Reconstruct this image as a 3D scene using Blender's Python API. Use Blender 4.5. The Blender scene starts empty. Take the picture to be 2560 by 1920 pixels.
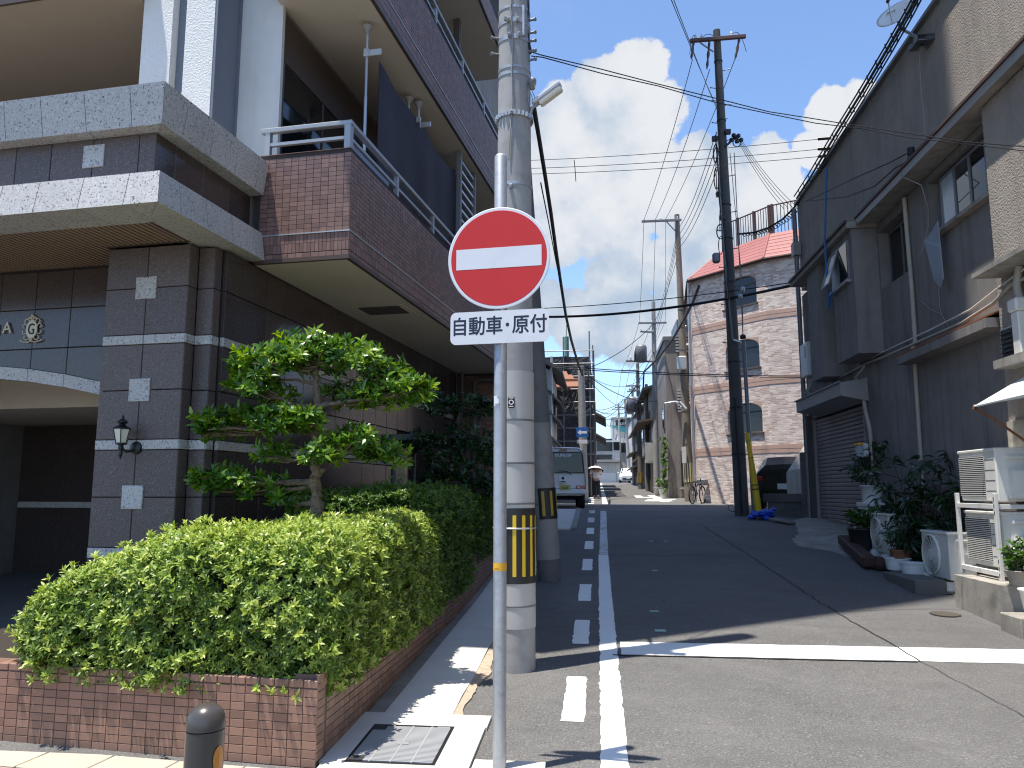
import bpy, math, random
import numpy as np
from mathutils import Matrix, Vector, Euler
random.seed(7); np.random.seed(7)
R = math.radians
scene = bpy.context.scene
COL = scene.collection

# ------------------------------------------------------------------ camera
YAW, PIT, FPX = R(6.3), R(7.9), 1930.0          # heading left of the street axis, tilt up, focal length in photo pixels
EYE = Vector((0, 0, 1.68))
cam_d = bpy.data.cameras.new('camera'); cam = bpy.data.objects.new('camera', cam_d); COL.objects.link(cam)
cam.location = EYE; cam.rotation_euler = (R(90) + PIT, 0, YAW)
cam_d.sensor_width = 36; cam_d.lens = 36 * FPX / 2560; cam_d.clip_start = .05; cam_d.clip_end = 6000
scene.camera = cam

# ------------------------------------------------------------------ sun, sky, exposure
SUN_EL, SH_AZ = R(76.5), R(32)                   # shadows run toward (cos, sin) of SH_AZ
sun_d = bpy.data.lights.new('sun', 'SUN'); sun = bpy.data.objects.new('sun', sun_d); COL.objects.link(sun)
sun_d.energy = 3.8; sun_d.angle = R(.53); sun_d.color = (1, .94, .85)
dirv = Vector((math.cos(SH_AZ) * math.cos(SUN_EL), math.sin(SH_AZ) * math.cos(SUN_EL), -math.sin(SUN_EL)))
sun.rotation_euler = dirv.to_track_quat('-Z', 'Y').to_euler(); sun.location = (-10, -8, 60)
world = bpy.data.worlds.new('World'); scene.world = world; world.use_nodes = True
SKY_STRENGTH = .14
vs = scene.view_settings
vs.view_transform = 'Standard'; vs.look = 'None'; vs.gamma = 1; vs.use_curve_mapping = False; vs.exposure = 1.02
scene.display_settings.display_device = 'sRGB'
scene.render.engine = 'CYCLES'; scene.cycles.filter_width = 1.15

CF = Vector((-math.sin(YAW) * math.cos(PIT), math.cos(YAW) * math.cos(PIT), math.sin(PIT)))
CR = Vector((math.cos(YAW), math.sin(YAW), 0)); CU = CR.cross(CF)
PX = 2560 / 2212.
def ray(x, y): return CF + CR * ((x * PX - 1280) / FPX) + CU * ((960 - y * PX) / FPX)
def at(x, y, Y):
    r = ray(x, y); return EYE + r * (Y / r.y)
def atx(x, y, X):
    r = ray(x, y); return EYE + r * (X / r.x)
def atz(x, y, Z):
    r = ray(x, y); return EYE + r * ((Z - EYE.z) / r.z)
PROFILE = [(-60, -.2), (0, 0), (9, .45), (12.4, .70), (19.5, 1.2), (22, 1.175), (24.5, 1.14), (27, 1.15), (36, 1.37), (74, 2.43), (130, 3.4), (400, 6)]
def gz(y): return float(np.interp(y, [p[0] for p in PROFILE], [p[1] for p in PROFILE]))

def build_world():
    nt = world.node_tree; N = nt.nodes; L = nt.links; N.clear()
    out = N.new('ShaderNodeOutputWorld'); bg = N.new('ShaderNodeBackground'); L.new(bg.outputs[0], out.inputs[0])
    bg.inputs[1].default_value = SKY_STRENGTH
    sky = N.new('ShaderNodeTexSky'); sky.sky_type = 'NISHITA'; sky.sun_disc = False
    sky.sun_elevation = SUN_EL
    to_sun = -dirv; sky.sun_rotation = math.atan2(to_sun.x, to_sun.y)
    sky.air_density = .8; sky.dust_density = .1; sky.ozone_density = 3.2; sky.altitude = 20
    tc = N.new('ShaderNodeTexCoord')
    def noise(scale, detail, rough, vec=None):
        n = N.new('ShaderNodeTexNoise'); n.inputs['Scale'].default_value = scale; n.inputs['Detail'].default_value = detail
        n.inputs['Roughness'].default_value = rough; L.new(vec or tc.outputs['Generated'], n.inputs['Vector']); return n
    def math_(op, a, b=None, clamp=False):
        m = N.new('ShaderNodeMath'); m.operation = op; m.use_clamp = clamp
        for i, v in enumerate((a, b)):
            if v is None: continue
            if isinstance(v, (int, float)): m.inputs[i].default_value = v
            else: L.new(v, m.inputs[i])
        return m.outputs[0]
    def maprange(v, a, b, c, d, smooth=True):
        m = N.new('ShaderNodeMapRange'); m.interpolation_type = 'SMOOTHSTEP' if smooth else 'LINEAR'
        L.new(v, m.inputs[0])
        for i, x in enumerate((a, b, c, d)): m.inputs[i + 1].default_value = x
        return m.outputs[0]
    # cumulus towers: round puffs at real sky directions, edges broken up by noise
    puffs = [(1385, 150, 62), (1300, 200, 70), (1220, 260, 80), (1400, 260, 95), (1290, 350, 110), (1180, 400, 110), (1420, 370, 105), (1500, 330, 55),
             (1560, 390, 80), (1650, 350, 62), (1690, 400, 75), (1600, 440, 90), (1480, 450, 100), (1330, 470, 110), (1200, 500, 80),
             (1800, 250, 62), (1760, 330, 55), (1860, 230, 60), (1960, 230, 90), (1830, 330, 80), (2080, 260, 120),
             (1560, 560, 85), (1440, 575, 80), (1330, 610, 80), (1250, 690, 80), (1380, 700, 90), (1480, 680, 90), (1180, 660, 60),
             (1060, 330, 130), (900, 420, 160), (700, 520, 200)]
    acc = None
    for (x, y, r) in puffs:
        d = ray(x, y).normalized()
        vm = N.new('ShaderNodeVectorMath'); vm.operation = 'DISTANCE'; L.new(tc.outputs['Generated'], vm.inputs[0]); vm.inputs[1].default_value = d
        rad = r * PX / FPX / (1 + ((x * PX - 1280) / FPX) ** 2)
        v = math_('SUBTRACT', 1.0, math_('DIVIDE', vm.outputs['Value'], rad))
        acc = v if acc is None else math_('MAXIMUM', acc, v)
    n1 = noise(7, 9, .62); n2 = noise(26, 8, .6)
    edge = math_('ADD', math_('MULTIPLY', math_('SUBTRACT', n1.outputs[0], .5), 1.15), math_('MULTIPLY', math_('SUBTRACT', n2.outputs[0], .5), .95))
    dens = math_('ADD', acc, edge)
    tower = maprange(dens, -.03, .11, 0, 1)
    # thin high cloud and scattered cumulus over the rest of the sky
    n3 = noise(2.6, 10, .62); thin = maprange(n3.outputs[0], .58, .84, 0, .5)
    sep = N.new('ShaderNodeSeparateXYZ'); L.new(tc.outputs['Generated'], sep.inputs[0])
    low = maprange(sep.outputs[2], .0, .22, .45, 0)                      # bright veil of distant cloud toward the horizon
    mask = math_('MAXIMUM', math_('MAXIMUM', tower, thin), low, True)
    n4 = noise(5.5, 8, .55); n5 = noise(16, 6, .6)
    shade = math_('ADD', math_('MULTIPLY', n4.outputs[0], .75), math_('MULTIPLY', n5.outputs[0], .25))
    shade = maprange(math_('ADD', shade, math_('MULTIPLY', dens, .10)), .38, .60, 0, 1)
    cr = N.new('ShaderNodeMix'); cr.data_type = 'RGBA'; L.new(shade, cr.inputs[0])
    cr.inputs[6].default_value = (1.55, 1.98, 2.55, 1); cr.inputs[7].default_value = (2.9, 2.98, 3.12, 1)
    mx = N.new('ShaderNodeMix'); mx.data_type = 'RGBA'; L.new(mask, mx.inputs[0]); L.new(sky.outputs[0], mx.inputs[6]); L.new(cr.outputs[2], mx.inputs[7])
    L.new(mx.outputs[2], bg.inputs[0])
build_world()

# ------------------------------------------------------------------ materials
MATS = {}
def mat(name, col=(.5, .5, .5), rough=.6, metal=0., spec=.5, var=0., rnd=0., noise=None, bump=None, streak=0., coat=0., emit=None, trans=None):
    """col: base colour; var: amount of soft large-scale mottling; rnd: per-piece variation;
    noise: list of (scale, colour, lo, hi, amount) speckles; bump: list of (scale, strength, distance, detail)"""
    if name in MATS: return MATS[name]
    m = bpy.data.materials.new(name); m.use_nodes = True; MATS[name] = m
    nt = m.node_tree; N = nt.nodes; L = nt.links
    b = N['Principled BSDF']
    b.inputs['Roughness'].default_value = rough; b.inputs['Metallic'].default_value = metal
    b.inputs['Specular IOR Level'].default_value = spec
    if coat: b.inputs['Coat Weight'].default_value = coat; b.inputs['Coat Roughness'].default_value = .05
    tc = N.new('ShaderNodeTexCoord'); src = tc.outputs['Object']
    geo = N.new('ShaderNodeNewGeometry'); pos = geo.outputs['Position']
    def mix(fac, a, bb, mode='MIX'):
        x = N.new('ShaderNodeMix'); x.data_type = 'RGBA'; x.blend_type = mode
        if isinstance(fac, (int, float)): x.inputs[0].default_value = fac
        else: L.new(fac, x.inputs[0])
        for i, v in ((6, a), (7, bb)):
            if isinstance(v, tuple): x.inputs[i].default_value = (*v[:3], 1)
            else: L.new(v, x.inputs[i])
        return x.outputs[2]
    def tex(scale, detail=4, rough_=.55):
        n = N.new('ShaderNodeTexNoise'); n.inputs['Scale'].default_value = scale; n.inputs['Detail'].default_value = detail
        n.inputs['Roughness'].default_value = rough_; L.new(pos, n.inputs['Vector']); return n.outputs[0]
    def rng(v, lo, hi, a=0., z=1.):
        r_ = N.new('ShaderNodeMapRange'); L.new(v, r_.inputs[0])
        for i, x in enumerate((lo, hi, a, z)): r_.inputs[i + 1].default_value = x
        return r_.outputs[0]
    c = tuple(col)
    cur = c
    if var:
        f = rng(tex(1.1, 5), .3, .7, 1 - var, 1 + var); f2 = rng(tex(6.5, 4), .3, .7, 1 - var * .5, 1 + var * .5)
        mm = N.new('ShaderNodeMath'); mm.operation = 'MULTIPLY'; L.new(f, mm.inputs[0]); L.new(f2, mm.inputs[1])
        cmb = N.new('ShaderNodeCombineColor')
        for i in range(3): L.new(mm.outputs[0], cmb.inputs[i])
        cur = mix(1., cur, cmb.outputs[0], 'MULTIPLY')
    for (sc, cc, lo, hi, amt) in (noise or []):
        cur = mix(rng(tex(sc, 5, .6), lo, hi, 0, amt), cur, tuple(cc))
    if streak:                                                    # rain streaks and grime runs
        mp = N.new('ShaderNodeMapping'); mp.inputs['Scale'].default_value = (5.5, 5.5, .42); L.new(pos, mp.inputs[0])
        n_ = N.new('ShaderNodeTexNoise'); n_.inputs['Scale'].default_value = 1.; n_.inputs['Detail'].default_value = 7; n_.inputs['Roughness'].default_value = .62; L.new(mp.outputs[0], n_.inputs['Vector'])
        cur = mix(rng(n_.outputs[0], .50, .72, 0, streak), cur, tuple(v * .42 for v in c)); cur = mix(rng(n_.outputs[0], .46, .30, 0, streak * .5), cur, tuple(min(1, v * 1.3) for v in c))
    if rnd:
        oi = N.new('ShaderNodeObjectInfo'); at_ = N.new('ShaderNodeAttribute'); at_.attribute_name = 'rnd'
        ad = N.new('ShaderNodeMath'); ad.operation = 'ADD'; L.new(oi.outputs['Random'], ad.inputs[0]); L.new(at_.outputs['Fac'], ad.inputs[1])
        fr = N.new('ShaderNodeMath'); fr.operation = 'FRACT'; L.new(ad.outputs[0], fr.inputs[0])
        f = rng(fr.outputs[0], 0, 1, 1 - rnd, 1 + rnd)
        cmb = N.new('ShaderNodeCombineColor')
        for i in range(3): L.new(f, cmb.inputs[i])
        cur = mix(1., cur, cmb.outputs[0], 'MULTIPLY')
    if isinstance(cur, tuple): b.inputs['Base Color'].default_value = (*cur, 1)
    else: L.new(cur, b.inputs['Base Color'])
    nrm = None
    for (sc, st, dist, det) in (bump or []):
        bp = N.new('ShaderNodeBump'); bp.inputs['Strength'].default_value = st; bp.inputs['Distance'].default_value = dist
        L.new(tex(sc, det), bp.inputs['Height'])
        if nrm: L.new(nrm, bp.inputs['Normal'])
        nrm = bp.outputs[0]
    if nrm: L.new(nrm, b.inputs['Normal'])
    if trans:                                                    # thin leaf: some light passes through
        tr = N.new('ShaderNodeBsdfTranslucent'); tr.inputs[0].default_value = (*trans[1], 1)
        ms = N.new('ShaderNodeMixShader'); ms.inputs[0].default_value = trans[0]
        L.new(b.outputs[0], ms.inputs[1]); L.new(tr.outputs[0], ms.inputs[2]); L.new(ms.outputs[0], N['Material Output'].inputs[0])
    if emit: b.inputs['Emission Color'].default_value = (*emit[0], 1); b.inputs['Emission Strength'].default_value = emit[1]
    return m

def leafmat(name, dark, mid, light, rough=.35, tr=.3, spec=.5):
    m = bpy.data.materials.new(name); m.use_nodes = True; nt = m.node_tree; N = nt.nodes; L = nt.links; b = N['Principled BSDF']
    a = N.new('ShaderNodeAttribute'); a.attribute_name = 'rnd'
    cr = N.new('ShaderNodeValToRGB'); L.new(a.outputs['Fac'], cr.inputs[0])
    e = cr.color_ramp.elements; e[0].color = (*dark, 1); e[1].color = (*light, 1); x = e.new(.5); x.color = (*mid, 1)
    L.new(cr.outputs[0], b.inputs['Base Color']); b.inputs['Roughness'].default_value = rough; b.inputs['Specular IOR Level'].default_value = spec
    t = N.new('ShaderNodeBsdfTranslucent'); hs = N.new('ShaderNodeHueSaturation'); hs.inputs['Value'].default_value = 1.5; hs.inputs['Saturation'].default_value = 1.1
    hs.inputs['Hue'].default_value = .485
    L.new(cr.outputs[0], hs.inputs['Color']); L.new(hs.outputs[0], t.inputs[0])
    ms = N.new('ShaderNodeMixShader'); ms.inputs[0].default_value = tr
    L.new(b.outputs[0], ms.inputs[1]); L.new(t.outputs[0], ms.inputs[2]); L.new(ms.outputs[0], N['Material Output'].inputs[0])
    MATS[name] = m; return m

M = MATS
mat('asphalt', (.120, .117, .113), .88, var=.15, noise=[(70, (.27, .26, .245), .53, .70, .85), (95, (.028, .028, .03), .54, .68, .9), (.45, (.088, .086, .085), .5, .75, .6), (3.2, (.088, .085, .082), .56, .72, .5), (9, (.16, .155, .15), .62, .76, .35)],
    bump=[(190, .8, .004, 3)])
mat('asphalt_patch', (.135, .132, .128), .88, var=.08, noise=[(70, (.24, .235, .22), .55, .72, .7), (90, (.05, .05, .05), .56, .7, .8)], bump=[(190, .6, .004, 3)])
mat('road_paint', (.80, .80, .77), .7, var=.03, noise=[(60, (.45, .44, .42), .66, .78, .45)], bump=[(120, .3, .003, 3)])
mat('road_paint_worn', (.62, .63, .62), .75, var=.06, noise=[(9, (.14, .138, .135), .50, .66, .85), (70, (.2, .2, .2), .58, .7, .6)], bump=[(120, .4, .003, 3)])
mat('crack', (.035, .035, .035), .9)
mat('concrete_light', (.60, .575, .525), .85, var=.06, noise=[(3.2, (.48, .45, .40), .55, .75, .5), (150, (.4, .38, .34), .6, .75, .4)], bump=[(90, .25, .003, 3)])
mat('concrete_gutter', (.27, .255, .23), .9, var=.15, noise=[(9, (.16, .15, .13), .5, .7, .6)], bump=[(60, .3, .003, 3)])
mat('concrete_edge', (.40, .32, .24), .9, var=.12, noise=[(18, (.25, .19, .14), .5, .7, .6)], bump=[(70, .3, .004, 3)])
mat('concrete_old', (.31, .29, .255), .9, var=.22, streak=.5, noise=[(4, (.14, .13, .11), .52, .72, .7), (60, (.45, .43, .38), .6, .7, .4)], bump=[(30, .35, .006, 5)])
mat('paver_beige', (.47, .41, .32), .85, rnd=.08, var=.1, bump=[(80, .3, .003, 3)])
mat('paver_pink', (.42, .27, .21), .85, rnd=.08, var=.1, bump=[(80, .3, .003, 3)])
mat('soil', (.035, .026, .018), .95, bump=[(40, .8, .02, 4)])
mat('granite_brown', (.070, .054, .049), .16, spec=.55, rnd=.12, noise=[(75, (.15, .11, .098), .54, .66, .75), (95, (.018, .014, .014), .53, .65, .8), (2.5, (.055, .04, .036), .5, .7, .5)])
mat('granite_brown_matt', (.118, .092, .084), .42, spec=.4, rnd=.12, noise=[(70, (.24, .195, .18), .54, .66, .8), (95, (.035, .028, .027), .53, .65, .85), (2.5, (.11, .08, .072), .5, .7, .5)])
mat('granite_grey', (.47, .46, .44), .5, rnd=.06, var=.05, noise=[(48, (.66, .65, .62), .53, .66, .7), (62, (.045, .045, .05), .575, .64, .95), (38, (.2, .2, .2), .58, .68, .6)])
mat('joint_dark', (.022, .02, .019), .9)
mat('tile_brown', (.245, .142, .100), .5, rnd=.22, var=.07, noise=[(60, (.17, .095, .068), .55, .75, .4), (1.7, (.20, .108, .075), .5, .72, .5)], bump=[(120, .12, .002, 3)])
mat('tile_brown_shaded', (.225, .132, .108), .5, rnd=.22, var=.06, noise=[(60, (.16, .085, .07), .55, .75, .4)], bump=[(120, .12, .002, 3)])  # the brown tile again, its purplish shade put into the colour
mat('grout', (.115, .085, .072), .9, var=.1)
mat('grout_dark', (.05, .04, .037), .9)
mat('stucco_white', (.74, .735, .71), .85, var=.04, bump=[(55, 1.0, .012, 3), (140, .5, .004, 2)])
mat('plaster_white', (.66, .66, .64), .8, var=.06, streak=.12, bump=[(200, .15, .002, 2)])
mat('stucco_grey', (.355, .312, .27), .9, var=.11, streak=.28, noise=[(70, (.2, .175, .15), .56, .72, .45), (.9, (.26, .235, .21), .5, .75, .6)], bump=[(48, 1.0, .018, 3), (130, .5, .005, 2)])
mat('render_grey', (.225, .208, .197), .9, var=.14, streak=.6, noise=[(.8, (.15, .14, .135), .48, .7, .6), (30, (.26, .24, .22), .6, .75, .3)], bump=[(120, .3, .004, 3)])
mat('soffit_cream', (.60, .535, .43), .85, var=.04, bump=[(160, .2, .003, 2)])
mat('soffit_brown', (.30, .215, .15), .6, var=.05)
mat('soffit_tan', (.36, .30, .235), .85, var=.04)
mat('brown_metal', (.085, .058, .045), .5)
mat('panel_and_shade_blue', (.16, .18, .215), .5, var=.05)
mat('aluminium', (.52, .53, .54), .42, metal=.55, var=.04)
mat('rail_metal', (.36, .37, .38), .42, metal=.4, var=.04)
mat('steel_grey', (.20, .205, .215), .5, metal=.3)
mat('galvanised', (.40, .415, .43), .46, metal=.55, var=.12, noise=[(24, (.26, .27, .285), .5, .7, .6), (5, (.5, .51, .52), .5, .7, .4)], bump=[(60, .1, .002, 3)])
mat('pole_concrete', (.35, .345, .335), .85, var=.12, streak=.4, noise=[(9, (.24, .235, .225), .5, .72, .6), (90, (.4, .39, .37), .6, .75, .4)], bump=[(70, .25, .003, 3)])
mat('pole_dark', (.085, .080, .078), .8, var=.15, noise=[(12, (.05, .048, .047), .5, .7, .6)], bump=[(50, .3, .003, 3)])
mat('sheet_white', (.47, .46, .44), .5, var=.05, streak=.25, noise=[(12, (.5, .49, .46), .58, .75, .5)])
mat('sheet_grey', (.30, .285, .26), .65, var=.1, noise=[(5, (.19, .18, .165), .5, .7, .6)])
mat('guard_black', (.018, .018, .019), .45)
mat('guard_yellow', (.80, .53, .02), .45)
mat('guard_pale', (.74, .70, .40), .5)
mat('guard_ochre', (.42, .29, .045), .6, var=.1)
mat('sign_red', (.58, .040, .042), .5, spec=.2, var=.05, noise=[(3, (.62, .05, .04), .5, .7, .4)])
mat('sign_white', (.74, .75, .77), .45, var=.03, noise=[(5, (.66, .67, .69), .52, .7, .5)])
mat('ink_navy', (.012, .014, .04), .45)
mat('ink_black', (.012, .012, .013), .5)
mat('ink_white', (.8, .8, .8), .5)
mat('tape_yellow', (.78, .42, .03), .5)
mat('bollard_brown', (.065, .058, .053), .28, spec=.6, var=.05)
mat('reflector_orange', (.62, .25, .04), .4, bump=[(260, .6, .003, 1)])
mat('glass_dark', (.012, .014, .017), .05, spec=.5)
mat('glass_frost', (.42, .47, .50), .25, spec=.6)
mat('glass_milk', (.75, .72, .62), .35, spec=.5)
mat('black_iron', (.012, .012, .013), .4)
mat('brass_plate', (.56, .50, .38), .42, metal=.25)
mat('cable_black', (.012, .012, .014), .6)
mat('cable_grey', (.30, .29, .27), .7)
mat('rope_blue', (.02, .12, .36), .6)
mat('net_blue', (.01, .07, .50), .5, var=.2)
mat('pipe_beige', (.42, .38, .31), .6, var=.1)
mat('pipe_white', (.68, .66, .60), .5, var=.05)
mat('pipe_dark', (.10, .085, .08), .55)
mat('shutter_metal', (.255, .215, .21), .55, var=.08, streak=.4)
mat('hood_metal', (.30, .285, .275), .55, var=.06)
mat('ac_white', (.70, .685, .63), .45, var=.04, noise=[(7, (.56, .53, .45), .55, .75, .35)])
mat('ac_shadow', (.06, .06, .06), .7)
mat('frame_white', (.68, .67, .63), .5, var=.06, noise=[(9, (.45, .40, .33), .6, .75, .4)])
mat('plastic_white', (.70, .70, .68), .45)
mat('pot_dark', (.03, .03, .035), .5)
mat('pot_grey', (.32, .32, .31), .6)
mat('pot_terracotta', (.28, .12, .06), .8, var=.1)
mat('timber_red', (.055, .022, .016), .75, var=.25, noise=[(12, (.04, .018, .012), .5, .7, .6)])
mat('rust', (.28, .10, .035), .8, var=.3, noise=[(18, (.14, .05, .02), .5, .7, .6)])
mat('canvas_white', (.70, .74, .75), .7, var=.05)
mat('canvas_grey', (.24, .28, .33), .7, var=.08)
mat('block_grey', (.12, .118, .112), .9, rnd=.15, var=.12, bump=[(60, .4, .004, 3)])
mat('bark', (.21, .155, .11), .9, var=.3, streak=.7, noise=[(30, (.09, .065, .045), .48, .66, .8), (14, (.30, .25, .20), .6, .72, .6)], bump=[(30, 1.0, .03, 5), (90, .6, .006, 3)])
mat('bark_dark', (.07, .055, .045), .9, bump=[(38, .8, .012, 4)])
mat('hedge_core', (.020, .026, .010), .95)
mat('iron_drain', (.40, .41, .42), .5, metal=.25, var=.1)
mat('manhole_iron', (.085, .072, .058), .7, metal=.2, var=.1)
mat('tape_green', (.30, .52, .42), .6)
mat('screen_plum', (.035, .03, .04), .75, var=.25, noise=[(90, (.12, .11, .13), .62, .74, .5)], bump=[(60, .5, .006, 3)])
mat('car_white', (.78, .79, .80), .3, spec=.5, coat=.5)
mat('car_black', (.006, .006, .007), .22, spec=.5, coat=.6)
mat('rubber', (.014, .014, .014), .8)
mat('lamp_red', (.35, .01, .012), .25, coat=.5)
mat('plate_yellow', (.68, .56, .16), .5)
mat('plate_white', (.75, .75, .73), .5)
mat('shirt_pink', (.82, .73, .71), .85)
mat('trousers_dark', (.022, .02, .026), .85)
mat('skin', (.50, .32, .24), .6)
mat('hair_grey', (.05, .045, .042), .7)
mat('parasol_white', (.78, .78, .78), .8)
mat('parasol_black', (.012, .012, .016), .7)
mat('roof_red', (.34, .125, .11), .5, var=.06)
mat('roof_slate', (.055, .06, .075), .6, var=.1)
mat('roof_orange', (.30, .12, .065), .7, rnd=.15, var=.1)
mat('roof_brown', (.16, .13, .11), .75, rnd=.12, var=.15)
mat('house_white', (.58, .58, .56), .85, var=.08, streak=.35, noise=[(.7, (.5, .5, .48), .5, .7, .4)])
mat('house_beige', (.44, .40, .34), .85, var=.12, streak=.5, noise=[(.9, (.3, .27, .23), .5, .7, .5)])
mat('house_grey', (.25, .235, .225), .85, var=.14, streak=.6, noise=[(.9, (.17, .16, .15), .5, .7, .5)])
mat('house_dark', (.11, .105, .105), .85, var=.14)
mat('timber_grey', (.22, .19, .155), .85, var=.2)
mat('mesh_sheet', (.05, .054, .066), .75, var=.25, noise=[(1.4, (.075, .08, .095), .52, .7, .6)], bump=[(1.6, 1.0, .25, 4), (7, .6, .05, 3)])
mat('tarp_teal', (.03, .25, .27), .6)
mat('sign_blue', (.02, .13, .42), .5)
mat('hill_blue', (.065, .095, .11), 1., var=.2)
mat('porcelain', (.62, .61, .58), .3)
mat('brown_iron', (.09, .05, .045), .7)
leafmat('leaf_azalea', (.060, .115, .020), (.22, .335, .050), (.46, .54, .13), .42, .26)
leafmat('leaf_azalea_shaded', (.04, .10, .018), (.085, .17, .024), (.17, .27, .045), .45, .25)  # azalea leaf with the balcony shade put into its colours
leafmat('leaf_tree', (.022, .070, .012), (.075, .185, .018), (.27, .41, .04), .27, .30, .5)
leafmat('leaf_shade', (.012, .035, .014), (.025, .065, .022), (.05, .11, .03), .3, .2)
leafmat('leaf_pot', (.03, .08, .015), (.07, .16, .03), (.15, .25, .05), .3, .25)

def brick_material():
    m = bpy.data.materials.new('brick_pattern'); m.use_nodes = True; N = m.node_tree.nodes; L = m.node_tree.links; b = N['Principled BSDF']
    uv = N.new('ShaderNodeUVMap'); br = N.new('ShaderNodeTexBrick'); L.new(uv.outputs[0], br.inputs['Vector'])
    br.offset = .5; br.inputs['Scale'].default_value = 1; br.inputs['Brick Width'].default_value = .205; br.inputs['Row Height'].default_value = .062
    br.inputs['Mortar Size'].default_value = .007; br.inputs['Mortar Smooth'].default_value = .2; br.inputs['Bias'].default_value = -.05
    br.inputs['Color1'].default_value = (.86, .75, .67, 1); br.inputs['Color2'].default_value = (.46, .33, .28, 1); br.inputs['Mortar'].default_value = (.70, .61, .56, 1)
    n = N.new('ShaderNodeTexNoise'); n.inputs['Scale'].default_value = 1.2; n.inputs['Detail'].default_value = 5
    mx = N.new('ShaderNodeMix'); mx.data_type = 'RGBA'; mx.blend_type = 'MULTIPLY'; mx.inputs[0].default_value = .08
    L.new(br.outputs[0], mx.inputs[6]); L.new(n.outputs[0], mx.inputs[7]); L.new(mx.outputs[2], b.inputs['Base Color'])
    bp = N.new('ShaderNodeBump'); bp.inputs['Strength'].default_value = .5; bp.inputs['Distance'].default_value = .01; bp.invert = True
    L.new(br.outputs['Fac'], bp.inputs['Height']); L.new(bp.outputs[0], b.inputs['Normal']); b.inputs['Roughness'].default_value = .7
    MATS['brick_pattern'] = m
brick_material()
mat('brick_band', (.52, .35, .28), .7, var=.08)

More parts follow.
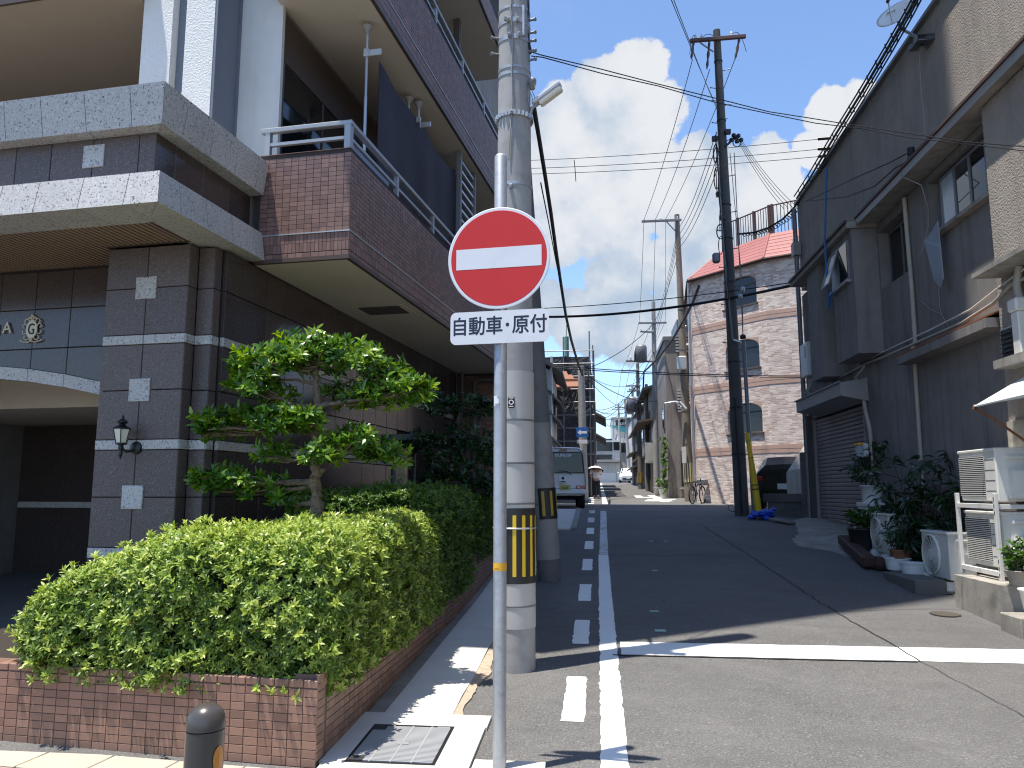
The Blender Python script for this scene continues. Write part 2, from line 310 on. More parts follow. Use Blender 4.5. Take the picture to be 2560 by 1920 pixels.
# ------------------------------------------------------------------ mesh helpers
FRAME = {}
def tag(o, label=None, cat=None, group=None, kind=None):
    if label: o['label'] = label
    if cat: o['category'] = cat
    if group: o['group'] = group
    if kind: o['kind'] = kind
    return o
def thing(name, label, cat, loc=(0, 0, 0), rz=0., group=None):
    o = bpy.data.objects.new(name, None); o.empty_display_size = .2; COL.objects.link(o)
    o.location = loc; o.rotation_euler = (0, 0, rz)
    FRAME[o.name] = Matrix.Translation(Vector(loc)) @ Matrix.Rotation(rz, 4, 'Z')
    return tag(o, label, cat, group)
def link(o, parent):
    COL.objects.link(o)
    if parent is not None: o.parent = parent; FRAME[o.name] = FRAME[parent.name]
    return o
class MB:
    def __init__(s, T=None):
        s.v = []; s.f = []; s.T = T or Matrix.Identity(4); s.m = []; s.mi = 0; s.sm = []; s.smooth = False; s.r = []; s.rv = 0.
    def add(s, vs, fs):
        n = len(s.v); s.v += [s.T @ Vector(p) for p in vs]; s.r += [s.rv] * len(vs)
        for f in fs: s.f.append([n + i for i in f]); s.m.append(s.mi); s.sm.append(s.smooth)
    def box(s, x0, x1, y0, y1, z0, z1, c=0.):
        if x0 > x1: x0, x1 = x1, x0
        if y0 > y1: y0, y1 = y1, y0
        if z0 > z1: z0, z1 = z1, z0
        if c <= 0:
            s.add([(x0, y0, z0), (x1, y0, z0), (x1, y1, z0), (x0, y1, z0), (x0, y0, z1), (x1, y0, z1), (x1, y1, z1), (x0, y1, z1)],
                  [(0, 3, 2, 1), (4, 5, 6, 7), (0, 1, 5, 4), (1, 2, 6, 5), (2, 3, 7, 6), (3, 0, 4, 7)]); return
        c = min(c, (x1 - x0) * .45, (y1 - y0) * .45, (z1 - z0) * .45)
        V = []; idx = {}
        for i, x in enumerate((x0, x1)):
            for j, y in enumerate((y0, y1)):
                for k, z in enumerate((z0, z1)):
                    sx, sy, sz = (1, -1)[i], (1, -1)[j], (1, -1)[k]
                    for a, p in enumerate(((x, y + sy * c, z + sz * c), (x + sx * c, y, z + sz * c), (x + sx * c, y + sy * c, z))):
                        idx[i, j, k, a] = len(V); V.append(p)
        F = []
        for a in range(3):
            b_, c_ = (a + 1) % 3, (a + 2) % 3
            for e in (0, 1):
                q = []
                for (p, t) in ((0, 0), (1, 0), (1, 1), (0, 1)):
                    key = [0, 0, 0]; key[a] = e; key[b_] = p; key[c_] = t; q.append(idx[(*key, a)])
                F.append(q if e else q[::-1])
            for p in (0, 1):
                for t in (0, 1):                                   # edge along axis a
                    k0 = [0, 0, 0]; k1 = [0, 0, 0]; k0[b_] = k1[b_] = p; k0[c_] = k1[c_] = t; k1[a] = 1
                    q = [idx[(*k0, b_)], idx[(*k1, b_)], idx[(*k1, c_)], idx[(*k0, c_)]]
                    F.append(q if (p == t) else q[::-1])
        for i in (0, 1):
            for j in (0, 1):
                for k in (0, 1):
                    q = [idx[i, j, k, 0], idx[i, j, k, 1], idx[i, j, k, 2]]
                    F.append(q if (i + j + k) % 2 else q[::-1])
        s.add(V, F)
    def prism(s, pts, d):
        """flat polygon pts (3-D) pushed along d"""
        n = len(pts); d = Vector(d); P = [Vector(p) for p in pts]
        s.add(P + [p + d for p in P], [list(range(n))[::-1], list(range(n, 2 * n))] + [[i, (i + 1) % n, n + (i + 1) % n, n + i] for i in range(n)])
    def quad(s, a, b, c, d): s.add([a, b, c, d], [(0, 1, 2, 3)])
    def tube(s, pts, r, n=8, caps=True):
        P = [Vector(p) for p in pts]; k = len(P); rr = r if isinstance(r, (list, tuple)) else [r] * k
        t0 = (P[1] - P[0]).normalized(); ref = Vector((0, 0, 1)) if abs(t0.z) < .9 else Vector((1, 0, 0))
        u = t0.cross(ref).normalized(); V = []
        for i in range(k):
            t = (P[min(i + 1, k - 1)] - P[max(i - 1, 0)]).normalized()
            u = (u - t * u.dot(t)).normalized(); w = t.cross(u)
            for j in range(n):
                a = 2 * math.pi * j / n; V.append(P[i] + (u * math.cos(a) + w * math.sin(a)) * rr[i])
        F = []
        for i in range(k - 1):
            for j in range(n): F.append((i * n + j, i * n + (j + 1) % n, (i + 1) * n + (j + 1) % n, (i + 1) * n + j))
        s.add(V, F)
        if caps:
            sm = s.smooth; s.smooth = False; s.add(V[:n], [list(range(n))[::-1]]); s.add(V[-n:], [list(range(n))]); s.smooth = sm
    def lathe(s, prof, c=(0, 0, 0), n=24, a0=0., a1=2 * math.pi, caps=True):
        full = abs(a1 - a0 - 2 * math.pi) < 1e-6; m = n if full else n + 1; V = []; F = []
        for (r, z) in prof:
            for j in range(m):
                a = a0 + (a1 - a0) * j / n; V.append((c[0] + r * math.cos(a), c[1] + r * math.sin(a), c[2] + z))
        for i in range(len(prof) - 1):
            for j in range(n):
                j2 = (j + 1) % m; F.append((i * m + j, i * m + j2, (i + 1) * m + j2, (i + 1) * m + j))
        s.add(V, F)
        if caps and full:
            sm = s.smooth; s.smooth = False
            if prof[0][0] > 1e-4: s.add(V[:m], [list(range(m))[::-1]])
            if prof[-1][0] > 1e-4: s.add(V[-m:], [list(range(m))])
            s.smooth = sm
    def wall(s, x0, x1, z0, z1, y, t, holes):
        """a wall slab in the local xz plane, front at y, thickness t toward +y, with real openings (hx0, hx1, hz0, hz1)"""
        xs = sorted({x0, x1, *[h[0] for h in holes], *[h[1] for h in holes]}); zs = sorted({z0, z1, *[h[2] for h in holes], *[h[3] for h in holes]})
        xs = [x for x in xs if x0 <= x <= x1]; zs = [z for z in zs if z0 <= z <= z1]
        solid = {}
        for i in range(len(xs) - 1):
            for k in range(len(zs) - 1):
                cx, cz = (xs[i] + xs[i + 1]) / 2, (zs[k] + zs[k + 1]) / 2
                solid[i, k] = not any(h[0] < cx < h[1] and h[2] < cz < h[3] for h in holes)
        for (i, k), ok in solid.items():
            if not ok: continue
            a, b, c, d = xs[i], xs[i + 1], zs[k], zs[k + 1]
            s.quad((a, y, c), (b, y, c), (b, y, d), (a, y, d)); s.quad((a, y + t, c), (a, y + t, d), (b, y + t, d), (b, y + t, c))
            if not solid.get((i - 1, k), False): s.quad((a, y, c), (a, y, d), (a, y + t, d), (a, y + t, c))
            if not solid.get((i + 1, k), False): s.quad((b, y, c), (b, y + t, c), (b, y + t, d), (b, y, d))
            if not solid.get((i, k - 1), False): s.quad((a, y, c), (a, y + t, c), (b, y + t, c), (b, y, c))
            if not solid.get((i, k + 1), False): s.quad((a, y, d), (b, y, d), (b, y + t, d), (a, y + t, d))
    def build(s, name, mats, parent=None, loc=None, kind=None, uv=None):
        me = bpy.data.meshes.new(name)
        if parent is not None: inv = FRAME[parent.name].inverted(); vs = [inv @ p for p in s.v]
        elif loc is not None: vs = [p - Vector(loc) for p in s.v]
        else: vs = s.v
        me.from_pydata([tuple(p) for p in vs], [], s.f)
        mats = mats if isinstance(mats, (list, tuple)) else [mats]
        for m_ in mats: me.materials.append(MATS[m_])
        if len(mats) > 1: me.polygons.foreach_set('material_index', s.m)
        if any(s.sm): me.polygons.foreach_set('use_smooth', s.sm)
        if any(s.r):
            a = me.attributes.new('rnd', 'FLOAT', 'POINT'); a.data.foreach_set('value', s.r)
        me.update()
        o = bpy.data.objects.new(name, me)
        if parent is None and loc is not None: o.location = loc
        link(o, parent)
        if kind: o['kind'] = kind
        if parent is None: FRAME[o.name] = Matrix.Translation(Vector(loc or (0, 0, 0)))
        return o
def np_mesh(name, V, F, mat_, parent=None, rnd=None, kind=None, loc=None):
    V = np.asarray(V, dtype=np.float32).reshape(-1, 3); F = np.asarray(F, dtype=np.int32); k = F.shape[1]
    if parent is not None:
        inv = np.array(FRAME[parent.name].inverted()); V = V @ inv[:3, :3].T + inv[:3, 3]
    me = bpy.data.meshes.new(name); me.vertices.add(len(V)); me.vertices.foreach_set('co', V.astype(np.float32).ravel())
    me.loops.add(F.size); me.loops.foreach_set('vertex_index', F.ravel()); me.polygons.add(len(F))
    me.polygons.foreach_set('loop_start', np.arange(0, F.size, k, dtype=np.int32)); me.polygons.foreach_set('loop_total', np.full(len(F), k, dtype=np.int32))
    me.materials.append(MATS[mat_])
    if rnd is not None:
        a = me.attributes.new('rnd', 'FLOAT', 'POINT'); a.data.foreach_set('value', np.asarray(rnd, dtype=np.float32))
    me.update(calc_edges=True); me.validate()
    o = bpy.data.objects.new(name, me); link(o, parent)
    if kind: o['kind'] = kind
    return o
def inst(mesh, name, parent, Mw):
    o = bpy.data.objects.new(name, mesh); COL.objects.link(o); o.parent = parent
    o.matrix_basis = FRAME[parent.name].inverted() @ Mw; return o
def mesh_of(mb, name, mats):
    me = bpy.data.meshes.new(name); me.from_pydata([tuple(p) for p in mb.v], [], mb.f)
    mats = mats if isinstance(mats, (list, tuple)) else [mats]
    for m_ in mats: me.materials.append(MATS[m_])
    if len(mats) > 1: me.polygons.foreach_set('material_index', mb.m)
    if any(mb.sm): me.polygons.foreach_set('use_smooth', mb.sm)
    me.update(); return me
def tile_mesh(w, h, t, mat_, name='tile', c=.003):
    """thin slab in the local xz plane: back at y=0, front at y=-t, front edges eased"""
    m_ = MB(); x, z = w / 2, h / 2
    m_.add([(-x, 0, -z), (x, 0, -z), (x, 0, z), (-x, 0, z), (-x, -t + c, -z), (x, -t + c, -z), (x, -t + c, z), (-x, -t + c, z),
            (-x + c, -t, -z + c), (x - c, -t, -z + c), (x - c, -t, z - c), (-x + c, -t, z - c)],
           [(8, 9, 10, 11), (4, 5, 9, 8), (5, 6, 10, 9), (6, 7, 11, 10), (7, 4, 8, 11), (0, 1, 5, 4), (1, 2, 6, 5), (2, 3, 7, 6), (3, 0, 4, 7)])
    return mesh_of(m_, name, mat_)
def tiles_joined(mb, w, h, t, places, T):
    x, z = w / 2, h / 2; c = .002
    old = mb.T
    for (px, pz) in places:
        mb.T = T @ Matrix.Translation((px, 0, pz)); mb.rv = random.random()
        mb.add([(-x, 0, -z), (x, 0, -z), (x, 0, z), (-x, 0, z), (-x + c, -t, -z + c), (x - c, -t, -z + c), (x - c, -t, z - c), (-x + c, -t, z - c)],
               [(4, 5, 6, 7), (0, 1, 5, 4), (1, 2, 6, 5), (2, 3, 7, 6), (3, 0, 4, 7)])
    mb.T = old; mb.rv = 0.
def text_mesh(body, size, depth=.002, offset=0., align='CENTER'):
    cu = bpy.data.curves.new('lettering', 'FONT'); cu.body = body; cu.size = size; cu.extrude = depth / 2; cu.offset = offset
    cu.align_x = align; cu.align_y = 'CENTER'; cu.resolution_u = 3
    o = bpy.data.objects.new('lettering', cu); COL.objects.link(o)
    bpy.context.view_layer.update(); dg = bpy.context.evaluated_depsgraph_get()
    me = bpy.data.meshes.new_from_object(o.evaluated_get(dg)); bpy.data.objects.remove(o); bpy.data.curves.remove(cu)
    me.name = 'lettering'; return me
def bold_text(body, size, mat_, parent, Mw, w, sx=1., name='lettering'):
    V = []; F = []
    for k, (dx, dz) in enumerate(((0, 0), (w, 0), (-w, 0), (0, w), (0, -w), (w * .7, w * .7), (-w * .7, w * .7), (w * .7, -w * .7), (-w * .7, -w * .7))):
        me = text_mesh(body, size, .0001); n = len(V); V += [(v.co.x * sx + dx, v.co.y + dz, v.co.z + k * .00003) for v in me.vertices]; F += [[n + i for i in p.vertices] for p in me.polygons]
    me = bpy.data.meshes.new(name); me.from_pydata(V, [], F); me.materials.append(MATS[mat_]); return inst(me, name, parent, Mw)
def text_on(body, size, mat_, parent, Mw, name='lettering', depth=.002, offset=0., sx=1.):
    me = text_mesh(body, size, depth, offset); me.materials.clear(); me.materials.append(MATS[mat_])
    me.transform(Matrix.Diagonal((sx, 1, 1, 1))); return inst(me, name, parent, Mw)
def facing(p, az):
    """text plane standing at p whose reader looks along +Y turned clockwise by az"""
    return Matrix.Translation(Vector(p)) @ Matrix.Rotation(-az, 4, 'Z') @ Matrix.Rotation(R(90), 4, 'X')
def catenary(a, b, sag, n=14):
    a, b = Vector(a), Vector(b)
    return [a.lerp(b, i / n) - Vector((0, 0, 4 * sag * (i / n) * (1 - i / n))) for i in range(n + 1)]
def wire(name, label, cat, pts, r=.01, m='cable_black', group=None, n=5):
    w = MB(); w.smooth = True; w.tube(pts, r, n); o = w.build(name, m, loc=pts[0]); tag(o, label, cat, group); return o

# ------------------------------------------------------------------ foliage
def leaves(base, axis, spread, L, W, seg=1, droop=.15, rng=None):
    """base (n,3), axis (n,3) leaf direction, up-ish side vector from spread (n,3); returns V, F for folded leaves"""
    n = len(base); ax = axis / np.linalg.norm(axis, axis=1, keepdims=True)
    side = np.cross(ax, spread); side /= (np.linalg.norm(side, axis=1, keepdims=True) + 1e-9); up = np.cross(side, ax)
    L = L.reshape(-1, 1); W = W.reshape(-1, 1)
    b = base; t = base + ax * L - up * L * droop; m = base + ax * L * .5 + up * L * .03
    l1 = base + ax * L * .35 + side * W * .5 + up * W * .16; r1 = base + ax * L * .35 - side * W * .5 + up * W * .16
    l2 = base + ax * L * .72 + side * W * .36 + up * W * .06 - up * L * droop * .4; r2 = base + ax * L * .72 - side * W * .36 + up * W * .06 - up * L * droop * .4
    V = np.stack([b, m, t, l1, r1, l2, r2], axis=1).reshape(-1, 3)
    f = np.array([[0, 1, 3], [0, 4, 1], [3, 1, 5], [1, 4, 6], [5, 1, 2], [1, 6, 2]])
    F = (np.arange(n)[:, None, None] * 7 + f[None]).reshape(-1, 3)
    return V, F
def rosettes(P, Nrm, per, L, W, tilt=(35, 75), rg=None, bright=None, droop=.15):
    n = len(P); rg = rg or np.random.default_rng(3)
    Nrm = Nrm / np.linalg.norm(Nrm, axis=1, keepdims=True)
    a = np.cross(Nrm, rg.normal(size=(n, 3))); a /= np.linalg.norm(a, axis=1, keepdims=True); b = np.cross(Nrm, a)
    ph = (np.arange(per)[None] * 2.4 + rg.uniform(0, 6.28, (n, 1))); ti = np.radians(rg.uniform(*tilt, (n, per)))
    d = Nrm[:, None] * np.cos(ti)[..., None] + (a[:, None] * np.cos(ph)[..., None] + b[:, None] * np.sin(ph)[..., None]) * np.sin(ti)[..., None]
    base = np.repeat(P[:, None], per, 1) + Nrm[:, None] * rg.uniform(-.012, .012, (n, per, 1)) * (L / .03)
    up = np.repeat(Nrm[:, None], per, 1) + rg.normal(size=(n, per, 3)) * .25
    ln = L * rg.uniform(.65, 1.2, n * per); wd = W * rg.uniform(.75, 1.15, n * per)
    V, F = leaves(base.reshape(-1, 3), d.reshape(-1, 3), up.reshape(-1, 3), ln, wd, droop=droop)
    br = np.repeat((bright if bright is not None else rg.uniform(0, 1, n))[:, None], per, 1) + rg.normal(size=(n, per)) * .13
    return V, F, np.repeat(np.clip(br, 0, 1).ravel(), 7)
# ================================================================== the setting: ground, road, markings
def sheet(name, pts_rows, m, parent=None, kind=None, dz=0.):
    """rows of (y, x0, x1) laid on the road surface dz above it"""
    b = MB(); V = []; F = []
    for (y, x0, x1) in pts_rows: V += [(x0, y, gz(y) + dz), (x1, y, gz(y) + dz)]
    for i in range(len(pts_rows) - 1): F.append((2 * i, 2 * i + 1, 2 * i + 3, 2 * i + 2))
    b.add(V, F); o = b.build(name, m, parent)
    if kind: o['kind'] = kind
    return o
def ysteps(a, b, st=.5):
    n = max(1, int(round((b - a) / st))); ys = [a + (b - a) * i / n for i in range(n + 1)]
    return sorted(set(ys + [p[0] for p in PROFILE if a < p[0] < b]))
road = thing('road', None, None); road['kind'] = 'structure'; road['label'] = 'grey asphalt street climbing away between the buildings'
sheet('asphalt', [(y, -120, 120) for y in sorted(set([-60, -20] + [float(i) for i in range(-10, 40)] + [40, 50, 60, 74, 90, 110, 130, 200, 300, 400, 19.5, 24.5, 12.4]))], 'asphalt', road)
def rough_strip(name, x0, x1, y0, y1, m, dz=.004, st=.06, jit=.006):
    rows = []
    for y in ysteps(y0, y1, st): rows.append((y, x0(y) + random.gauss(0, jit), x1(y) + random.gauss(0, jit)))
    return sheet(name, rows, m, road, dz=dz)
lx = lambda y: -.005 + max(0, y - 11) * .007
rough_strip('edge_line', lambda y: -.008, lambda y: .14, 1.2, 4.02, 'road_paint', jit=.004)
rough_strip('edge_line', lambda y: -.008, lambda y: .142, 4.03, 12.35, 'road_paint', jit=.004)
rough_strip('edge_line', lambda y: lx(y), lambda y: lx(y) + .138, 12.37, 19.4, 'road_paint_worn', jit=.004)
for k in range(8):
    y = 5.07 + 1.965 * k; o = .003 * k
    rough_strip('dash', lambda y: -.25 + o, lambda y: -.105 + o, y, y + .97, 'road_paint' if k < 6 else 'road_paint_worn', jit=.004)
b = MB(); V = []; F = []; xs = np.linspace(.172, 4.35, 46)
for x in xs:
    ya = 6.71 + random.gauss(0, .003); yb = 7.14 + .02 * (x / 3) + random.gauss(0, .003); V += [(x, ya, gz(ya) + .004), (x, yb, gz(yb) + .004)]
for i in range(len(xs) - 1): F.append((2 * i, 2 * i + 2, 2 * i + 3, 2 * i + 1))
b.add(V, F); b.build('stop_line', 'road_paint', road)
def seam(pts, w):
    b = MB()
    for (x0, y0), (x1, y1) in zip(pts[:-1], pts[1:]):
        d = Vector((x1 - x0, y1 - y0, 0)).normalized(); n = Vector((-d.y, d.x, 0)) * w / 2
        a, c = Vector((x0, y0, gz(y0) + .007)), Vector((x1, y1, gz(y1) + .007)); b.quad(a - n, a + n, c + n, c - n)
    b.build('road_seam', 'crack', road)
def wob(x0, y0, x1, y1, n, j): return [(x0 + (x1 - x0) * i / n + random.gauss(0, j), y0 + (y1 - y0) * i / n) for i in range(n + 1)]
seam(wob(2.53, 6.70, 2.10, 16.8, 90, .011), .014); seam(wob(2.75, 4.2, 2.53, 6.70, 25, .007), .006); seam(wob(.2, 8.2, 3.4, 7.75, 30, .006), .005)
seam([(.16, 12.37), (2.3, 12.33)], .02); seam([(.1 + .12 * i, 6.685 + random.gauss(0, .004)) for i in range(21)], .03)
seam([(-.85 + .1 * i, 4.03 + random.gauss(0, .004)) for i in range(11)], .02)
# white edge of the crossing and the far lane markings
sheet('crossing_line', [(22.6, -3.4, 1.0), (22.75, -3.4, 1.0)], 'road_paint_worn', road, dz=.005)
sheet('crossing_line', [(28.3, -.4, 5.0), (28.5, -.4, 5.0)], 'road_paint_worn', road, dz=.005)
rough_strip('edge_line', lambda y: .16, lambda y: .36, 29., 74, 'road_paint', .006, 1.5, .004)
for k in range(10): sheet('dash', [(29.2 + 2.1 * k, -.38, -.16), (30.2 + 2.1 * k, -.38, -.16)], 'road_paint', road, dz=.006)
for (x0, x1, y0, y1) in ((1.9, 3.0, 32.0, 32.7), (2.1, 3.3, 33.8, 34.5), (2.1, 3.2, 36.2, 37.2), (2.45, 2.8, 31.2, 39.5), (1.75, 2.1, 36.2, 39)):
    sheet('stop_lettering', [(y, x0, x1) for y in ysteps(y0, y1, 1)], 'road_paint', road, dz=.006)
# little green survey tapes stuck on the asphalt
for (px, py, w, d) in ((1427, 1367, .10, .09), (1414, 1324, .09, .07), (1415, 1232, .07, .07), (1407, 1164, .07, .08), (1438, 1164, .07, .08)):
    y = {1367: 7.55, 1324: 8.45, 1232: 10.95, 1164: 13.9}[py]; x = at(px, py, y).x
    n_ = {1367: 'nearest pale green tape on the sunlit asphalt above the stop line', 1324: 'second pale green tape, just inside the shadow edge', 1232: 'lone small pale tape halfway up the shaded road'}.get(py) or ('left of the farthest pair of tiny tapes on the road' if px < 1420 else 'right of the farthest pair of tiny tapes on the road')
    o = sheet('marking_tape', [(y, x - w / 2, x + w / 2), (y + d, x - w / 2, x + w / 2)], 'tape_green', dz=.006)
    tag(o, n_, 'tape', 'green marking tapes on the road')

# walkway strip beside the planter
walk = thing('walkway', 'pale concrete walkway strip along the planter', None); walk['kind'] = 'structure'
def strip3(name, rows, m, h):
    b = MB(); n = len(rows); V = []
    for (y, x0, x1) in rows:
        z = gz(y); V += [(x0, y, z - .05), (x0, y, z + h), (x1, y, z + h), (x1, y, z - .05)]
    F = [(0, 3, 2, 1), (4 * n - 4, 4 * n - 3, 4 * n - 2, 4 * n - 1)]
    for i in range(n - 1):
        a, c = 4 * i, 4 * i + 4
        for k in range(3): F.append((a + k, a + k + 1, c + k + 1, c + k))
    b.add(V, F); return b.build(name, m, walk)
strip3('gutter', [(y, -1.50, -1.385) for y in ysteps(5.08, 20)], 'concrete_gutter', .010)
strip3('slab', [(y, -1.383, -.945 + random.gauss(0, .004)) for y in ysteps(5.08, 20, .4)], 'concrete_light', .018)
strip3('worn_edge', [(y, -.943, -.862 + .018 * math.sin(2.1 * y) + .014 * math.sin(5.3 * y + 1) + .012 * math.sin(11.7 * y) + random.gauss(0, .004)) for y in ysteps(5.09, 14, .05)], 'concrete_edge', .012)
strip3('slab', [(3.2, -1.50, -.70), (4.27, -1.50, -.70)], 'concrete_light', .022)
strip3('slab', [(4.27, -1.52, -1.385), (4.86, -1.52, -1.385)], 'concrete_light', .022)
strip3('slab', [(4.27, -.885, -.70), (4.86, -.885, -.70)], 'concrete_light', .022)
strip3('slab', [(4.86, -1.52, -.70 + .01), (5.07, -1.52, -.69)], 'concrete_light', .022)
strip3('kerb_block', [(3.2, -.68, -.26), (4.34, -.68, -.30)], 'concrete_light', .035)
strip3('slab', [(y, -1.30, -.55) for y in ysteps(15.5, 20.2)], 'concrete_light', .03)
strip3('kerb_block', [(y, -.545, -.43) for y in ysteps(15.5, 20.2)], 'concrete_gutter', .05)
# drain grate
g = thing('drain_grate', 'rectangular steel drain grate set in the concrete beside the planter corner', 'drain grate', (-1.135, 4.565, gz(4.565)))
def gpt(x, y, h): return (x, y, gz(y) + h)
b = MB(); x0, x1, y0, y1 = -1.385, -.885, 4.27, 4.86
for (a, c, d, e) in ((x0, x1, y0, y0 + .022), (x0, x1, y1 - .022, y1), (x0, x0 + .018, y0 + .022, y1 - .022), (x1 - .018, x1, y0 + .022, y1 - .022)):
    b.prism([gpt(a, d, .0), gpt(c, d, .0), gpt(c, e, .0), gpt(a, e, .0)], (0, 0, .022))
b.build('frame', 'ink_black', g)
b = MB(); b.prism([gpt(x0, y0, -.2), gpt(x1, y0, -.2), gpt(x1, y1, -.2), gpt(x0, y1, -.2)], (0, 0, .2 - .03)); b.build('pit', 'concrete_gutter', g)
bar = MB(); bar.box(-.23, .23, -.0062, .0062, -.012, .012); bm_ = mesh_of(bar, 'bar', 'iron_drain')
ny = 31
for i in range(ny):
    y = y0 + .03 + (y1 - y0 - .06) * (i + .5) / ny; inst(bm_, 'bar', g, Matrix.Translation((-1.135, y, gz(y) + .012)) @ Matrix.Rotation(R(3), 4, 'X'))
for i in range(1, 4):
    x = x0 + .018 + (x1 - x0 - .036) * i / 4; b = MB(); b.prism([gpt(x - .005, y0 + .022, .01), gpt(x + .005, y0 + .022, .01), gpt(x + .005, y1 - .022, .01), gpt(x - .005, y1 - .022, .01)], (0, 0, .015)); b.build('cross_bar', 'iron_drain', g)
for (a, d) in ((x0 + .02, y1 - .10), (x0 + .02, y0 + .03), (x1 - .1, y1 - .035), (x1 - .1, y0 + .026)):
    b = MB(); b.prism([gpt(a, d, .012), gpt(a + .075, d, .012), gpt(a + .075, d + (.06 if a < -1.2 else .012), .012), gpt(a, d + (.06 if a < -1.2 else .012), .012)], (0, 0, .014)); b.build('corner_plate', 'crack' if a < -1.2 else 'iron_drain', g)
b = MB(); b.prism([gpt(-1.165, 4.54, .02), gpt(-1.095, 4.54, .02), gpt(-1.095, 4.57, .02), gpt(-1.165, 4.57, .02)], (0, 0, .007)); b.build('badge', 'aluminium', g)
# pavement in front of the planter
pav = thing('pavement', 'beige stone edging and pinkish pavers in front of the planter', None); pav['kind'] = 'structure'
pm = {}
for (m, w, d) in (('paver_beige', .40, .27), ('paver_pink', .196, .096)):
    t = MB(); t.box(-w / 2 + .003, w / 2 - .003, -d / 2 + .003, d / 2 - .003, -.05, .012, .004); pm[m] = mesh_of(t, 'paver', m)
rot = Matrix.Rotation(R(-5.9), 4, 'Z')
for i in range(11):
    x = -1.72 - .402 * i; y = 4.06 - (x + 1.72) * .103; inst(pm['paver_beige'], 'paver', pav, Matrix.Translation((x, y, .203)) @ rot)
for r_ in range(6):
    for i in range(22):
        x = -1.62 - .198 * i + (.099 if r_ % 2 else 0); y = 3.87 - .098 * r_ - (x + 1.72) * .103; inst(pm['paver_pink'], 'paver', pav, Matrix.Translation((x, y, .200)) @ rot)

# ================================================================== the apartment building on the left
LBT = Matrix.Translation((-2.19, 6.5, 0)) @ Matrix.Rotation(R(-5.9), 4, 'Z')
apt = thing('apartment_building', 'tall brown apartment building with granite entrance and tiled balconies', 'apartment building', (-2.19, 6.5, 0), R(-5.9))
SIDE = Matrix.Rotation(R(90), 4, 'Z')
def LB(): return MB(LBT)
def lbox(name, m, *a, parent=None, c=0.):
    b = LB(); b.box(*a, c); return b.build(name, m, parent or apt)
# --- masses
b = LB()
b.box(-12, -.96, 1.7, 6.9, 3.75, 6.48); b.box(-12, -.95, .34, 6.9, 6.49, 46); b.box(-2.15, -.955, .34, 1.69, 4.72, 6.48)
b.box(-2.02, -1.0, -.375, 6.89, 0, 3.74); b.box(-12, -2.3, 6.91, 16, 0, 46); b.box(-12, -2.03, 3.3, 6.9, 0, 3.74)
b.box(-12, -1.005, -1.30, 1.69, 4.0, 4.69); b.box(-12, -6.45, -.13, 3.3, 0, 4.0); b.box(-12, -2.04, -.10, 3.29, 3.02, 3.99)
b.build('wall', 'render_grey', apt)
lbox('deck', 'concrete_old', -12, -.9, -1.44, .33, 4.692, 4.708)
# --- entrance: floor, ceiling, back wall with glass doors
lbox('porch_floor', 'granite_brown', -6.44, -2.03, -1.2, 3.28, .15, .27)
b = LB(); b.box(-6.44, -2.03, -.07, 3.28, 2.98, 3.015); b.box(-2.9, -2.03, .25, 3.28, 2.72, 2.975); b.box(-6.44, -2.91, 1.2, 3.28, 2.62, 2.975); b.build('porch_ceiling', 'soffit_cream', apt)
b = LB(); b.box(-6.44, -2.03, 3.2, 3.28, .27, 2.6); b.build('porch_wall', 'granite_brown', apt)
for u in (-2.45, -3.05, -3.65): lbox('door_frame', 'aluminium', u - .02, u + .02, 2.3, 2.36, .27, 2.6)
for u in (-2.43, -3.03, -3.63): lbox('door_glass', 'glass_dark', u - .58, u - .005, 2.32, 2.335, .3, 2.58)
lbox('handrail', 'granite_grey', -6.4, -2.6, 3.16, 3.2, 1.45, 1.53)
# --- granite cladding
def panel(poly, T, m, t=.03, name='panel'):
    """poly in local (x, z), front at y=0 pushed back by t"""
    b = MB(T); c = .004
    cx = sum(p[0] for p in poly) / len(poly); cz = sum(p[1] for p in poly) / len(poly); n = len(poly)
    ins = [(p[0] + (c if p[0] < cx else -c), p[1] + (c if p[1] < cz else -c)) for p in poly]
    V = [(p[0], 0, p[1]) for p in ins] + [(p[0], c, p[1]) for p in poly] + [(p[0], t, p[1]) for p in poly]
    F = [list(range(n))] + [[n + i, n + (i + 1) % n, (i + 1) % n, i] for i in range(n)] + [[2 * n + i, 2 * n + (i + 1) % n, n + (i + 1) % n, n + i] for i in range(n)]
    b.add(V, F); return b.build(name, m, apt)
def rect(x0, x1, z0, z1, g=.003): return [(x0 + g, z0 + g), (x1 - g, z0 + g), (x1 - g, z1 - g), (x0 + g, z1 - g)]
ROWS = [(3.40, 3.765), (2.995, 3.40), (2.52, 2.91), (2.105, 2.52), (1.63, 2.02), (1.22, 1.63), (.66, 1.13), (.18, .66)]
BANDS = [(2.91, 2.995), (2.02, 2.105), (1.13, 1.22)]
def clad(T, xs, m, hole=None):
    for i in range(len(xs) - 1):
        for (z0, z1) in ROWS:
            if hole and hole(.5 * (xs[i] + xs[i + 1]), .5 * (z0 + z1)): continue
            panel(rect(xs[i], xs[i + 1], z0, z1), T, m)
        for (z0, z1) in BANDS:
            if hole and hole(.5 * (xs[i] + xs[i + 1]), .5 * (z0 + z1)): continue
            panel(rect(xs[i], xs[i + 1], z0, z1), T @ Matrix.Translation((0, -.004, 0)), 'granite_grey', .034, 'band_stone')
TF = LBT @ Matrix.Translation((0, -.623, 0))
clad(TF, [-1.96, -1.5625, -1.165], 'granite_brown_matt')
for zc in (3.40, 2.52, 1.63): panel(rect(-1.665, -1.46, zc - .1, zc + .1), TF @ Matrix.Translation((0, -.012, 0)), 'granite_grey', .02, 'square_stone')
b = LB(); b.box(-1.93, -1.195, -.593, -.36, .1, 3.77); b.build('pier_core', 'joint_dark', apt)
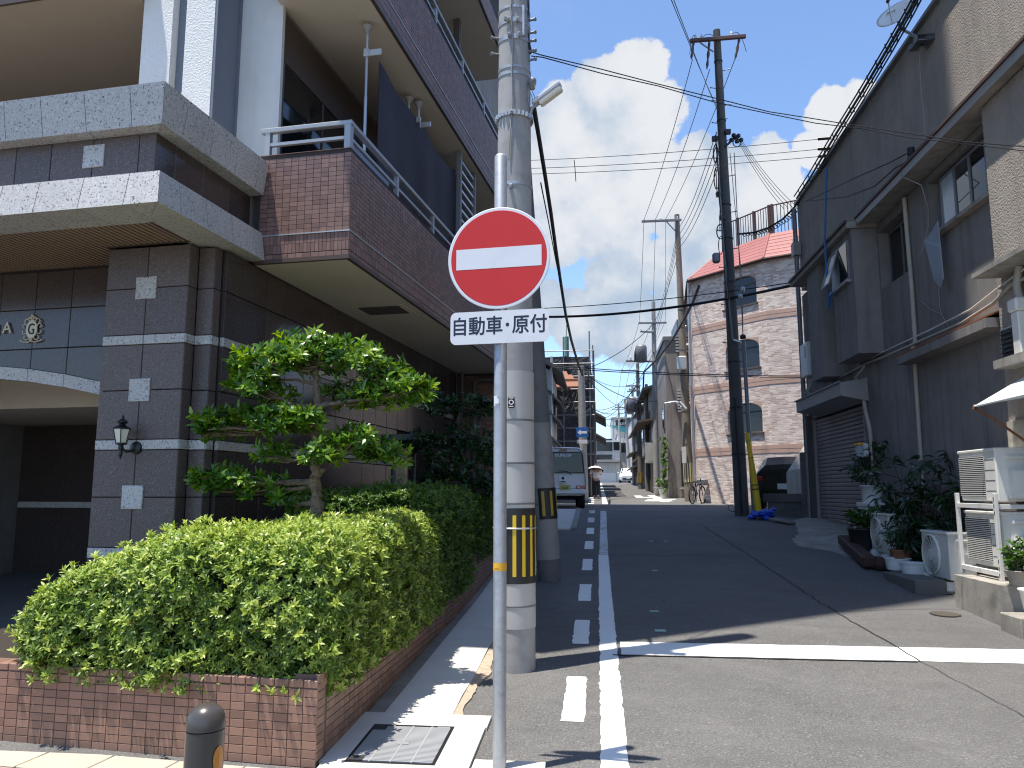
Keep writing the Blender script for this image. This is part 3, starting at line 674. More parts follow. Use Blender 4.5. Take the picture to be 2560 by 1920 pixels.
TS = LBT @ Matrix.Translation((-1.165, 0, 0)) @ SIDE; clad(TS, [-.623, -.492], 'granite_brown_matt')
TS2 = LBT @ Matrix.Translation((0, -.495, 0)); clad(TS2, [-1.165, -1.007], 'granite_brown_matt')
TS3 = LBT @ Matrix.Translation((-1.007, 0, 0)) @ SIDE; clad(TS3, [-.495, -.384], 'granite_brown_matt')
T4 = LBT @ Matrix.Translation((-.965, 0, 0)) @ SIDE
hole = lambda x, z: (3.7 < x < 5.4 and z < 2.35)
clad(T4, [-.384, -.09] + [.306 + .394 * i for i in range(17)], 'granite_brown', hole)
b = LB(); b.box(-1.04, -.995, -.378, 6.85, .1, 3.76); b.box(-1.10, -1.037, -.464, -.385, .1, 3.76); b.build('joint_backing', 'joint_dark', apt)
TSL = LBT @ Matrix.Translation((-1.96, 0, 0)) @ Matrix.Rotation(R(-90), 4, 'Z'); clad(TSL, [.20, .623], 'granite_brown_matt')
# shop-front window in the side wall, with frame, glass and a lintel canopy
w = lbox('window', 'steel_grey', -.99, -.94, 3.72, 3.78, .7, 2.33); lbox('mullion', 'steel_grey', -.99, -.94, 4.55, 4.60, .7, 2.33, parent=w); lbox('mullion', 'steel_grey', -.99, -.94, 5.36, 5.42, .7, 2.33, parent=w)
lbox('pane', 'glass_dark', -.975, -.965, 3.78, 4.55, .7, 2.33, parent=w); lbox('pane', 'glass_dark', -.975, -.965, 4.6, 5.36, .7, 2.33, parent=w)
lbox('screen_panel', 'glass_frost', -.955, -.945, 4.2, 5.3, .8, 1.45, parent=w); lbox('canopy', 'steel_grey', -.96, -.55, 3.6, 5.5, 2.36, 2.44, parent=w)
# entrance wall with segmental arch
TE = LBT @ Matrix.Translation((0, -.17, 0))
UC, ZC, KA = -4.2, 2.89, .0613
za = lambda u: ZC - KA * (u - UC) ** 2
us = [-2.0 - .02] + [-2.32 - .40 * i for i in range(12)]
for i in range(len(us) - 1):
    x1, x0 = us[i], us[i + 1]
    for (z0, z1) in ((3.395, 3.765), (3.012, 3.395)): panel(rect(x0, x1, z0, z1), TE, 'granite_brown')
    panel([(x0 + .003, za(x0) + .003), (x1 - .003, za(x1) + .003), (x1 - .003, 3.009), (x0 + .003, 3.009)], TE, 'granite_brown')
    b = MB(TE); g_ = .003
    P = [(x0 + g_, -.02, za(x0) - .118), (x1 - g_, -.02, za(x1) - .118), (x1 - g_, -.02, za(x1)), (x0 + g_, -.02, za(x0))]; b.prism(P, (0, .14, 0)); b.build('arch_stone', 'granite_grey', apt)
b = MB(TE); b.box(-6.8, -2.0, .031, .12, 2.80, 3.77); b.build('joint_backing', 'joint_dark', apt)
# lettering and crest over the arch
text_on('M', .155, 'brass_plate', apt, TE @ Matrix.Translation((-3.555, -.012, 3.205)) @ Matrix.Rotation(R(90), 4, 'X'), depth=.02)
text_on('A', .155, 'brass_plate', apt, TE @ Matrix.Translation((-3.40, -.012, 3.222)) @ Matrix.Rotation(R(90), 4, 'X'), depth=.02)
crest = MB(TE @ Matrix.Translation((-3.118, -.012, 3.20)))
crest.prism([(.062 * math.cos(a), 0, .088 * math.sin(a)) for a in [2 * math.pi * i / 28 for i in range(28)]], (0, -.012, 0))
def scroll(x, z, r, a0, a1, sx=1, w=.010):
    pts = []
    for i in range(13):
        t = i / 12; a = a0 + (a1 - a0) * t; rr = r * (1 - .55 * t); pts.append((sx * (x + rr * math.cos(a)), -.006, z + rr * math.sin(a)))
    crest.tube(pts, w * .62, 6)
for s in (-1, 1):
    scroll(.065, .075, .034, 3.6, -1.2, s); scroll(.085, .030, .030, 3.4, -1.4, s); scroll(.085, -.022, .03, 2.6, 7.2, s); scroll(.06, -.075, .036, 2.4, 7.4, s); scroll(.03, .10, .026, 4.2, -.6, s)
    crest.tube([(s * .0, -.006, -.115), (s * .04, -.006, -.125), (s * .085, -.006, -.118), (s * .115, -.006, -.110), (s * .118, -.006, -.098)], .007, 6)
crest.tube([(-.028, -.006, .10), (0, -.006, .128), (.028, -.006, .10)], .010, 6); crest.lathe([(0, .115), (.014, .125), (.016, .135), (0, .15)], (0, -.006, 0), 10)
crest.tube([(0, -.006, -.08), (0, -.006, -.12)], .016, 6)
cr_o = crest.build('crest', 'brass_plate', apt)
text_on('G', .15, 'joint_dark', cr_o, TE @ Matrix.Translation((-3.118, -.0265, 3.195)) @ Matrix.Rotation(R(90), 4, 'X'), depth=.004, sx=.72)
# wall lantern on the pier
lan = thing('wall_lantern', 'black iron wall lantern with milky glass on the granite pier', 'wall lantern', tuple(LBT @ Vector((-1.60, -.68, 1.95))), R(-5.9))
T = LBT @ Matrix.Translation((-1.615, -.735, 0)); q = MB(T); q.lathe([(.004, 2.30), (.012, 2.285), (.010, 2.27), (.04, 2.25), (.045, 2.238), (.022, 2.225), (.03, 2.215), (.075, 2.19), (.075, 2.182)], n=6); q.build('cap', 'black_iron', lan)
q = MB(T); q.lathe([(.068, 2.182), (.042, 2.07)], n=6, caps=False); q.build('glass', 'glass_milk', lan)
q = MB(T)
for i in range(6): a = 2 * math.pi * i / 6; q.tube([(.07 * math.cos(a), .07 * math.sin(a), 2.183), (.043 * math.cos(a), .043 * math.sin(a), 2.07)], .0045, 4)
q.lathe([(.046, 2.072), (.046, 2.06), (.018, 2.052), (.022, 2.03), (.015, 2.01), (.016, 1.975), (.008, 1.96), (.011, 1.95), (.0, 1.938)], n=8); q.build('stem', 'black_iron', lan)
q = MB(T); q.tube([(0, 0, 2.03), (.03, .03, 2.00), (.05, .07, 2.01), (.055, .11, 2.03)], .012, 6); q.build('arm', 'black_iron', lan)
q = MB(T @ Matrix.Translation((.06, .112, 2.035)) @ Matrix.Rotation(R(90), 4, 'X')); q.lathe([(.055, .0), (.05, .02), (.02, .03), (0, .03)], n=16); q.build('wall_plate', 'black_iron', lan)
# slatted ceiling of the canopy
t = MB(); t.box(-.0155, .0155, -.5, .5, -.02, .012); sl = mesh_of(t, 'slat', 'soffit_brown')
u = -1.20
while u > -6.3:
    v0, v1 = -1.12, (-.66 if u > -1.98 else -.18)
    o = inst(sl, 'slat', apt, LBT @ Matrix.Translation((u, (v0 + v1) / 2, 3.80)) @ Matrix.Diagonal((1, v1 - v0, 1, 1))); u -= .054
lbox('slat_backing', 'joint_dark', -6.35, -1.17, -1.13, -.2, 3.83, 3.85)
b = LB(); b.box(-1.185, -1.165, -1.12, -.66, 3.775, 3.83); b.box(-1.98, -1.16, -.66, -.63, 3.775, 3.83); b.box(-6.35, -1.98, -.2, -.172, 3.775, 3.83); b.build('slat_trim', 'brown_metal', apt)
# cornice stones (front run, mitred corner, side run)
def stone(plan_b, plan_t, z0, z1, name='cornice_stone'):
    b = LB(); V = [(p[0], p[1], z0) for p in plan_b] + [(p[0], p[1], z1) for p in plan_t]
    b.add(V, [(3, 2, 1, 0), (4, 5, 6, 7), (0, 1, 5, 4), (1, 2, 6, 5), (2, 3, 7, 6), (3, 0, 4, 7)]); return b.build(name, 'granite_grey', apt)
def cornice(z0, z1, vb, vt, ub, ut, inn, fj, sj, rim=False):
    g_ = .003; vi, ui = vb + inn, ub - inn
    if rim:
        for i in range(len(fj)): stone(*[[(fj[i + 1] + g_ if i + 1 < len(fj) else -6.4, vi + .003), (fj[i] - g_ if i else ui - .13, vi + .003), (fj[i] - g_ if i else ui - .13, vi + .14), (fj[i + 1] + g_ if i + 1 < len(fj) else -6.4, vi + .14)]] * 2, z0 + .004, z1 - .1, 'soffit_stone')
        sq = [vi + .003] + sj[1:]
        for i in range(len(sq) - 1): stone(*[[(ui - .003, sq[i] + g_), (ui - .003, sq[i + 1] - g_), (ui - .13, sq[i + 1] - g_), (ui - .13, sq[i] + g_)]] * 2, z0 + .004, z1 - .1, 'soffit_stone')
    e = [ub] + fj
    for i in range(len(e) - 1):
        a, c = e[i + 1] + g_, e[i] - g_
        if i == 0: stone([(a, vb), (ub, vb), (ui, vi), (a, vi)], [(a, vt), (ut, vt), (ui, vi), (a, vi)], z0, z1)
        else: stone([(a, vb), (c, vb), (c, vi), (a, vi)], [(a, vt), (c, vt), (c, vi), (a, vi)], z0, z1)
    e = [vb] + sj
    for i in range(len(e) - 1):
        a, c = e[i] + g_, e[i + 1] - g_
        if i == 0: stone([(ub, vb + .004), (ub, c), (ui, c), (ui, vi + .004)], [(ut, vt + .004), (ut, c), (ui, c), (ui, vi + .004)], z0, z1)
        else: stone([(ub, a), (ub, c), (ui, c), (ui, a)], [(ut, a), (ut, c), (ui, c), (ui, a)], z0, z1)
cornice(4.41, 4.715, -1.455, -1.51, -.872, -.83, .25, [-1.13, -1.53, -1.925] + [-2.265 - .39 * i for i in range(11)], [-1.21, -.855, -.49, -.15, -.002])
cornice(3.777, 4.04, -1.505, -1.455, -.827, -.865, .25, [-1.12, -1.515, -1.91] + [-2.25 - .39 * i for i in range(11)], [-1.225, -.88, -.51, -.148, -.002], True)
fz = [-1.0, -1.15, -1.56, -1.945] + [-2.275 - .39 * i for i in range(11)]
for i in range(len(fz) - 1): panel(rect(fz[i + 1], fz[i], 4.042, 4.408), LBT @ Matrix.Translation((0, -1.34, 0)), 'granite_brown_matt', .03, 'frieze_panel')
sv = [-1.34, -1.1, -.73, -.36, -.002]
for i in range(4): panel(rect(sv[i], sv[i + 1], 4.042, 4.408), LBT @ Matrix.Translation((-1.0, 0, 0)) @ SIDE, 'granite_brown', .03, 'frieze_panel')
panel(rect(-1.645, -1.45, 4.17, 4.36), LBT @ Matrix.Translation((0, -1.35, 0)), 'granite_grey', .02, 'square_stone')
# --- pilaster and walls of the first floor upward
b = LB(); b.box(-2.19, -1.86, -.13, .33, 4.709, 46); b.box(-1.71, -1.40, -.13, .33, 4.709, 46); b.build('pilaster', 'stucco_white', apt)
b = LB(); b.box(-1.858, -1.712, -.04, .33, 4.709, 46); b.build('pilaster_groove', 'panel_and_shade_blue', apt)
b = LB(); b.box(-1.398, -1.385, -.10, .27, 4.709, 46); b.box(-1.398, -1.372, -.125, -.095, 4.709, 46); b.box(-1.398, -1.372, .255, .285, 4.709, 46); b.build('pilaster_side', 'panel_and_shade_blue', apt)  # blue-grey colour paints shade onto the white pilaster's side
b = LB(); b.box(-2.215, -2.193, -.10, .33, 4.709, 46); b.build('pilaster_trim', 'aluminium', apt)
b = LB(); b.box(-1.40, -.92, .29, .338, 4.709, 46); b.build('gable_wall', 'plaster_white', apt)
lbox('ceiling', 'soffit_tan', -12, -2.22, -.36, 1.69, 6.48, 6.60)
lbox('slab_edge', 'brown_metal', -12, -2.22, -.39, -.362, 6.47, 6.62); lbox('parapet', 'tile_brown_shaded', -12, -2.22, -.39, -.2, 6.625, 7.6)
lbox('recess_wall', 'brown_metal', -12, -2.2, 1.6, 1.69, 4.71, 6.48)
for i in range(3): lbox('balcony_window', 'glass_dark', -4.9 + 1.0 * i - 1, -4.95 + 1.0 * i, 1.57, 1.598, 4.85, 6.0)
b = LB(); b.box(-.945, -.93, .34, 6.9, 5.97, 6.478); b.build('beam', 'brown_metal', apt)
for (v0, v1) in ((.40, 1.25), (1.27, 2.1), (2.5, 3.3), (3.32, 4.1)): lbox('balcony_window', 'glass_dark', -.955, -.94, v0, v1, 4.75, 5.95)
for v in (.36, 1.24, 2.1, 2.45, 3.29, 4.1): lbox('window_frame', 'pipe_dark', -.95, -.932, v, v + .035, 4.72, 5.965)
# --- balconies
TILE = tile_mesh(.0722, .0402, .0045, 'tile_brown_shaded', c=.0012); SOLD = tile_mesh(.0350, .0825, .0045, 'tile_brown_shaded', c=.0012)
def balcony(k, v0, v1, detail):
    z = 3.75 + 2.78 * k if k else 3.751; top = z + 1.05; q = LB()
    q.box(-.945, -.012, v0 + .012, v1, z + .035, z + .20); q.box(-.14, -.012, v0 + .012, v1, z + .2, top - .004); q.box(-.93, -.14, v0 + .012, v0 + .13, z + .2, top - .004)
    bal = q.build('balcony', 'grout_dark', apt)
    q = LB(); q.box(-.945, -.035, v0 + .035, v1, z, z + .034); q.build('soffit', 'soffit_cream', bal)
    q = LB(); q.box(-.945, .004, v0 - .004, v0 + .033, z - .002, z + .036); q.box(-.033, .004, v0 + .033, v1, z - .002, z + .036); q.build('drip_trim', 'brown_metal', bal)
    if detail == 0: return bal
    P = .0757; pr = .0437
    FT = LBT @ Matrix.Translation((0, v0 + .012, 0)); ST = LBT @ Matrix.Translation((-.012, 0, 0)) @ SIDE
    rows = [z + .268 + .02 + pr * i for i in range(17)]; lowrow = z + .058
    ncol = int((v1 - v0) / P)
    if detail == 2:
        n = 0
        for r_ in rows + [lowrow]:
            for i in range(12): inst(TILE, 'tile', bal, FT @ Matrix.Translation((-P * (i + .5), 0, r_))); n += 1
        for zz in (z + .128, z + .214):
            for i in range(24): inst(SOLD, 'tile', bal, FT @ Matrix.Translation((-P / 2 * (i + .5), 0, zz))); n += 1
        for i in range(2):
            for r_ in rows: inst(TILE, 'tile', bal, ST @ Matrix.Translation((v0 + P * (i + .5), 0, r_))); n += 1
        s0 = 2
    else: s0 = 0
    t = MB(); tiles_joined(t, .0722, .0402, .0045, [(v0 + P * (i + .5), r_) for i in range(s0, ncol) for r_ in rows] + [(v0 + P * (i + .5), lowrow) for i in range(ncol)], ST)
    tiles_joined(t, .0350, .0825, .0045, [(v0 + P / 2 * (i + .5), zz) for i in range(2 * ncol) for zz in (z + .128, z + .214)], ST)
    o = t.build('tiling', 'tile_brown_shaded', bal, kind='stuff')
    q = LB(); q.box(-.93, .001, v0 - .001, v0 + .012, z + .257, z + .268); q.box(-.012, .001, v0 + .012, v1, z + .257, z + .268); q.build('metal_strip', 'aluminium', bal)
    q = LB(); q.box(-.93, -.012, v0, v0 + .13, top - .004, top + .0); q.build('coping', 'tile_brown_shaded', bal)
    zr = z + 1.335; T_ = LB()
    T_.box(-.95, -.02, v0 + .025, v0 + .085, zr - .045, zr, .006); T_.box(-.085, -.025, v0 + .085, v1, zr - .045, zr, .006); T_.build('top_rail', 'rail_metal', bal)
    T_ = LB(); T_.box(-.90, -.07, v0 + .035, v0 + .07, zr - .18, zr - .15); T_.box(-.07, -.04, v0 + .07, v1, zr - .18, zr - .15); T_.build('mid_rail', 'rail_metal', bal)
    for v in [v0 + .02] + [v0 + 1.24 * i for i in range(1, int((v1 - v0) / 1.24) + 1)]:
        T_ = LB(); T_.box(-.09 if v < v0 + .1 else -.075, -.03, v, v + (.07 if v < v0 + .1 else .05), top, zr - .045); T_.build('rail_post', 'rail_metal', bal)
    T_ = LB(); T_.box(-.90, -.85, v0 + .03, v0 + .08, top, zr - .045); T_.build('rail_post', 'rail_metal', bal)
    return bal
B0 = balcony(0, 0, 6.9, 2); B1 = balcony(1, 0, 6.9, 1); B2 = balcony(2, -.95, 6.9, 0)
t = MB(); ST = LBT @ Matrix.Translation((-.012, 0, 0)) @ SIDE
tiles_joined(t, .0722, .0402, .0045, [(3.0 + .0757 * i, 9.4 + .0437 * r_) for i in range(51) for r_ in range(8)], ST); t.build('tiling', 'tile_brown_shaded', B2, kind='stuff')
for k in range(3, 15): balcony(k, -.95, 6.9, 0)  # unseen upper floors pushed forward to set the road shadow's edge
lbox('shadow_filler', 'render_grey', -1.0, -.002, -.94, -.7, 9.5, 46); lbox('shadow_filler', 'render_grey', -.6, -.05, -.7, 6.85, 10.35, 46)  # unseen solid fill, added so the building's cast shadow has a clean edge
q = LB(); q.box(-.68, -.19, 1.79, 2.13, 3.738, 3.752); hb = q.build('escape_hatch', 'pipe_dark', B0)  # flat dark plate, stands in for the shaded hollow of the hatch
q = LB(); q.box(-.74, -.13, 2.13, 2.3, 3.744, 3.752); q.box(-.74, -.68, 1.74, 2.13, 3.744, 3.752); q.box(-.19, -.13, 1.74, 2.13, 3.744, 3.752); q.build('hatch_rim', 'soffit_cream', B0)
lv = lbox('louvre_frame', 'steel_grey', -.14, -.08, 3.84, 3.91, 4.8, 6.49, parent=B0); lbox('louvre_frame', 'steel_grey', -.14, -.08, 4.62, 4.68, 4.8, 6.49, parent=B0)
for i in range(11): lbox('louvre_slat', 'aluminium', -.125, -.095, 3.91, 4.62, 4.92 + .145 * i, 4.955 + .145 * i, parent=B0)
lbox('side_panel', 'render_grey', -.9, -.15, 4.7, 4.76, 4.8, 6.485, parent=B0)
lbox('drain_pipe', 'pipe_dark', -.55, -.45, 4.95, 5.05, 7.55, 9.31, parent=B1)
# end wall of the recess below the balcony, tiled, with drain pipes
lbox('end_wall', 'grout_dark', -1.0, -.03, 6.9, 7.1, 0, 3.75)
t = MB(); tiles_joined(t, .0722, .0402, .0045, [(-.99 + .0757 * (i + .5), .5 + .0437 * r_) for i in range(12) for r_ in range(74)], LBT @ Matrix.Translation((0, 6.9, 0))); t.build('tiling', 'tile_brown_shaded', apt, kind='stuff')
q = LB(); q.smooth = True; q.tube([(-.62, 6.7, .5), (-.62, 6.7, 3.50), (-.62, 6.7, 3.56), (-.60, 6.7, 3.60), (-.52, 6.7, 3.61), (-.22, 6.7, 3.60), (-.17, 6.7, 3.63), (-.16, 6.7, 3.76)], .05, 10); q.build('drain_pipe', 'pipe_dark', apt)
q = LB(); q.smooth = True; q.tube([(-.86, 6.75, .5), (-.86, 6.75, 3.75)], .045, 10); q.build('drain_pipe', 'pipe_dark', apt)
# things on the first-floor balcony
def laundry_pole(u, v, lab):
    t_ = thing('laundry_pole', lab, 'laundry pole', tuple(LBT @ Vector((u, v, 4.78))), R(-5.9), 'tension laundry poles on the balcony')
    q = LB(); q.smooth = True; q.lathe([(.016, 4.80), (.016, 5.7), (.013, 5.705), (.013, 6.40)], (u, v, 0), 10); q.build('pole', 'aluminium', t_)
    q = LB(); q.lathe([(.014, 6.38), (.02, 6.42), (.052, 6.455), (.055, 6.476)], (u, v, 0), 14); q.build('foot_cap', 'pot_grey', t_)
    q = LB(); q.box(u + .012, u + .16, v - .012, v + .012, 6.14, 6.21, .006); q.box(u - .03, u + .03, v - .03, v + .03, 6.13, 6.22, .008); q.build('hanger_arm', 'aluminium', t_)
    q = LB(); q.box(u - .035, u + .035, v - .035, v + .035, 5.0, 5.09, .01); q.build('clamp', 'pot_grey', t_); return t_
laundry_pole(-.20, .73, 'nearer silver laundry pole braced between balcony rail and ceiling'); laundry_pole(-.20, 2.36, 'farther laundry pole behind the dark balcony shade')
laundry_pole(-.28, 2.22, 'laundry pole half hidden behind the dark shade screen')
q = LB(); n = 24
zt = lambda s: 6.24 - .13 * math.sin(math.pi * min(1, s / 1.45)) * .6 if s < 1.45 else 6.22 - .10 * math.sin(math.pi * (s - 1.45) / 1.4)
V = []; F = []
for i in range(n + 1):
    s = 2.85 * i / n; v = 1.0 + s; uo = -.17 + .008 * math.sin(9 * s)
    V += [(uo, v, 4.85), (uo + .01 * math.sin(5 * s), v, 5.5), (uo, v, zt(s)), (uo - .006, v, 4.85), (uo - .006 + .01 * math.sin(5 * s), v, 5.5), (uo - .006, v, zt(s))]
for i in range(n):
    a, c = 6 * i, 6 * i + 6
    F += [(a, c, c + 1, a + 1), (a + 1, c + 1, c + 2, a + 2), (a + 3, a + 4, c + 4, c + 3), (a + 4, a + 5, c + 5, c + 4), (a + 2, c + 2, c + 5, a + 5)]
q.add(V, F); tag(q.build('shade_screen', 'screen_plum', loc=tuple(LBT @ Vector((-.17, 2.4, 4.85)))), 'dark woven shade screen hung along the first-floor balcony', 'shade screen')
q = LB(); q.add([(-.13, .25, 5.02), (-.13, 1.25, 5.0), (-.14, 1.3, 4.62), (-.15, .6, 4.60), (-.13, .2, 4.72), (-.15, .25, 5.02), (-.15, 1.25, 5.0), (-.17, 1.3, 4.62), (-.18, .6, 4.6), (-.15, .2, 4.72)],
                [(0, 1, 2, 3, 4), (9, 8, 7, 6, 5), (0, 5, 6, 1), (1, 6, 7, 2), (2, 7, 8, 3), (3, 8, 9, 4), (4, 9, 5, 0)])
mat('cloth_blue', (.42, .50, .68), .8, var=.1); tag(q.build('hung_sheet', 'cloth_blue', loc=tuple(LBT @ Vector((-.14, .8, 4.6)))), 'pale blue sheet hung behind the balcony rail', 'sheet')

# ================================================================== planter
pl = thing('planter', 'low brown-tiled planter holding the clipped azalea hedge', 'planter', (-1.52, 4.22, .21))
PF = Matrix.Translation((-1.52, 4.22, 0)) @ Matrix.Rotation(R(-6.3), 4, 'Z')      # front run: local -x is leftward
PS = Matrix.Translation((-1.52, 4.22, 0)) @ Matrix.Rotation(R(-.75), 4, 'Z') @ SIDE   # side run: local +x runs up the street
PP, PR_ = .0872, .0447; ZT = .662
b = MB(PF); b.box(-3.2, -.008, .003, .13, .1, ZT - .003); b.build('wall', 'grout', pl)
b = MB(PS); b.box(.024, 3.05, .003, .14, .1, ZT + .03 - .003); b.build('wall', 'grout', pl)
b = MB(PS); b.box(3.055, 8.6, .003, .16, .1, .945); b.build('wall', 'grout', pl)
TP = tile_mesh(.0832, .0412, .010, 'tile_brown', c=.0014); CP = MB(); CP.box(-.041, .041, -.012, .105, -.020, .020, .004); CPM = mesh_of(CP, 'coping_tile', 'tile_brown')
n = 0
for i in range(25):
    inst(CPM, 'coping_tile', pl, PF @ Matrix.Translation((-PP * (i + .5), .008, ZT - .02)))
    for r_ in range(1, 11): inst(TP, 'tile', pl, PF @ Matrix.Translation((-PP * (i + .5), .008, ZT - .0224 - PR_ * r_))); n += 1
for i in range(5):
    for r_ in range(10): inst(TP, 'tile', pl, PS @ Matrix.Translation((PP * (i + .5), .008, ZT + .008 - PR_ * r_))); n += 1
t = MB(); tiles_joined(t, .0832, .0412, .010, [(PP * (i + .5), ZT + .008 - PR_ * r_) for i in range(5, 35) for r_ in range(12)] + [(3.055 + PP * (i + .5), .925 - PR_ * r_) for i in range(63) for r_ in range(14)], PS @ Matrix.Translation((0, .008, 0)))
tiles_joined(t, .0832, .0412, .010, [(-PP * (i + .5), ZT - .0224 - PR_ * r_) for i in range(25, 36) for r_ in range(11)], PF @ Matrix.Translation((0, .008, 0)))
t.build('tiling', 'tile_brown', pl, kind='stuff')
b = MB(PF); b.prism([(-3.2, .13, .3), (-.16, .13, .3), (-.46, 2.7, .3), (-3.2, 2.7, .3)], (0, 0, ZT - .33)); b.build('soil', 'soil', pl)
b = MB(PS); b.box(2.0, 8.6, .16, 1.0, .3, .90); b.build('soil', 'soil', pl)

# ================================================================== hedges
def rounded_samples(x0, x1, y0, y1, z0, z1, r, dens, rg, faces='ftrlb', wob=.055, T=None):
    P = []; Nn = []
    A = {'f': (x1 - x0) * (z1 - z0), 'b': (x1 - x0) * (z1 - z0), 't': (x1 - x0) * (y1 - y0), 'r': (y1 - y0) * (z1 - z0), 'l': (y1 - y0) * (z1 - z0)}
    for f in faces:
        n = int(A[f] * dens); u = rg.uniform(0, 1, (n, 2))
        if f in 'fb': p = np.stack([x0 + u[:, 0] * (x1 - x0), np.full(n, y0 if f == 'f' else y1), z0 + u[:, 1] * (z1 - z0)], 1)
        elif f == 't': p = np.stack([x0 + u[:, 0] * (x1 - x0), y0 + u[:, 1] * (y1 - y0), np.full(n, z1)], 1)
        else: p = np.stack([np.full(n, x1 if f == 'r' else x0), y0 + u[:, 0] * (y1 - y0), z0 + u[:, 1] * (z1 - z0)], 1)
        P.append(p)
    P = np.concatenate(P); rr = np.minimum(r, np.array([(x1 - x0), (y1 - y0), (z1 - z0) * 2]) / 2.01)
    q = np.clip(P, np.array([x0, y0, z0 - 9]) + rr, np.array([x1, y1, z1]) - rr); d = P - q; nn = d / (np.linalg.norm(d, axis=1, keepdims=True) + 1e-9)
    P = q + nn * np.minimum(np.linalg.norm(d, axis=1, keepdims=True), r)
    w = (np.sin(P[:, 0] * 7.3 + P[:, 1] * 3.1) + np.sin(P[:, 1] * 8.7 - P[:, 2] * 5.) + np.sin(P[:, 2] * 9.1 + P[:, 0] * 4.)) / 3
    P = P + nn * (w * wob)[:, None]
    return P, nn
def hedge(name, label, boxes, lm, dens=900, L=.034, W=.0125, warp=None, seed=1, group=None, per=7, fringe=True, base=(0, 0, 0)):
    rg = np.random.default_rng(seed); h = thing(name, label, 'hedge', base, 0, group); Vs = []; Fs = []; Rs = []; off = 0
    core = MB()
    for (x0, x1, y0, y1, z0, z1, r, faces) in boxes:
        for (dep, dn) in ((0., 1.), (.05, .8), (.11, .45)):
            P, nn = rounded_samples(x0 + dep, x1 - dep, y0 + dep, y1 - dep, z0, z1 - dep, r, dens * dn, rg, faces)
            lf = (np.sin(P[:, 0] * 17 + P[:, 2] * 9 + seed) * np.sin(P[:, 1] * 14 - P[:, 0] * 6) + np.sin(P[:, 2] * 21 + P[:, 0] * 12) * np.sin(P[:, 1] * 19 + P[:, 2] * 7)) * .5
            keep = (lf > -.42) | (rg.uniform(0, 1, len(P)) < .35) if dep < .1 else np.ones(len(P), bool); P, nn, lf = P[keep], nn[keep], lf[keep]
            if warp: P = warp(P)
            ax = nn + np.array([0, 0, .55]) + rg.normal(size=nn.shape) * .38
            topness = np.clip(nn[:, 2], 0, 1); br = np.clip(rg.normal(.34, .19, len(P)) + .36 * topness + .16 * lf - dep * 2.0, 0, 1)  # deeper leaves drawn darker, shade put into their colour
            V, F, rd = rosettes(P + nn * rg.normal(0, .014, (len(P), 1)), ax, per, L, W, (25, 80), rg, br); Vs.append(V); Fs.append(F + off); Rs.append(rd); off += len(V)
        e = .15; nx = 10
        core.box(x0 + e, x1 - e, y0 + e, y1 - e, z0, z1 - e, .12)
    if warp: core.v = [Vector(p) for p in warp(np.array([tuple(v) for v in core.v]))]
    P, nn = rounded_samples(*boxes[0][:7], dens * .06, rg, boxes[0][7])                  # stray sprigs
    if warp: P = warp(P)
    V, F, rd = rosettes(P + nn * rg.uniform(.02, .075, (len(P), 1)), nn + np.array([0, 0, .8]) + rg.normal(size=nn.shape) * .3, per + 2, L * 1.15, W * 1.1, (20, 70), rg, np.clip(rg.normal(.75, .15, len(P)), 0, 1)); Vs.append(V); Fs.append(F + off); Rs.append(rd); off += len(V)
    core.build('shade_core', 'hedge_core', h)  # dark box filling the hedge, stands in for its shaded inside
    tw = MB(); tr_ = random.Random(seed)                                                 # twigs showing in the gaps
    for (x0, x1, y0, y1, z0, z1, r, faces) in boxes:
        for k in range(150):
            a = Vector((tr_.uniform(x0 + .2, x1 - .15), tr_.uniform(y0 + .12, y1), tr_.uniform(z0 + .05, z1 - .25))); d = Vector((tr_.gauss(0, .4) + (.6 if a.x > x1 - .5 else 0), -tr_.random(), tr_.uniform(.2, 1.2))).normalized() * tr_.uniform(.12, .26)
            e = [a, a + d * .5, a + d + Vector((0, 0, .02))]
            if warp: e = [Vector(q) for q in warp(np.array([tuple(q) for q in e]))]
            tw.tube(e, [.006, .0045, .003], 4)
    tw.build('twigs', 'bark', h, kind='stuff')
    np_mesh('foliage', np.concatenate(Vs), np.concatenate(Fs), lm, h, np.concatenate(Rs), 'stuff'); return h
def warp1(P):
    P = P.copy(); x = P[:, 0]; s = np.clip((-2.30 - x) / 1.15, 0, 1); P[:, 2] = .62 + (P[:, 2] - .62) * (1 - .42 * s ** 1.4)
    P[:, 1] += (-(x + 1.5)) * .085
    return P
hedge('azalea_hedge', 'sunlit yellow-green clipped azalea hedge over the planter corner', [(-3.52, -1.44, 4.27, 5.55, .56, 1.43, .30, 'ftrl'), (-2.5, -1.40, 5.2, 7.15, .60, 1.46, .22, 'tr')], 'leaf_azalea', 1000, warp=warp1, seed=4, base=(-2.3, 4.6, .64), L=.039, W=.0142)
hedge('azalea_hedge', 'darker clipped hedge in the balcony shade behind the small tree', [(-2.75, -1.42, 6.75, 8.75, .66, 1.66, .16, 'ftr')], 'leaf_azalea_shaded', 850, seed=5, base=(-2.0, 7.5, .9), L=.036, W=.013)
hedge('azalea_hedge', 'farthest dark hedge seen just left of the sign post', [(-2.6, -1.44, 9.0, 12.6, .85, 1.66, .16, 'ftr')], 'leaf_azalea_shaded', 600, seed=6, base=(-2.0, 10.5, .9), L=.036, W=.013)

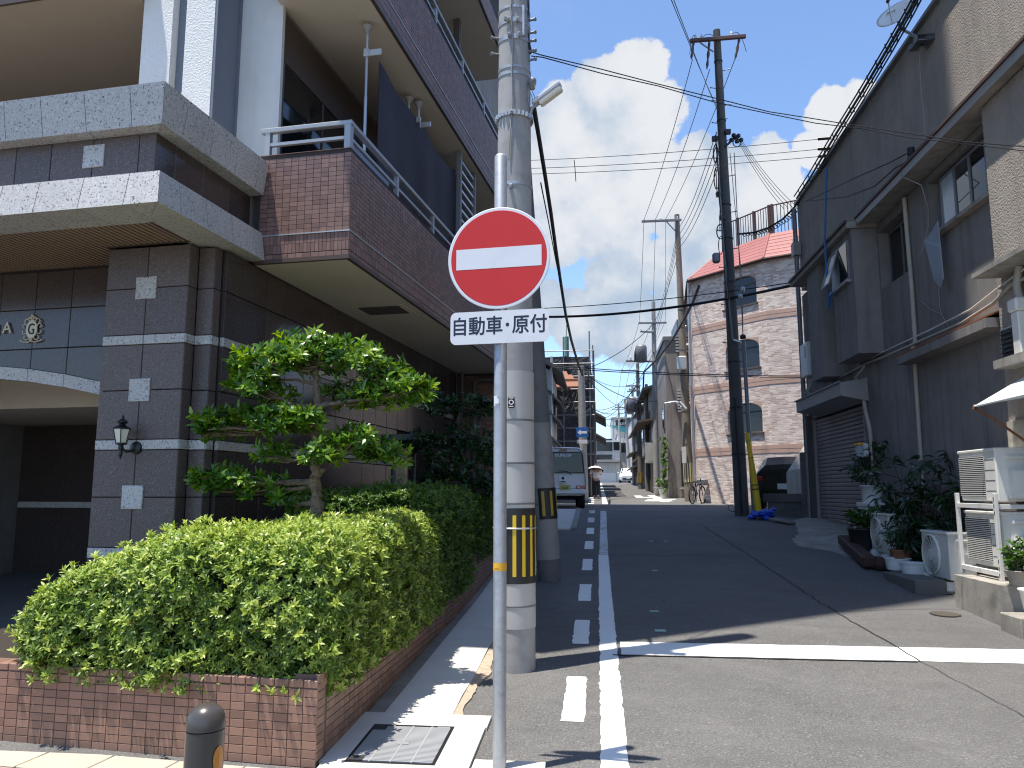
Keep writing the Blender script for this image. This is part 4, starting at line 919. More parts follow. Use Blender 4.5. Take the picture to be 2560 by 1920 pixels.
# ================================================================== small trees in the planter
def limb(b, p0, p1, r0, r1, bend=.06, n=6, rg=random):
    p0, p1 = Vector(p0), Vector(p1); o = Vector((rg.gauss(0, bend), rg.gauss(0, bend), rg.gauss(0, bend * .6)))
    pts = [p0.lerp(p1, i / n) + o * math.sin(math.pi * i / n) + Vector((rg.gauss(0, bend * .1),) * 3) for i in range(n + 1)]
    b.tube(pts, [r0 + (r1 - r0) * i / n for i in range(n + 1)], 8); return pts
def niwaki(name, label, base, trunk, pads, lm, bm, seed, dens=1.0, leafL=.075, group=None):
    rg = np.random.default_rng(seed); rnd_ = random.Random(seed); t = thing(name, label, 'tree', tuple(base), 0, group)
    tb = MB(); tb.smooth = True; tp_ = []; rr_ = []
    for i in range(len(trunk[0]) - 1):
        for j in range(5): q = j / 5; tp_.append(Vector(trunk[0][i]).lerp(Vector(trunk[0][i + 1]), q) + Vector((rnd_.gauss(0, .006), rnd_.gauss(0, .006), 0))); rr_.append((trunk[1][i] + (trunk[1][i + 1] - trunk[1][i]) * q) * rnd_.uniform(.88, 1.16))
    tp_.append(Vector(trunk[0][-1])); rr_.append(trunk[1][-1]); tb.tube(tp_, rr_, 12)
    for k in range(7): q = rnd_.randrange(3, len(tp_) - 2); d = Vector((rnd_.gauss(0, 1), rnd_.gauss(0, 1), .4)).normalized(); tb.tube([tp_[q], tp_[q] + d * (rr_[q] + .03)], [.02, .014], 7)
    tb.build('trunk', bm, t)
    lb = MB(); lb.smooth = True; Ps = []; Ns = []
    for (c, rx, ry, rz, src, n) in pads:
        ry *= .72; c = Vector(c); s = trunk[0][src]; mid = Vector(s).lerp(c, .55) - Vector((0, 0, .02)); r0 = trunk[1][src] * .55
        limb(lb, s, mid, r0, r0 * .6, .03, 6, rnd_)
        n = int(n * dens)
        for k in range(max(6, n // 7)):
            a = rnd_.uniform(0, 6.28); q = math.sqrt(rnd_.random()); tip = c + Vector((rx * q * math.cos(a), ry * q * math.sin(a), -rz * .25 + rnd_.uniform(-.4, .5) * rz))
            limb(lb, mid if rnd_.random() < .6 else mid.lerp(tip, .3), tip, r0 * .42, .0045, .025, 5, rnd_)
        for k in range(n):
            a = rg.uniform(0, 6.28); q = math.sqrt(rg.uniform(0, 1)); h = rg.uniform(-.8, 1.15) * math.sqrt(max(.08, 1 - q * q * .8)); qq = 1 + .22 * math.sin(3 * a + c.x * 40) ; q *= qq
            rz_ = rz * 1.3
            p = np.array([c.x + rx * q * math.cos(a), c.y + ry * q * math.sin(a), c.z + rz_ * h + rg.normal(0, .02)]); nn = np.array([math.cos(a) * q * 1.0, math.sin(a) * q * 1.0, .75]) + rg.normal(size=3) * .25
            Ps.append(p); Ns.append(nn)
    lb.build('limbs', bm, t)
    Ps, Ns = np.array(Ps), np.array(Ns); zmin = Ps[:, 2].min(); br = np.clip(rg.normal(.50, .24, len(Ps)), 0, 1)
    V, F, rd = rosettes(Ps, Ns, 9, leafL, leafL * .36, (30, 78), rg, br, .12); np_mesh('crown', V, F, lm, t, rd, 'stuff'); return t
Y0 = 5.62
A = lambda x, y, d=0.: at(x, y, Y0 + d)
tr = [A(684, 1135), A(682, 1090), A(683, 1040), A(680, 990), A(684, 930), A(688, 880), A(684, 830), A(680, 795)]
pads = [(A(600, 780, -.1), .30, .32, .075, 7, 95), (A(730, 775, 0), .36, .34, .085, 7, 120), (A(830, 800, .05), .16, .2, .06, 6, 40), (A(540, 800, 0), .15, .2, .06, 6, 38), (A(660, 752, .05), .26, .28, .06, 7, 75),
        (A(548, 838, -.12), .16, .2, .07, 5, 48), (A(850, 855, .0), .26, .24, .085, 5, 85), (A(770, 860, .1), .22, .24, .07, 5, 55), (A(900, 838, -.05), .08, .12, .045, 5, 18), (A(600, 862, .15), .12, .18, .05, 5, 24),
        (A(500, 918, -.05), .23, .24, .085, 4, 82), (A(600, 918, -.15), .20, .22, .075, 4, 62), (A(660, 905, -.2), .13, .18, .06, 4, 32), (A(440, 935, 0), .07, .1, .04, 4, 14),
        (A(760, 960, -.1), .20, .22, .07, 3, 55), (A(835, 985, .05), .16, .2, .065, 3, 42), (A(700, 985, -.2), .14, .18, .055, 3, 30), (A(590, 985, -.12), .12, .16, .05, 3, 22),
        (A(490, 1038, -.05), .22, .24, .065, 2, 60), (A(570, 1062, .05), .20, .22, .07, 2, 42), (A(615, 1085, .1), .12, .2, .05, 1, 22), (A(432, 1048, 0), .06, .1, .035, 2, 10)]
niwaki('garden_tree', 'small cloud-pruned broadleaf tree with glossy leaves rising from the hedge', A(684, 1135), (tr, [.050, .044, .041, .038, .034, .030, .027, .024]), pads, 'leaf_tree', 'bark', 11, 1.15, .074)
Y1 = 9.6
A1 = lambda x, y, d=0.: at(x, y, Y1 + d)
tr = [A1(965, 1110), A1(960, 1040), A1(965, 980), A1(985, 920), A1(1000, 880)]
pads = [(A1(945, 880, 0), .22, .25, .10, 4, 45), (A1(1030, 885, .1), .30, .3, .12, 4, 70), (A1(910, 960, 0), .18, .25, .14, 2, 40), (A1(1010, 950, -.1), .32, .3, .13, 3, 70), (A1(1060, 985, .1), .22, .25, .14, 3, 45), (A1(960, 1000, -.1), .22, .25, .12, 2, 45), (A1(1010, 1040, 0), .34, .3, .13, 1, 70), (A1(930, 1045, 0), .15, .2, .12, 1, 22), (A1(1060, 1060, 0), .2, .2, .12, 1, 30)]
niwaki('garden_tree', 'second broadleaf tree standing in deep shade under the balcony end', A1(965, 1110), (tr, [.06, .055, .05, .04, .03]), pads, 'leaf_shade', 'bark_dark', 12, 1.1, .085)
# ================================================================== bollard
BX, zb0 = at(426, 1530, 2.83).x, at(426, 1530, 2.83).z
bo = thing('bollard', 'dark brown domed bollard with an orange reflector in front of the planter', 'bollard', (BX, 2.9, .15))
b = MB(); b.smooth = True; b.lathe([(.070, .05), (.070, zb0 - .092)], (BX, 2.9, 0), 32); b.build('body', 'bollard_brown', bo)
b = MB(); b.smooth = True; b.lathe([(.0715, -.088), (.0715, -.075), (.069, -.052), (.062, -.032), (.049, -.016), (.033, -.006), (.015, -.001), (0, 0)], (BX, 2.9, zb0), 32); b.build('dome', 'bollard_brown', bo)
b = MB(); n = 16; V = []; c0 = R(-18)
for i in range(n):
    a = 2 * math.pi * i / n; th = c0 + .34 * math.cos(a); z = zb0 - .19 + .048 * math.sin(a); V.append((BX + .0735 * math.cos(th), 2.9 + .0735 * math.sin(th), z))
cc = (BX + .076 * math.cos(c0), 2.9 + .076 * math.sin(c0), zb0 - .19); b.add(V + [cc], [(i, (i + 1) % n, n) for i in range(n)]); b.build('reflector', 'reflector_orange', bo)

# ================================================================== no-entry sign
SX, SY = -.535, 4.25
sg = thing('traffic_sign', 'round red no-entry sign with a white plate below on a galvanised post', 'traffic sign', (SX, SY, gz(SY)))
b = MB(); b.smooth = True; b.lathe([(.0365, gz(SY) - .1), (.0365, 3.61), (.030, 3.622), (0, 3.626)], (SX, SY, 0), 24); b.build('post', 'galvanised', sg)
NZ = Matrix.Rotation(R(-6.2), 4, 'Z')
def disc(name, r, y, t, z, m, par, n=64, bend=0., cx=0.):
    b = MB(Matrix.Translation((SX, SY, z)) @ NZ); V = []; k = n
    for (rr, yy) in ((r, y + t), (r, y), (r - .004, y - .0015)):
        for i in range(k):
            a = 2 * math.pi * i / k; x, zz = rr * math.cos(a), rr * math.sin(a); d = max(0, x * .75 - zz * .75 - .235); V.append((x + cx, yy + d * bend, zz))
    F = [[2 * k + i for i in range(k)][::-1], [i for i in range(k)]]
    for q in (0, 1):
        for i in range(k): F.append((q * k + i, q * k + (i + 1) % k, (q + 1) * k + (i + 1) % k, (q + 1) * k + i))
    F = [f[::-1] for f in F]; b.add(V, F); return b.build(name, m, par)
zc = at(1081, 556.5, SY - .05).z
sd = disc('sign_disc', .297, -.050, .004, zc, 'sign_white', sg)
disc('red_face', .281, -.0508, .0005, zc, 'sign_red', sd)
b = MB(Matrix.Translation((SX + .0, SY, zc)) @ NZ); b.box(-.248, .248, -.0530, -.0522, -.0600, .0600); b.build('white_bar', 'sign_white', sd)
zp = at(1083, 706, SY - .05).z
b = MB(Matrix.Translation((SX + .004, SY, zp)) @ NZ)
def rrect(w, h, r, n=6): return [(sx * (w / 2 - r) + r * math.cos(a), sz * (h / 2 - r) + r * math.sin(a)) for (sx, sz, a0) in ((1, 1, 0), (-1, 1, 90), (-1, -1, 180), (1, -1, 270)) for a in [R(a0 + 90 * i / n) for i in range(n + 1)]]
b.prism([(x, -.052, z) for (x, z) in rrect(.566, .186, .034)], (0, .004, 0)); sp = b.build('supplementary_plate', 'sign_white', sg)
bold_text('自動車･原付', .112, 'ink_navy', sp, Matrix.Translation((SX + .004, SY, zp)) @ NZ @ Matrix.Translation((-.002, -.0523, .002)) @ Matrix.Rotation(R(90), 4, 'X'), .0019, .90)
for (z, n_) in ((zc + .12, 0), (zc - .14, 1), (zp, 2)):
    b = MB(Matrix.Translation((SX, SY, z)) @ NZ); b.box(-.048, .048, -.046, -.036, -.02, .02); b.lathe([(.040, -.018), (.040, .018)], (0, 0, 0), 16); b.build('clamp', 'galvanised', sg)
zt = at(1078, 865, SY - .04).z
b = MB(); b.lathe([(.0370, zt - .028), (.0370, zt + .028)], (SX, SY, 0), 16, R(205), R(265), caps=False); stk = b.build('sticker', 'sign_white', sg)
for (s_, dz, dx) in (('43', .020, .008), ('43053', -.022, .006)): text_on(s_, .013, 'ink_black', stk, Matrix.Translation((SX + dx - .018, SY - .0385 + .002, zt + dz)) @ Matrix.Rotation(R(-20), 4, 'Z') @ Matrix.Rotation(R(90), 4, 'X'), depth=.0005)
zt = at(1078, 1225, SY - .04).z
b = MB(); b.smooth = True; b.lathe([(.0372, zt - .021), (.0372, zt + .021)], (SX, SY, 0), 24, caps=False); tp = b.build('tape_band', 'tape_yellow', sg)
text_on('43053', .011, 'ink_black', tp, Matrix.Translation((SX - .014, SY - .0376, zt - .012)) @ Matrix.Rotation(R(-16), 4, 'Z') @ Matrix.Rotation(R(90), 4, 'X'), depth=.0005)

# ================================================================== utility poles
def ring(b, c, r, z0, z1, n=24): b.lathe([(r, z0), (r + .006, z0), (r + .006, z1), (r, z1)], c, n, caps=False)
P1 = (-.668, 6.235); z1_ = lambda y: at(1125, y, 6.08).z
p1 = thing('utility_pole', 'thick grey concrete utility pole right behind the no-entry sign', 'utility pole', (*P1, gz(6.2)), 0, 'utility poles along the street')
rad = lambda z: .165 - .0052 * (z - .3)
b = MB(); b.smooth = True; b.lathe([(rad(z), z) for z in (.1, .8, 2, 4, 6, 8, 10.0)] + [(0, 10.01)], (*P1, 0), 32); b.build('shaft', 'pole_concrete', p1)
zs = [z1_(1360), z1_(1312), z1_(1268)]; zg0, zg1, ztop = z1_(1262), z1_(1098), z1_(800)
for (a, c) in ((zs[0], zs[1] - .004), (zs[1] + .004, zg0), (zg1, z1_(1090)), (z1_(1086), z1_(1002)), (z1_(998), z1_(908)), (z1_(904), ztop)):
    b = MB(); b.smooth = True; b.lathe([(rad(a) + .005, a), (rad(c) + .005, c)], (*P1, 0), 48, caps=False); b.smooth = False; b.lathe([(rad(a) - .002, a), (rad(a) + .005, a)], (*P1, 0), 48, caps=False); b.lathe([(rad(c) + .005, c), (rad(c) - .002, c)], (*P1, 0), 48, caps=False); b.build('guard_sheet', 'sheet_white', p1)
for y in (1311, 1088, 1000, 906): b = MB(); ring(b, (*P1, 0), rad(z1_(y)) + .004, z1_(y) - .004, z1_(y) + .004, 32); b.build('sheet_band', 'steel_grey', p1)
b = MB(); b.smooth = True; b.lathe([(rad(zg0) + .008, zg0), (rad(zg1) + .008, zg1)], (*P1, 0), 48, caps=False); b.smooth = False; b.lathe([(rad(zg0), zg0), (rad(zg0) + .008, zg0)], (*P1, 0), 48, caps=False); b.lathe([(rad(zg1) + .008, zg1), (rad(zg1), zg1)], (*P1, 0), 48, caps=False); gd = b.build('warning_guard', 'guard_black', p1)
zz0, zz1 = zg0 + .055, zg1 - .055
for i in range(14):
    a = R(-90) + i * 2 * math.pi / 14 + .10; w = .085; b = MB(); b.lathe([(rad(zz0) + .0095, zz0), (rad(zz1) + .0095, zz1)], (*P1, 0), 2, a - w, a + w, caps=False)
    b.build('stripe', 'guard_pale' if math.cos(a + .25) < .06 else 'guard_yellow', gd)
b = MB(); b.smooth = True; ring(b, (*P1, 0), rad(z1_(1142)) + .010, z1_(1142) - .006, z1_(1142) + .006, 32); b.build('strap', 'aluminium', p1)
for y in (8, 38, 74, 138, 152, 242, 392): b = MB(); z = z1_(y); ring(b, (*P1, 0), rad(z) - .001, z - (.022 if y in (38, 74) else .012), z + (.022 if y in (38, 74) else .012), 32); b.build('band', 'galvanised', p1)
b = MB(); z = z1_(241)
for i in range(26):
    a = 2 * math.pi * i / 26; b.box(P1[0] + (rad(z) + .012) * math.cos(a) - .011, P1[0] + (rad(z) + .012) * math.cos(a) + .011, P1[1] + (rad(z) + .012) * math.sin(a) - .011, P1[1] + (rad(z) + .012) * math.sin(a) + .011, z - .02, z + .02)
b.build('chain_band', 'galvanised', p1)
for (y, s) in ((30, 1), (58, 1), (76, 1), (98, 1), (65, -1), (100, -1), (117, 1)):
    z = z1_(y); b = MB(); b.smooth = True; r_ = rad(z); b.tube([(P1[0] + s * r_ * .9, P1[1] - .05, z), (P1[0] + s * (r_ + .055), P1[1] - .07, z)], .011, 8); b.tube([(P1[0] + s * (r_ + .045), P1[1] - .066, z), (P1[0] + s * (r_ + .058), P1[1] - .071, z)], .017, 8); b.build('step_bolt', 'steel_grey', p1)
for (x, y) in ((1098, 42), (1118, 42), (1100, 75), (1122, 74), (1105, 242), (1103, 402), (1092, 40)):
    p = at(x, y, P1[1] - rad(4) - .012); b = MB(); b.box(p.x - .014, p.x + .014, p.y - .018, p.y + .02, p.z - .016, p.z + .016, .004); b.tube([(p.x, p.y - .01, p.z), (p.x, p.y - .035, p.z)], .008, 6); b.build('clamp_bolt', 'galvanised', p1)
p = at(1131, 48, P1[1] - rad(5.7) + .02); b = MB(); b.box(p.x - .012, p.x + .012, p.y - .02, p.y + .02, p.z - .13, p.z + .15, .004); b.build('channel', 'galvanised', p1)
p = at(1104.5, 869, P1[1] - rad(2.3) - .008); b = MB(); b.box(p.x - .026, p.x + .026, p.y - .006, p.y + .006, p.z - .044, p.z + .044, .004); q = b.build('number_plate', 'ink_black', p1)
b = MB(Matrix.Translation((p.x, p.y - .007, p.z)) @ Matrix.Rotation(R(90), 4, 'X')); b.lathe([(.013, 0), (.021, 0), (.021, .002), (.013, .002)], n=16, caps=False); b.box(-.018, .018, -.036, -.030, 0, .002); b.box(-.018, .018, .030, .036, 0, .002); b.build('mark', 'ink_white', q)
b = MB(); b.smooth = True; b.tube([at(x, y, P1[1] - rad(z1_(y)) - .012) for (x, y) in ((1104, -20), (1103, 30), (1108, 90), (1105, 150), (1107, 220), (1101, 300), (1098, 345))], .006, 5); b.build('earth_wire', 'cable_grey', p1)
b = MB(); b.smooth = True; b.tube([at(x, y, P1[1] - .05) for (x, y) in ((1138, -20), (1141, 20), (1137, 55), (1143, 95), (1147, 112))], .012, 6); b.tube([at(x, y, P1[1] - .05) for (x, y) in ((1138, 60), (1141, 90), (1139, 108), (1147, 116))], .008, 6); b.build('lead_cable', 'cable_black', p1)
# LED street lamp and its photocell hang on the pole
lp = thing('street_lamp', 'slim grey LED street lamp sticking out from the thick pole', 'street lamp', tuple(at(1146, 232, 6.2)))
d0, d1 = at(1153, 229, 6.2), at(1213, 184, 6.15); ax = (d1 - d0).normalized(); sd_ = Vector((0, 1, 0)); upv = ax.cross(sd_) * -1; upv = upv if upv.z > 0 else -upv
def obox(b, p0, p1, w, h, up, c=0.004, wo=0., ho=0.):
    p0, p1 = Vector(p0), Vector(p1); a = (p1 - p0); L_ = a.length; a.normalize(); up = (Vector(up) - a * Vector(up).dot(a)).normalized(); s = a.cross(up)
    Mx = Matrix((a, s, up)).transposed().to_4x4(); old = b.T; b.T = old @ Matrix.Translation(p0) @ Mx; b.box(0, L_, -w / 2 + wo, w / 2 + wo, -h / 2 + ho, h / 2 + ho, c); b.T = old
b = MB(); obox(b, d0, d1, .10, .038, upv, .01, ho=.014); b.build('housing', 'aluminium', lp)
b = MB(); obox(b, d0 + ax * .05, d1 - ax * .012, .085, .045, upv, .012, ho=-.022); b.build('lens', 'glass_milk', lp)
b = MB(); b.smooth = True; b.tube([at(1143, 262, 6.2), at(1146, 248, 6.2), at(1149, 234, 6.2), d0 + ax * .03], .016, 8); b.build('bracket', 'galvanised', lp)
b = MB(); p = at(1150, 180, 6.15); b.smooth = True; b.lathe([(.0, -.055), (.024, -.05), (.026, -.01), (.034, -.005), (.034, .035), (.02, .045), (0, .048)], tuple(p), 14); b.build('photocell', 'steel_grey', lp)
b = MB(); b.smooth = True; b.tube([at(x, y, 6.15) for (x, y) in ((1148, 194), (1153, 205), (1157, 215), (1152, 228), (1146, 232), (1141, 215), (1142, 200))], .004, 5); b.tube([at(x, y, 6.15) for (x, y) in ((1144, 196), (1150, 212), (1149, 226))], .004, 5); b.build('wiring', 'cable_grey', lp)
# second, leaning pole
mat('pole_shade_grey', (.15, .145, .14), .85, var=.15, noise=[(10, (.1, .097, .095), .5, .72, .6)])  # pole concrete darkened, shade on the leaning pole put into its colour
B2_ = Vector((-.635, 10.25, gz(10.25) - .1)); T2 = at(1130, 380, 10.2); T2 = B2_ + (T2 - B2_) * 1.5
p2_ = thing('utility_pole', 'leaning dark pole wrapped in a grey sheet behind the thick pole', 'utility pole', tuple(B2_), 0, 'utility poles along the street')
def along(p0, p1, t0, t1, r0, r1, b, n=24): b.tube([p0.lerp(p1, t0 + (t1 - t0) * i / 4) for i in range(5)], [r0 + (r1 - r0) * i / 4 for i in range(5)], n)
tt = lambda y: next(t for t in [i / 2000 for i in range(2000)] if (lambda p: 960 - FPX * ((p - EYE).dot(CU)) / ((p - EYE).dot(CF)))(B2_.lerp(T2, t)) <= y * PX)
r2 = lambda t: .152 - .045 * t
b = MB(); b.smooth = True; along(B2_, T2, 0, 1, r2(0), r2(1), b); b.build('shaft', 'pole_shade_grey', p2_)
b = MB(); b.smooth = True; along(B2_, T2, tt(1208), tt(915), r2(tt(1208)) + .006, r2(tt(915)) + .005, b); b.build('guard_sheet', 'sheet_grey', p2_)
for y in (1118, 1088, 1060): b = MB(); along(B2_, T2, tt(y) - .0008, tt(y) + .0008, r2(tt(y)) + .010, r2(tt(y)) + .010, b); b.build('sheet_band', 'steel_grey', p2_)
up2 = (T2 - B2_).normalized(); L2 = (T2 - B2_).length; e1 = up2.cross(Vector((0, 1, 0))).normalized(); e2 = up2.cross(e1)
def curved(b, c0, c1, r, a0, a1, n=6):
    V = []
    for c in (c0, c1):
        for i in range(n + 1):
            a = a0 + (a1 - a0) * i / n; V.append(c + (e1 * math.cos(a) + e2 * math.sin(a)) * r)
    b.add(V, [(i, i + 1, n + 2 + i, n + 1 + i) for i in range(n)])
if (e2.y > 0): e2 = -e2
if (e1.x < 0): e1 = -e1
c0, c1 = B2_.lerp(T2, tt(1121)), B2_.lerp(T2, tt(1055)); b = MB(); curved(b, c0, c1, r2(.1) + .013, R(-30), R(115), 14); g2 = b.build('warning_guard', 'guard_black', p2_)
for a in (12, 52, 92): b = MB(); curved(b, c0 + up2 * .04, c1 - up2 * .04, r2(.1) + .0165, R(a - 7), R(a + 7), 2); b.build('stripe', 'guard_ochre', g2)
# dark pole on the right kerb
def pole(label, base, top, r0, r1, m, group='utility poles along the street', n=16):
    t = thing('utility_pole', label, 'utility pole', tuple(base), 0, group); b = MB(); b.smooth = True; b.tube([Vector(base) + (Vector(top) - Vector(base)) * i / 6 for i in range(7)], [r0 + (r1 - r0) * i / 6 for i in range(7)], n); b.build('shaft', m, t); return t
def arm(t, p0, p1, w=.08, m='steel_grey', name='crossarm'): b = MB(); obox(b, p0, p1, w, w, (0, 0, 1), .006); return b.build(name, m, t)
def insulator(t, p, s=1., m='porcelain'):
    b = MB(); b.smooth = True; b.lathe([(.02 * s, -.02), (.05 * s, 0), (.05 * s, .03 * s), (.03 * s, .05 * s), (.045 * s, .07 * s), (.025 * s, .11 * s), (.02 * s, .15 * s), (0, .16 * s)], tuple(p), 10); b.build('insulator', m, t)
def loopwire(t, pts, r, name='jumper', m='cable_black'):
    b = MB(); b.smooth = True; b.tube(pts, r, 5); b.build(name, m, t)
def tiebands(t, base, top, ts, r0, r1, m='cable_black'):
    base, top = Vector(base), Vector(top)
    for q in ts: b = MB(); p = base.lerp(top, q); r = r0 + (r1 - r0) * q; b.tube([p - Vector((0, 0, .015)), p + Vector((0, 0, .015))], r + .012, 14); b.build('band', m, t)
YD = 18.45; DB = Vector((3.28, YD, gz(YD) - .05)); DT = at(1548, 66, YD)
dp = pole('tall dark utility pole standing on the right-hand kerb in front of the brick building', DB, DT, .165, .088, 'pole_dark')
a0, a1 = at(1490, 88.5, YD - .12), at(1611, 78.5, YD - .12); ar = arm(dp, a0, a1, .085, 'brown_iron')
for x in (1503, 1516, 1580): p = a0.lerp(a1, (x - 1490) / 121.); insulator(dp, p + Vector((0, 0, .045)), .75, 'porcelain')
for (x, dx) in ((1499, 0), (1533, 1), (1598, 0)):
    p = a0.lerp(a1, min(1, (x - 1490) / 121.)); q_ = at(x - 6 if x < 1560 else x - 10, 128 if x != 1533 else 150, YD - .1); b = MB(); b.smooth = True
    b.tube([p.lerp(q_, i / 6) for i in range(7)], [.012, .035, .02, .04, .02, .035, .01], 8); b.build('strain_insulator', 'brown_iron', dp)
arch = lambda x0, y0, x1, y1, h: [at(x0 + (x1 - x0) * i / 12, y0 + (y1 - y0) * i / 12 - h * math.sin(math.pi * i / 12) ** .8, YD - .1) for i in range(13)]
loopwire(dp, arch(1490, 118, 1503, 82, 20), .008); loopwire(dp, arch(1516, 82, 1541, 78, 6), .008); loopwire(dp, arch(1580, 78, 1612, 112, 22), .008)
b = MB(); obox(b, at(1512, 92, YD - .1), at(1541, 112, YD - .1), .03, .03, (0, 0, 1), .003); b.build('brace', 'steel_grey', dp)
tiebands(dp, DB, DT, [.93, .80, .62, .55, .46, .30, .21, .12], .165, .088)
for k in range(17):
    c = DB.lerp(DT, .30 + .038 * k); s = -1 if k % 2 else 1; b = MB(); b.tube([c, c + Vector((s * .24, -.10, 0))], .011, 5); b.tube([c + Vector((s * .225, -.094, 0)), c + Vector((s * .245, -.10, .0))], .018, 6); b.build('step_bolt', 'steel_grey', dp)
for k, (x0, x1, y0, y1) in enumerate(((1546, 1549, 285, 420), (1549, 1556, 300, 500), (1562, 1570, 470, 560), (1571, 1574, 560, 690))):
    loopwire(dp, [at(x0 + (x1 - x0) * i / 8 + random.uniform(-1.5, 1.5), y0 + (y1 - y0) * i / 8, YD - .19) for i in range(9)], .013, 'down_lead')
for (x, y) in ((1572, 285), (1544, 300), (1553, 420), (1560, 470)):
    c = at(x, y, YD - .14); b = MB(); b.box(c.x - .07, c.x + .07, c.y - .05, c.y + .05, c.z - .06, c.z + .06, .01); b.build('clamp', 'black_iron', dp)
for (x, y) in ((1536, 217), (1566, 217), (1572, 256), (1569, 285), (1540, 295), (1578, 480), (1558, 492), (1598, 622)):
    p = at(x, y, YD - .05); c = DB.lerp(DT, (p.z - DB.z) / (DT.z - DB.z)); b = MB(); b.tube([c, p], .010, 5); b.build('step_bolt', 'steel_grey', dp)
loops = lambda cx, cy, rx, ry, n, y: [at(cx + rx * math.cos(2 * math.pi * i / 14 + n * .5) * (1 - .08 * (i // 14)), cy + ry * math.sin(2 * math.pi * i / 14 + n * .5), y) for i in range(14 * n + 1)]
loopwire(dp, loops(1546, 332, 5, 20, 2, YD - .14), .014, 'cable_coil'); loopwire(dp, loops(1548, 385, 6, 24, 3, YD - .15), .010, 'cable_coil'); loopwire(dp, loops(1556, 500, 8, 16, 2, YD - .15), .012, 'cable_coil'); loopwire(dp, loops(1557, 530, 5, 20, 2, YD - .15), .009, 'cable_coil')
b = MB(); obox(b, at(1566, 318, YD - .1), at(1590, 294, YD - .1), .07, .05, (0, 0, 1), .01); b.build('bracket', 'black_iron', dp)
b = MB()
for k, (x, y) in enumerate(((1585, 292), (1590, 297), (1595, 293), (1580, 302), (1601, 302), (1592, 305))): b.lathe([(.0, -.06), (.05, -.04), (.055, .02), (.02, .05), (0, .06)], tuple(at(x, y, YD - .15 - .03 * (k % 3))), 8)
b.build('connector_block', 'black_iron', dp); loopwire(dp, loops(1592, 308, 9, 9, 2, YD - .2), .01, 'cable_coil')
b = MB(); b.smooth = True; b.tube([at(x, y, YD - .17) for (x, y) in ((1549, 330), (1556, 430), (1566, 560), (1577, 680), (1583, 735))], .022, 8); b.build('conduit', 'steel_grey', dp)
b = MB(); b.smooth = True; b.tube([at(x, y, YD - .18) for (x, y) in ((1587, 860), (1592, 940), (1597, 1010), (1602, 1108))], .03, 8); b.build('conduit', 'cable_black', dp)
b = MB(); p = at(1548, 557, YD - .15); b.box(p.x - .10, p.x + .08, p.y - .07, p.y + .07, p.z - .13, p.z + .12, .04); b.build('closure_box', 'steel_grey', dp)
b = MB(); obox(b, at(1584, 734, YD - .2), at(1606, 741, YD - .25), .06, .05, (0, 0, 1), .012); b.build('lamp_arm', 'aluminium', dp)
loopwire(dp, [at(x, y, YD - .2) for (x, y) in ((1588, 1105), (1578, 1104), (1572, 1098), (1575, 1092), (1584, 1090))], .008)
# stay wire and yellow guard beside it
yg = thing('guy_guard', 'yellow guard tube on the grey stay pipe beside the dark pole', 'stay guard', (*at(1640, 1120, 18.0).xy, gz(18)))
g0 = at(1641, 1122, 18.0); g1 = at(1605, 728, 18.1); b = MB(); b.smooth = True; b.tube([g0 + Vector((-.1, .1, 0)), at(1606, 735, 18.15)], .045, 10); b.build('pipe', 'steel_grey', yg)
b = MB(); b.smooth = True; q0, q1 = at(1641, 1120, 17.9), at(1614, 935, 17.95); b.tube([q0.lerp(q1, i / 4) for i in range(5)], [.075, .075, .07, .055, .05], 12); tu = b.build('tube', 'guard_yellow', yg)
for q in (.03, .33, .38, .70, .90): b = MB(); p = q0.lerp(q1, q); b.tube([p, p.lerp(q1, .02)], .082 if q < .5 else .066, 12); b.build('clip_band', 'guard_black', tu)
b = MB(); b.smooth = True; b.lathe([(0, -.05), (.07, -.04), (.07, .03), (.03, .06), (0, .07)], tuple(g1), 10); b.build('cap', 'black_iron', yg)
for (x, y) in ((1604, 625), (1599, 640)): b = MB(); b.smooth = True; b.lathe([(0, -.07), (.05, -.05), (.06, 0), (.05, .05), (0, .07)], tuple(at(x, y, 18.1)), 10); b.build('stay_insulator', 'aluminium', yg)
loopwire(yg, [g1, at(1601, 640, 18.1), at(1586, 330, 18.3)], .011, 'stay_wire', 'steel_grey'); loopwire(yg, [g1, at(1604, 620, 18.1), at(1577, 330, 18.35)], .009, 'stay_wire', 'steel_grey')
# ================================================================== the grey rendered building on the right
WX = 4.6
rb = thing('rendered_house', 'old grey rendered house with eave, bays and roller shutter on the right', 'house', (4.9, 12.5, .75))
RT = Matrix.Translation((WX, 0, 0)) @ Matrix.Rotation(R(-90), 4, 'Z')     # local x runs toward the viewer (world -Y), local -y faces the street (world -X)
def rbox(name, m, x0, x1, y0, y1, z0, z1, c=0., parent=None):
    b = MB(); b.box(x0, x1, y0, y1, z0, z1, c); return b.build(name, m, parent or rb)
b = MB(RT); b.wall(-17.45, -8.83, 0, 6.0, 0, .25, [(-10.8, -8.84, 5.10, 5.9), (-12.72, -11.62, 4.9, 5.85), (-17.15, -13.92, 0, 3.22)]); b.build('wall', 'render_grey', rb)
b = MB(RT); b.wall(-17.45, 4, 6.12, 8.12, 0, .25, []); b.build('upper_wall', 'stucco_grey', rb)
b = MB(); b.box(4.41, 4.85, -4, 8.83, 0, 6.0); b.build('front_wall', 'stucco_grey', rb)
b = MB(); b.box(4.86, 13, -4, 17.45, 0, 8.10); b.build('core', 'render_grey', rb)
rbox('parapet_cap', 'steel_grey', 4.53, 4.9, -4, 17.46, 8.12, 8.17)
rbox('eave', 'concrete_old', 4.28, 4.86, -4, 12.72, 6.02, 6.12); rbox('eave', 'concrete_old', 4.12, 4.86, 12.73, 16.5, 5.96, 6.07)
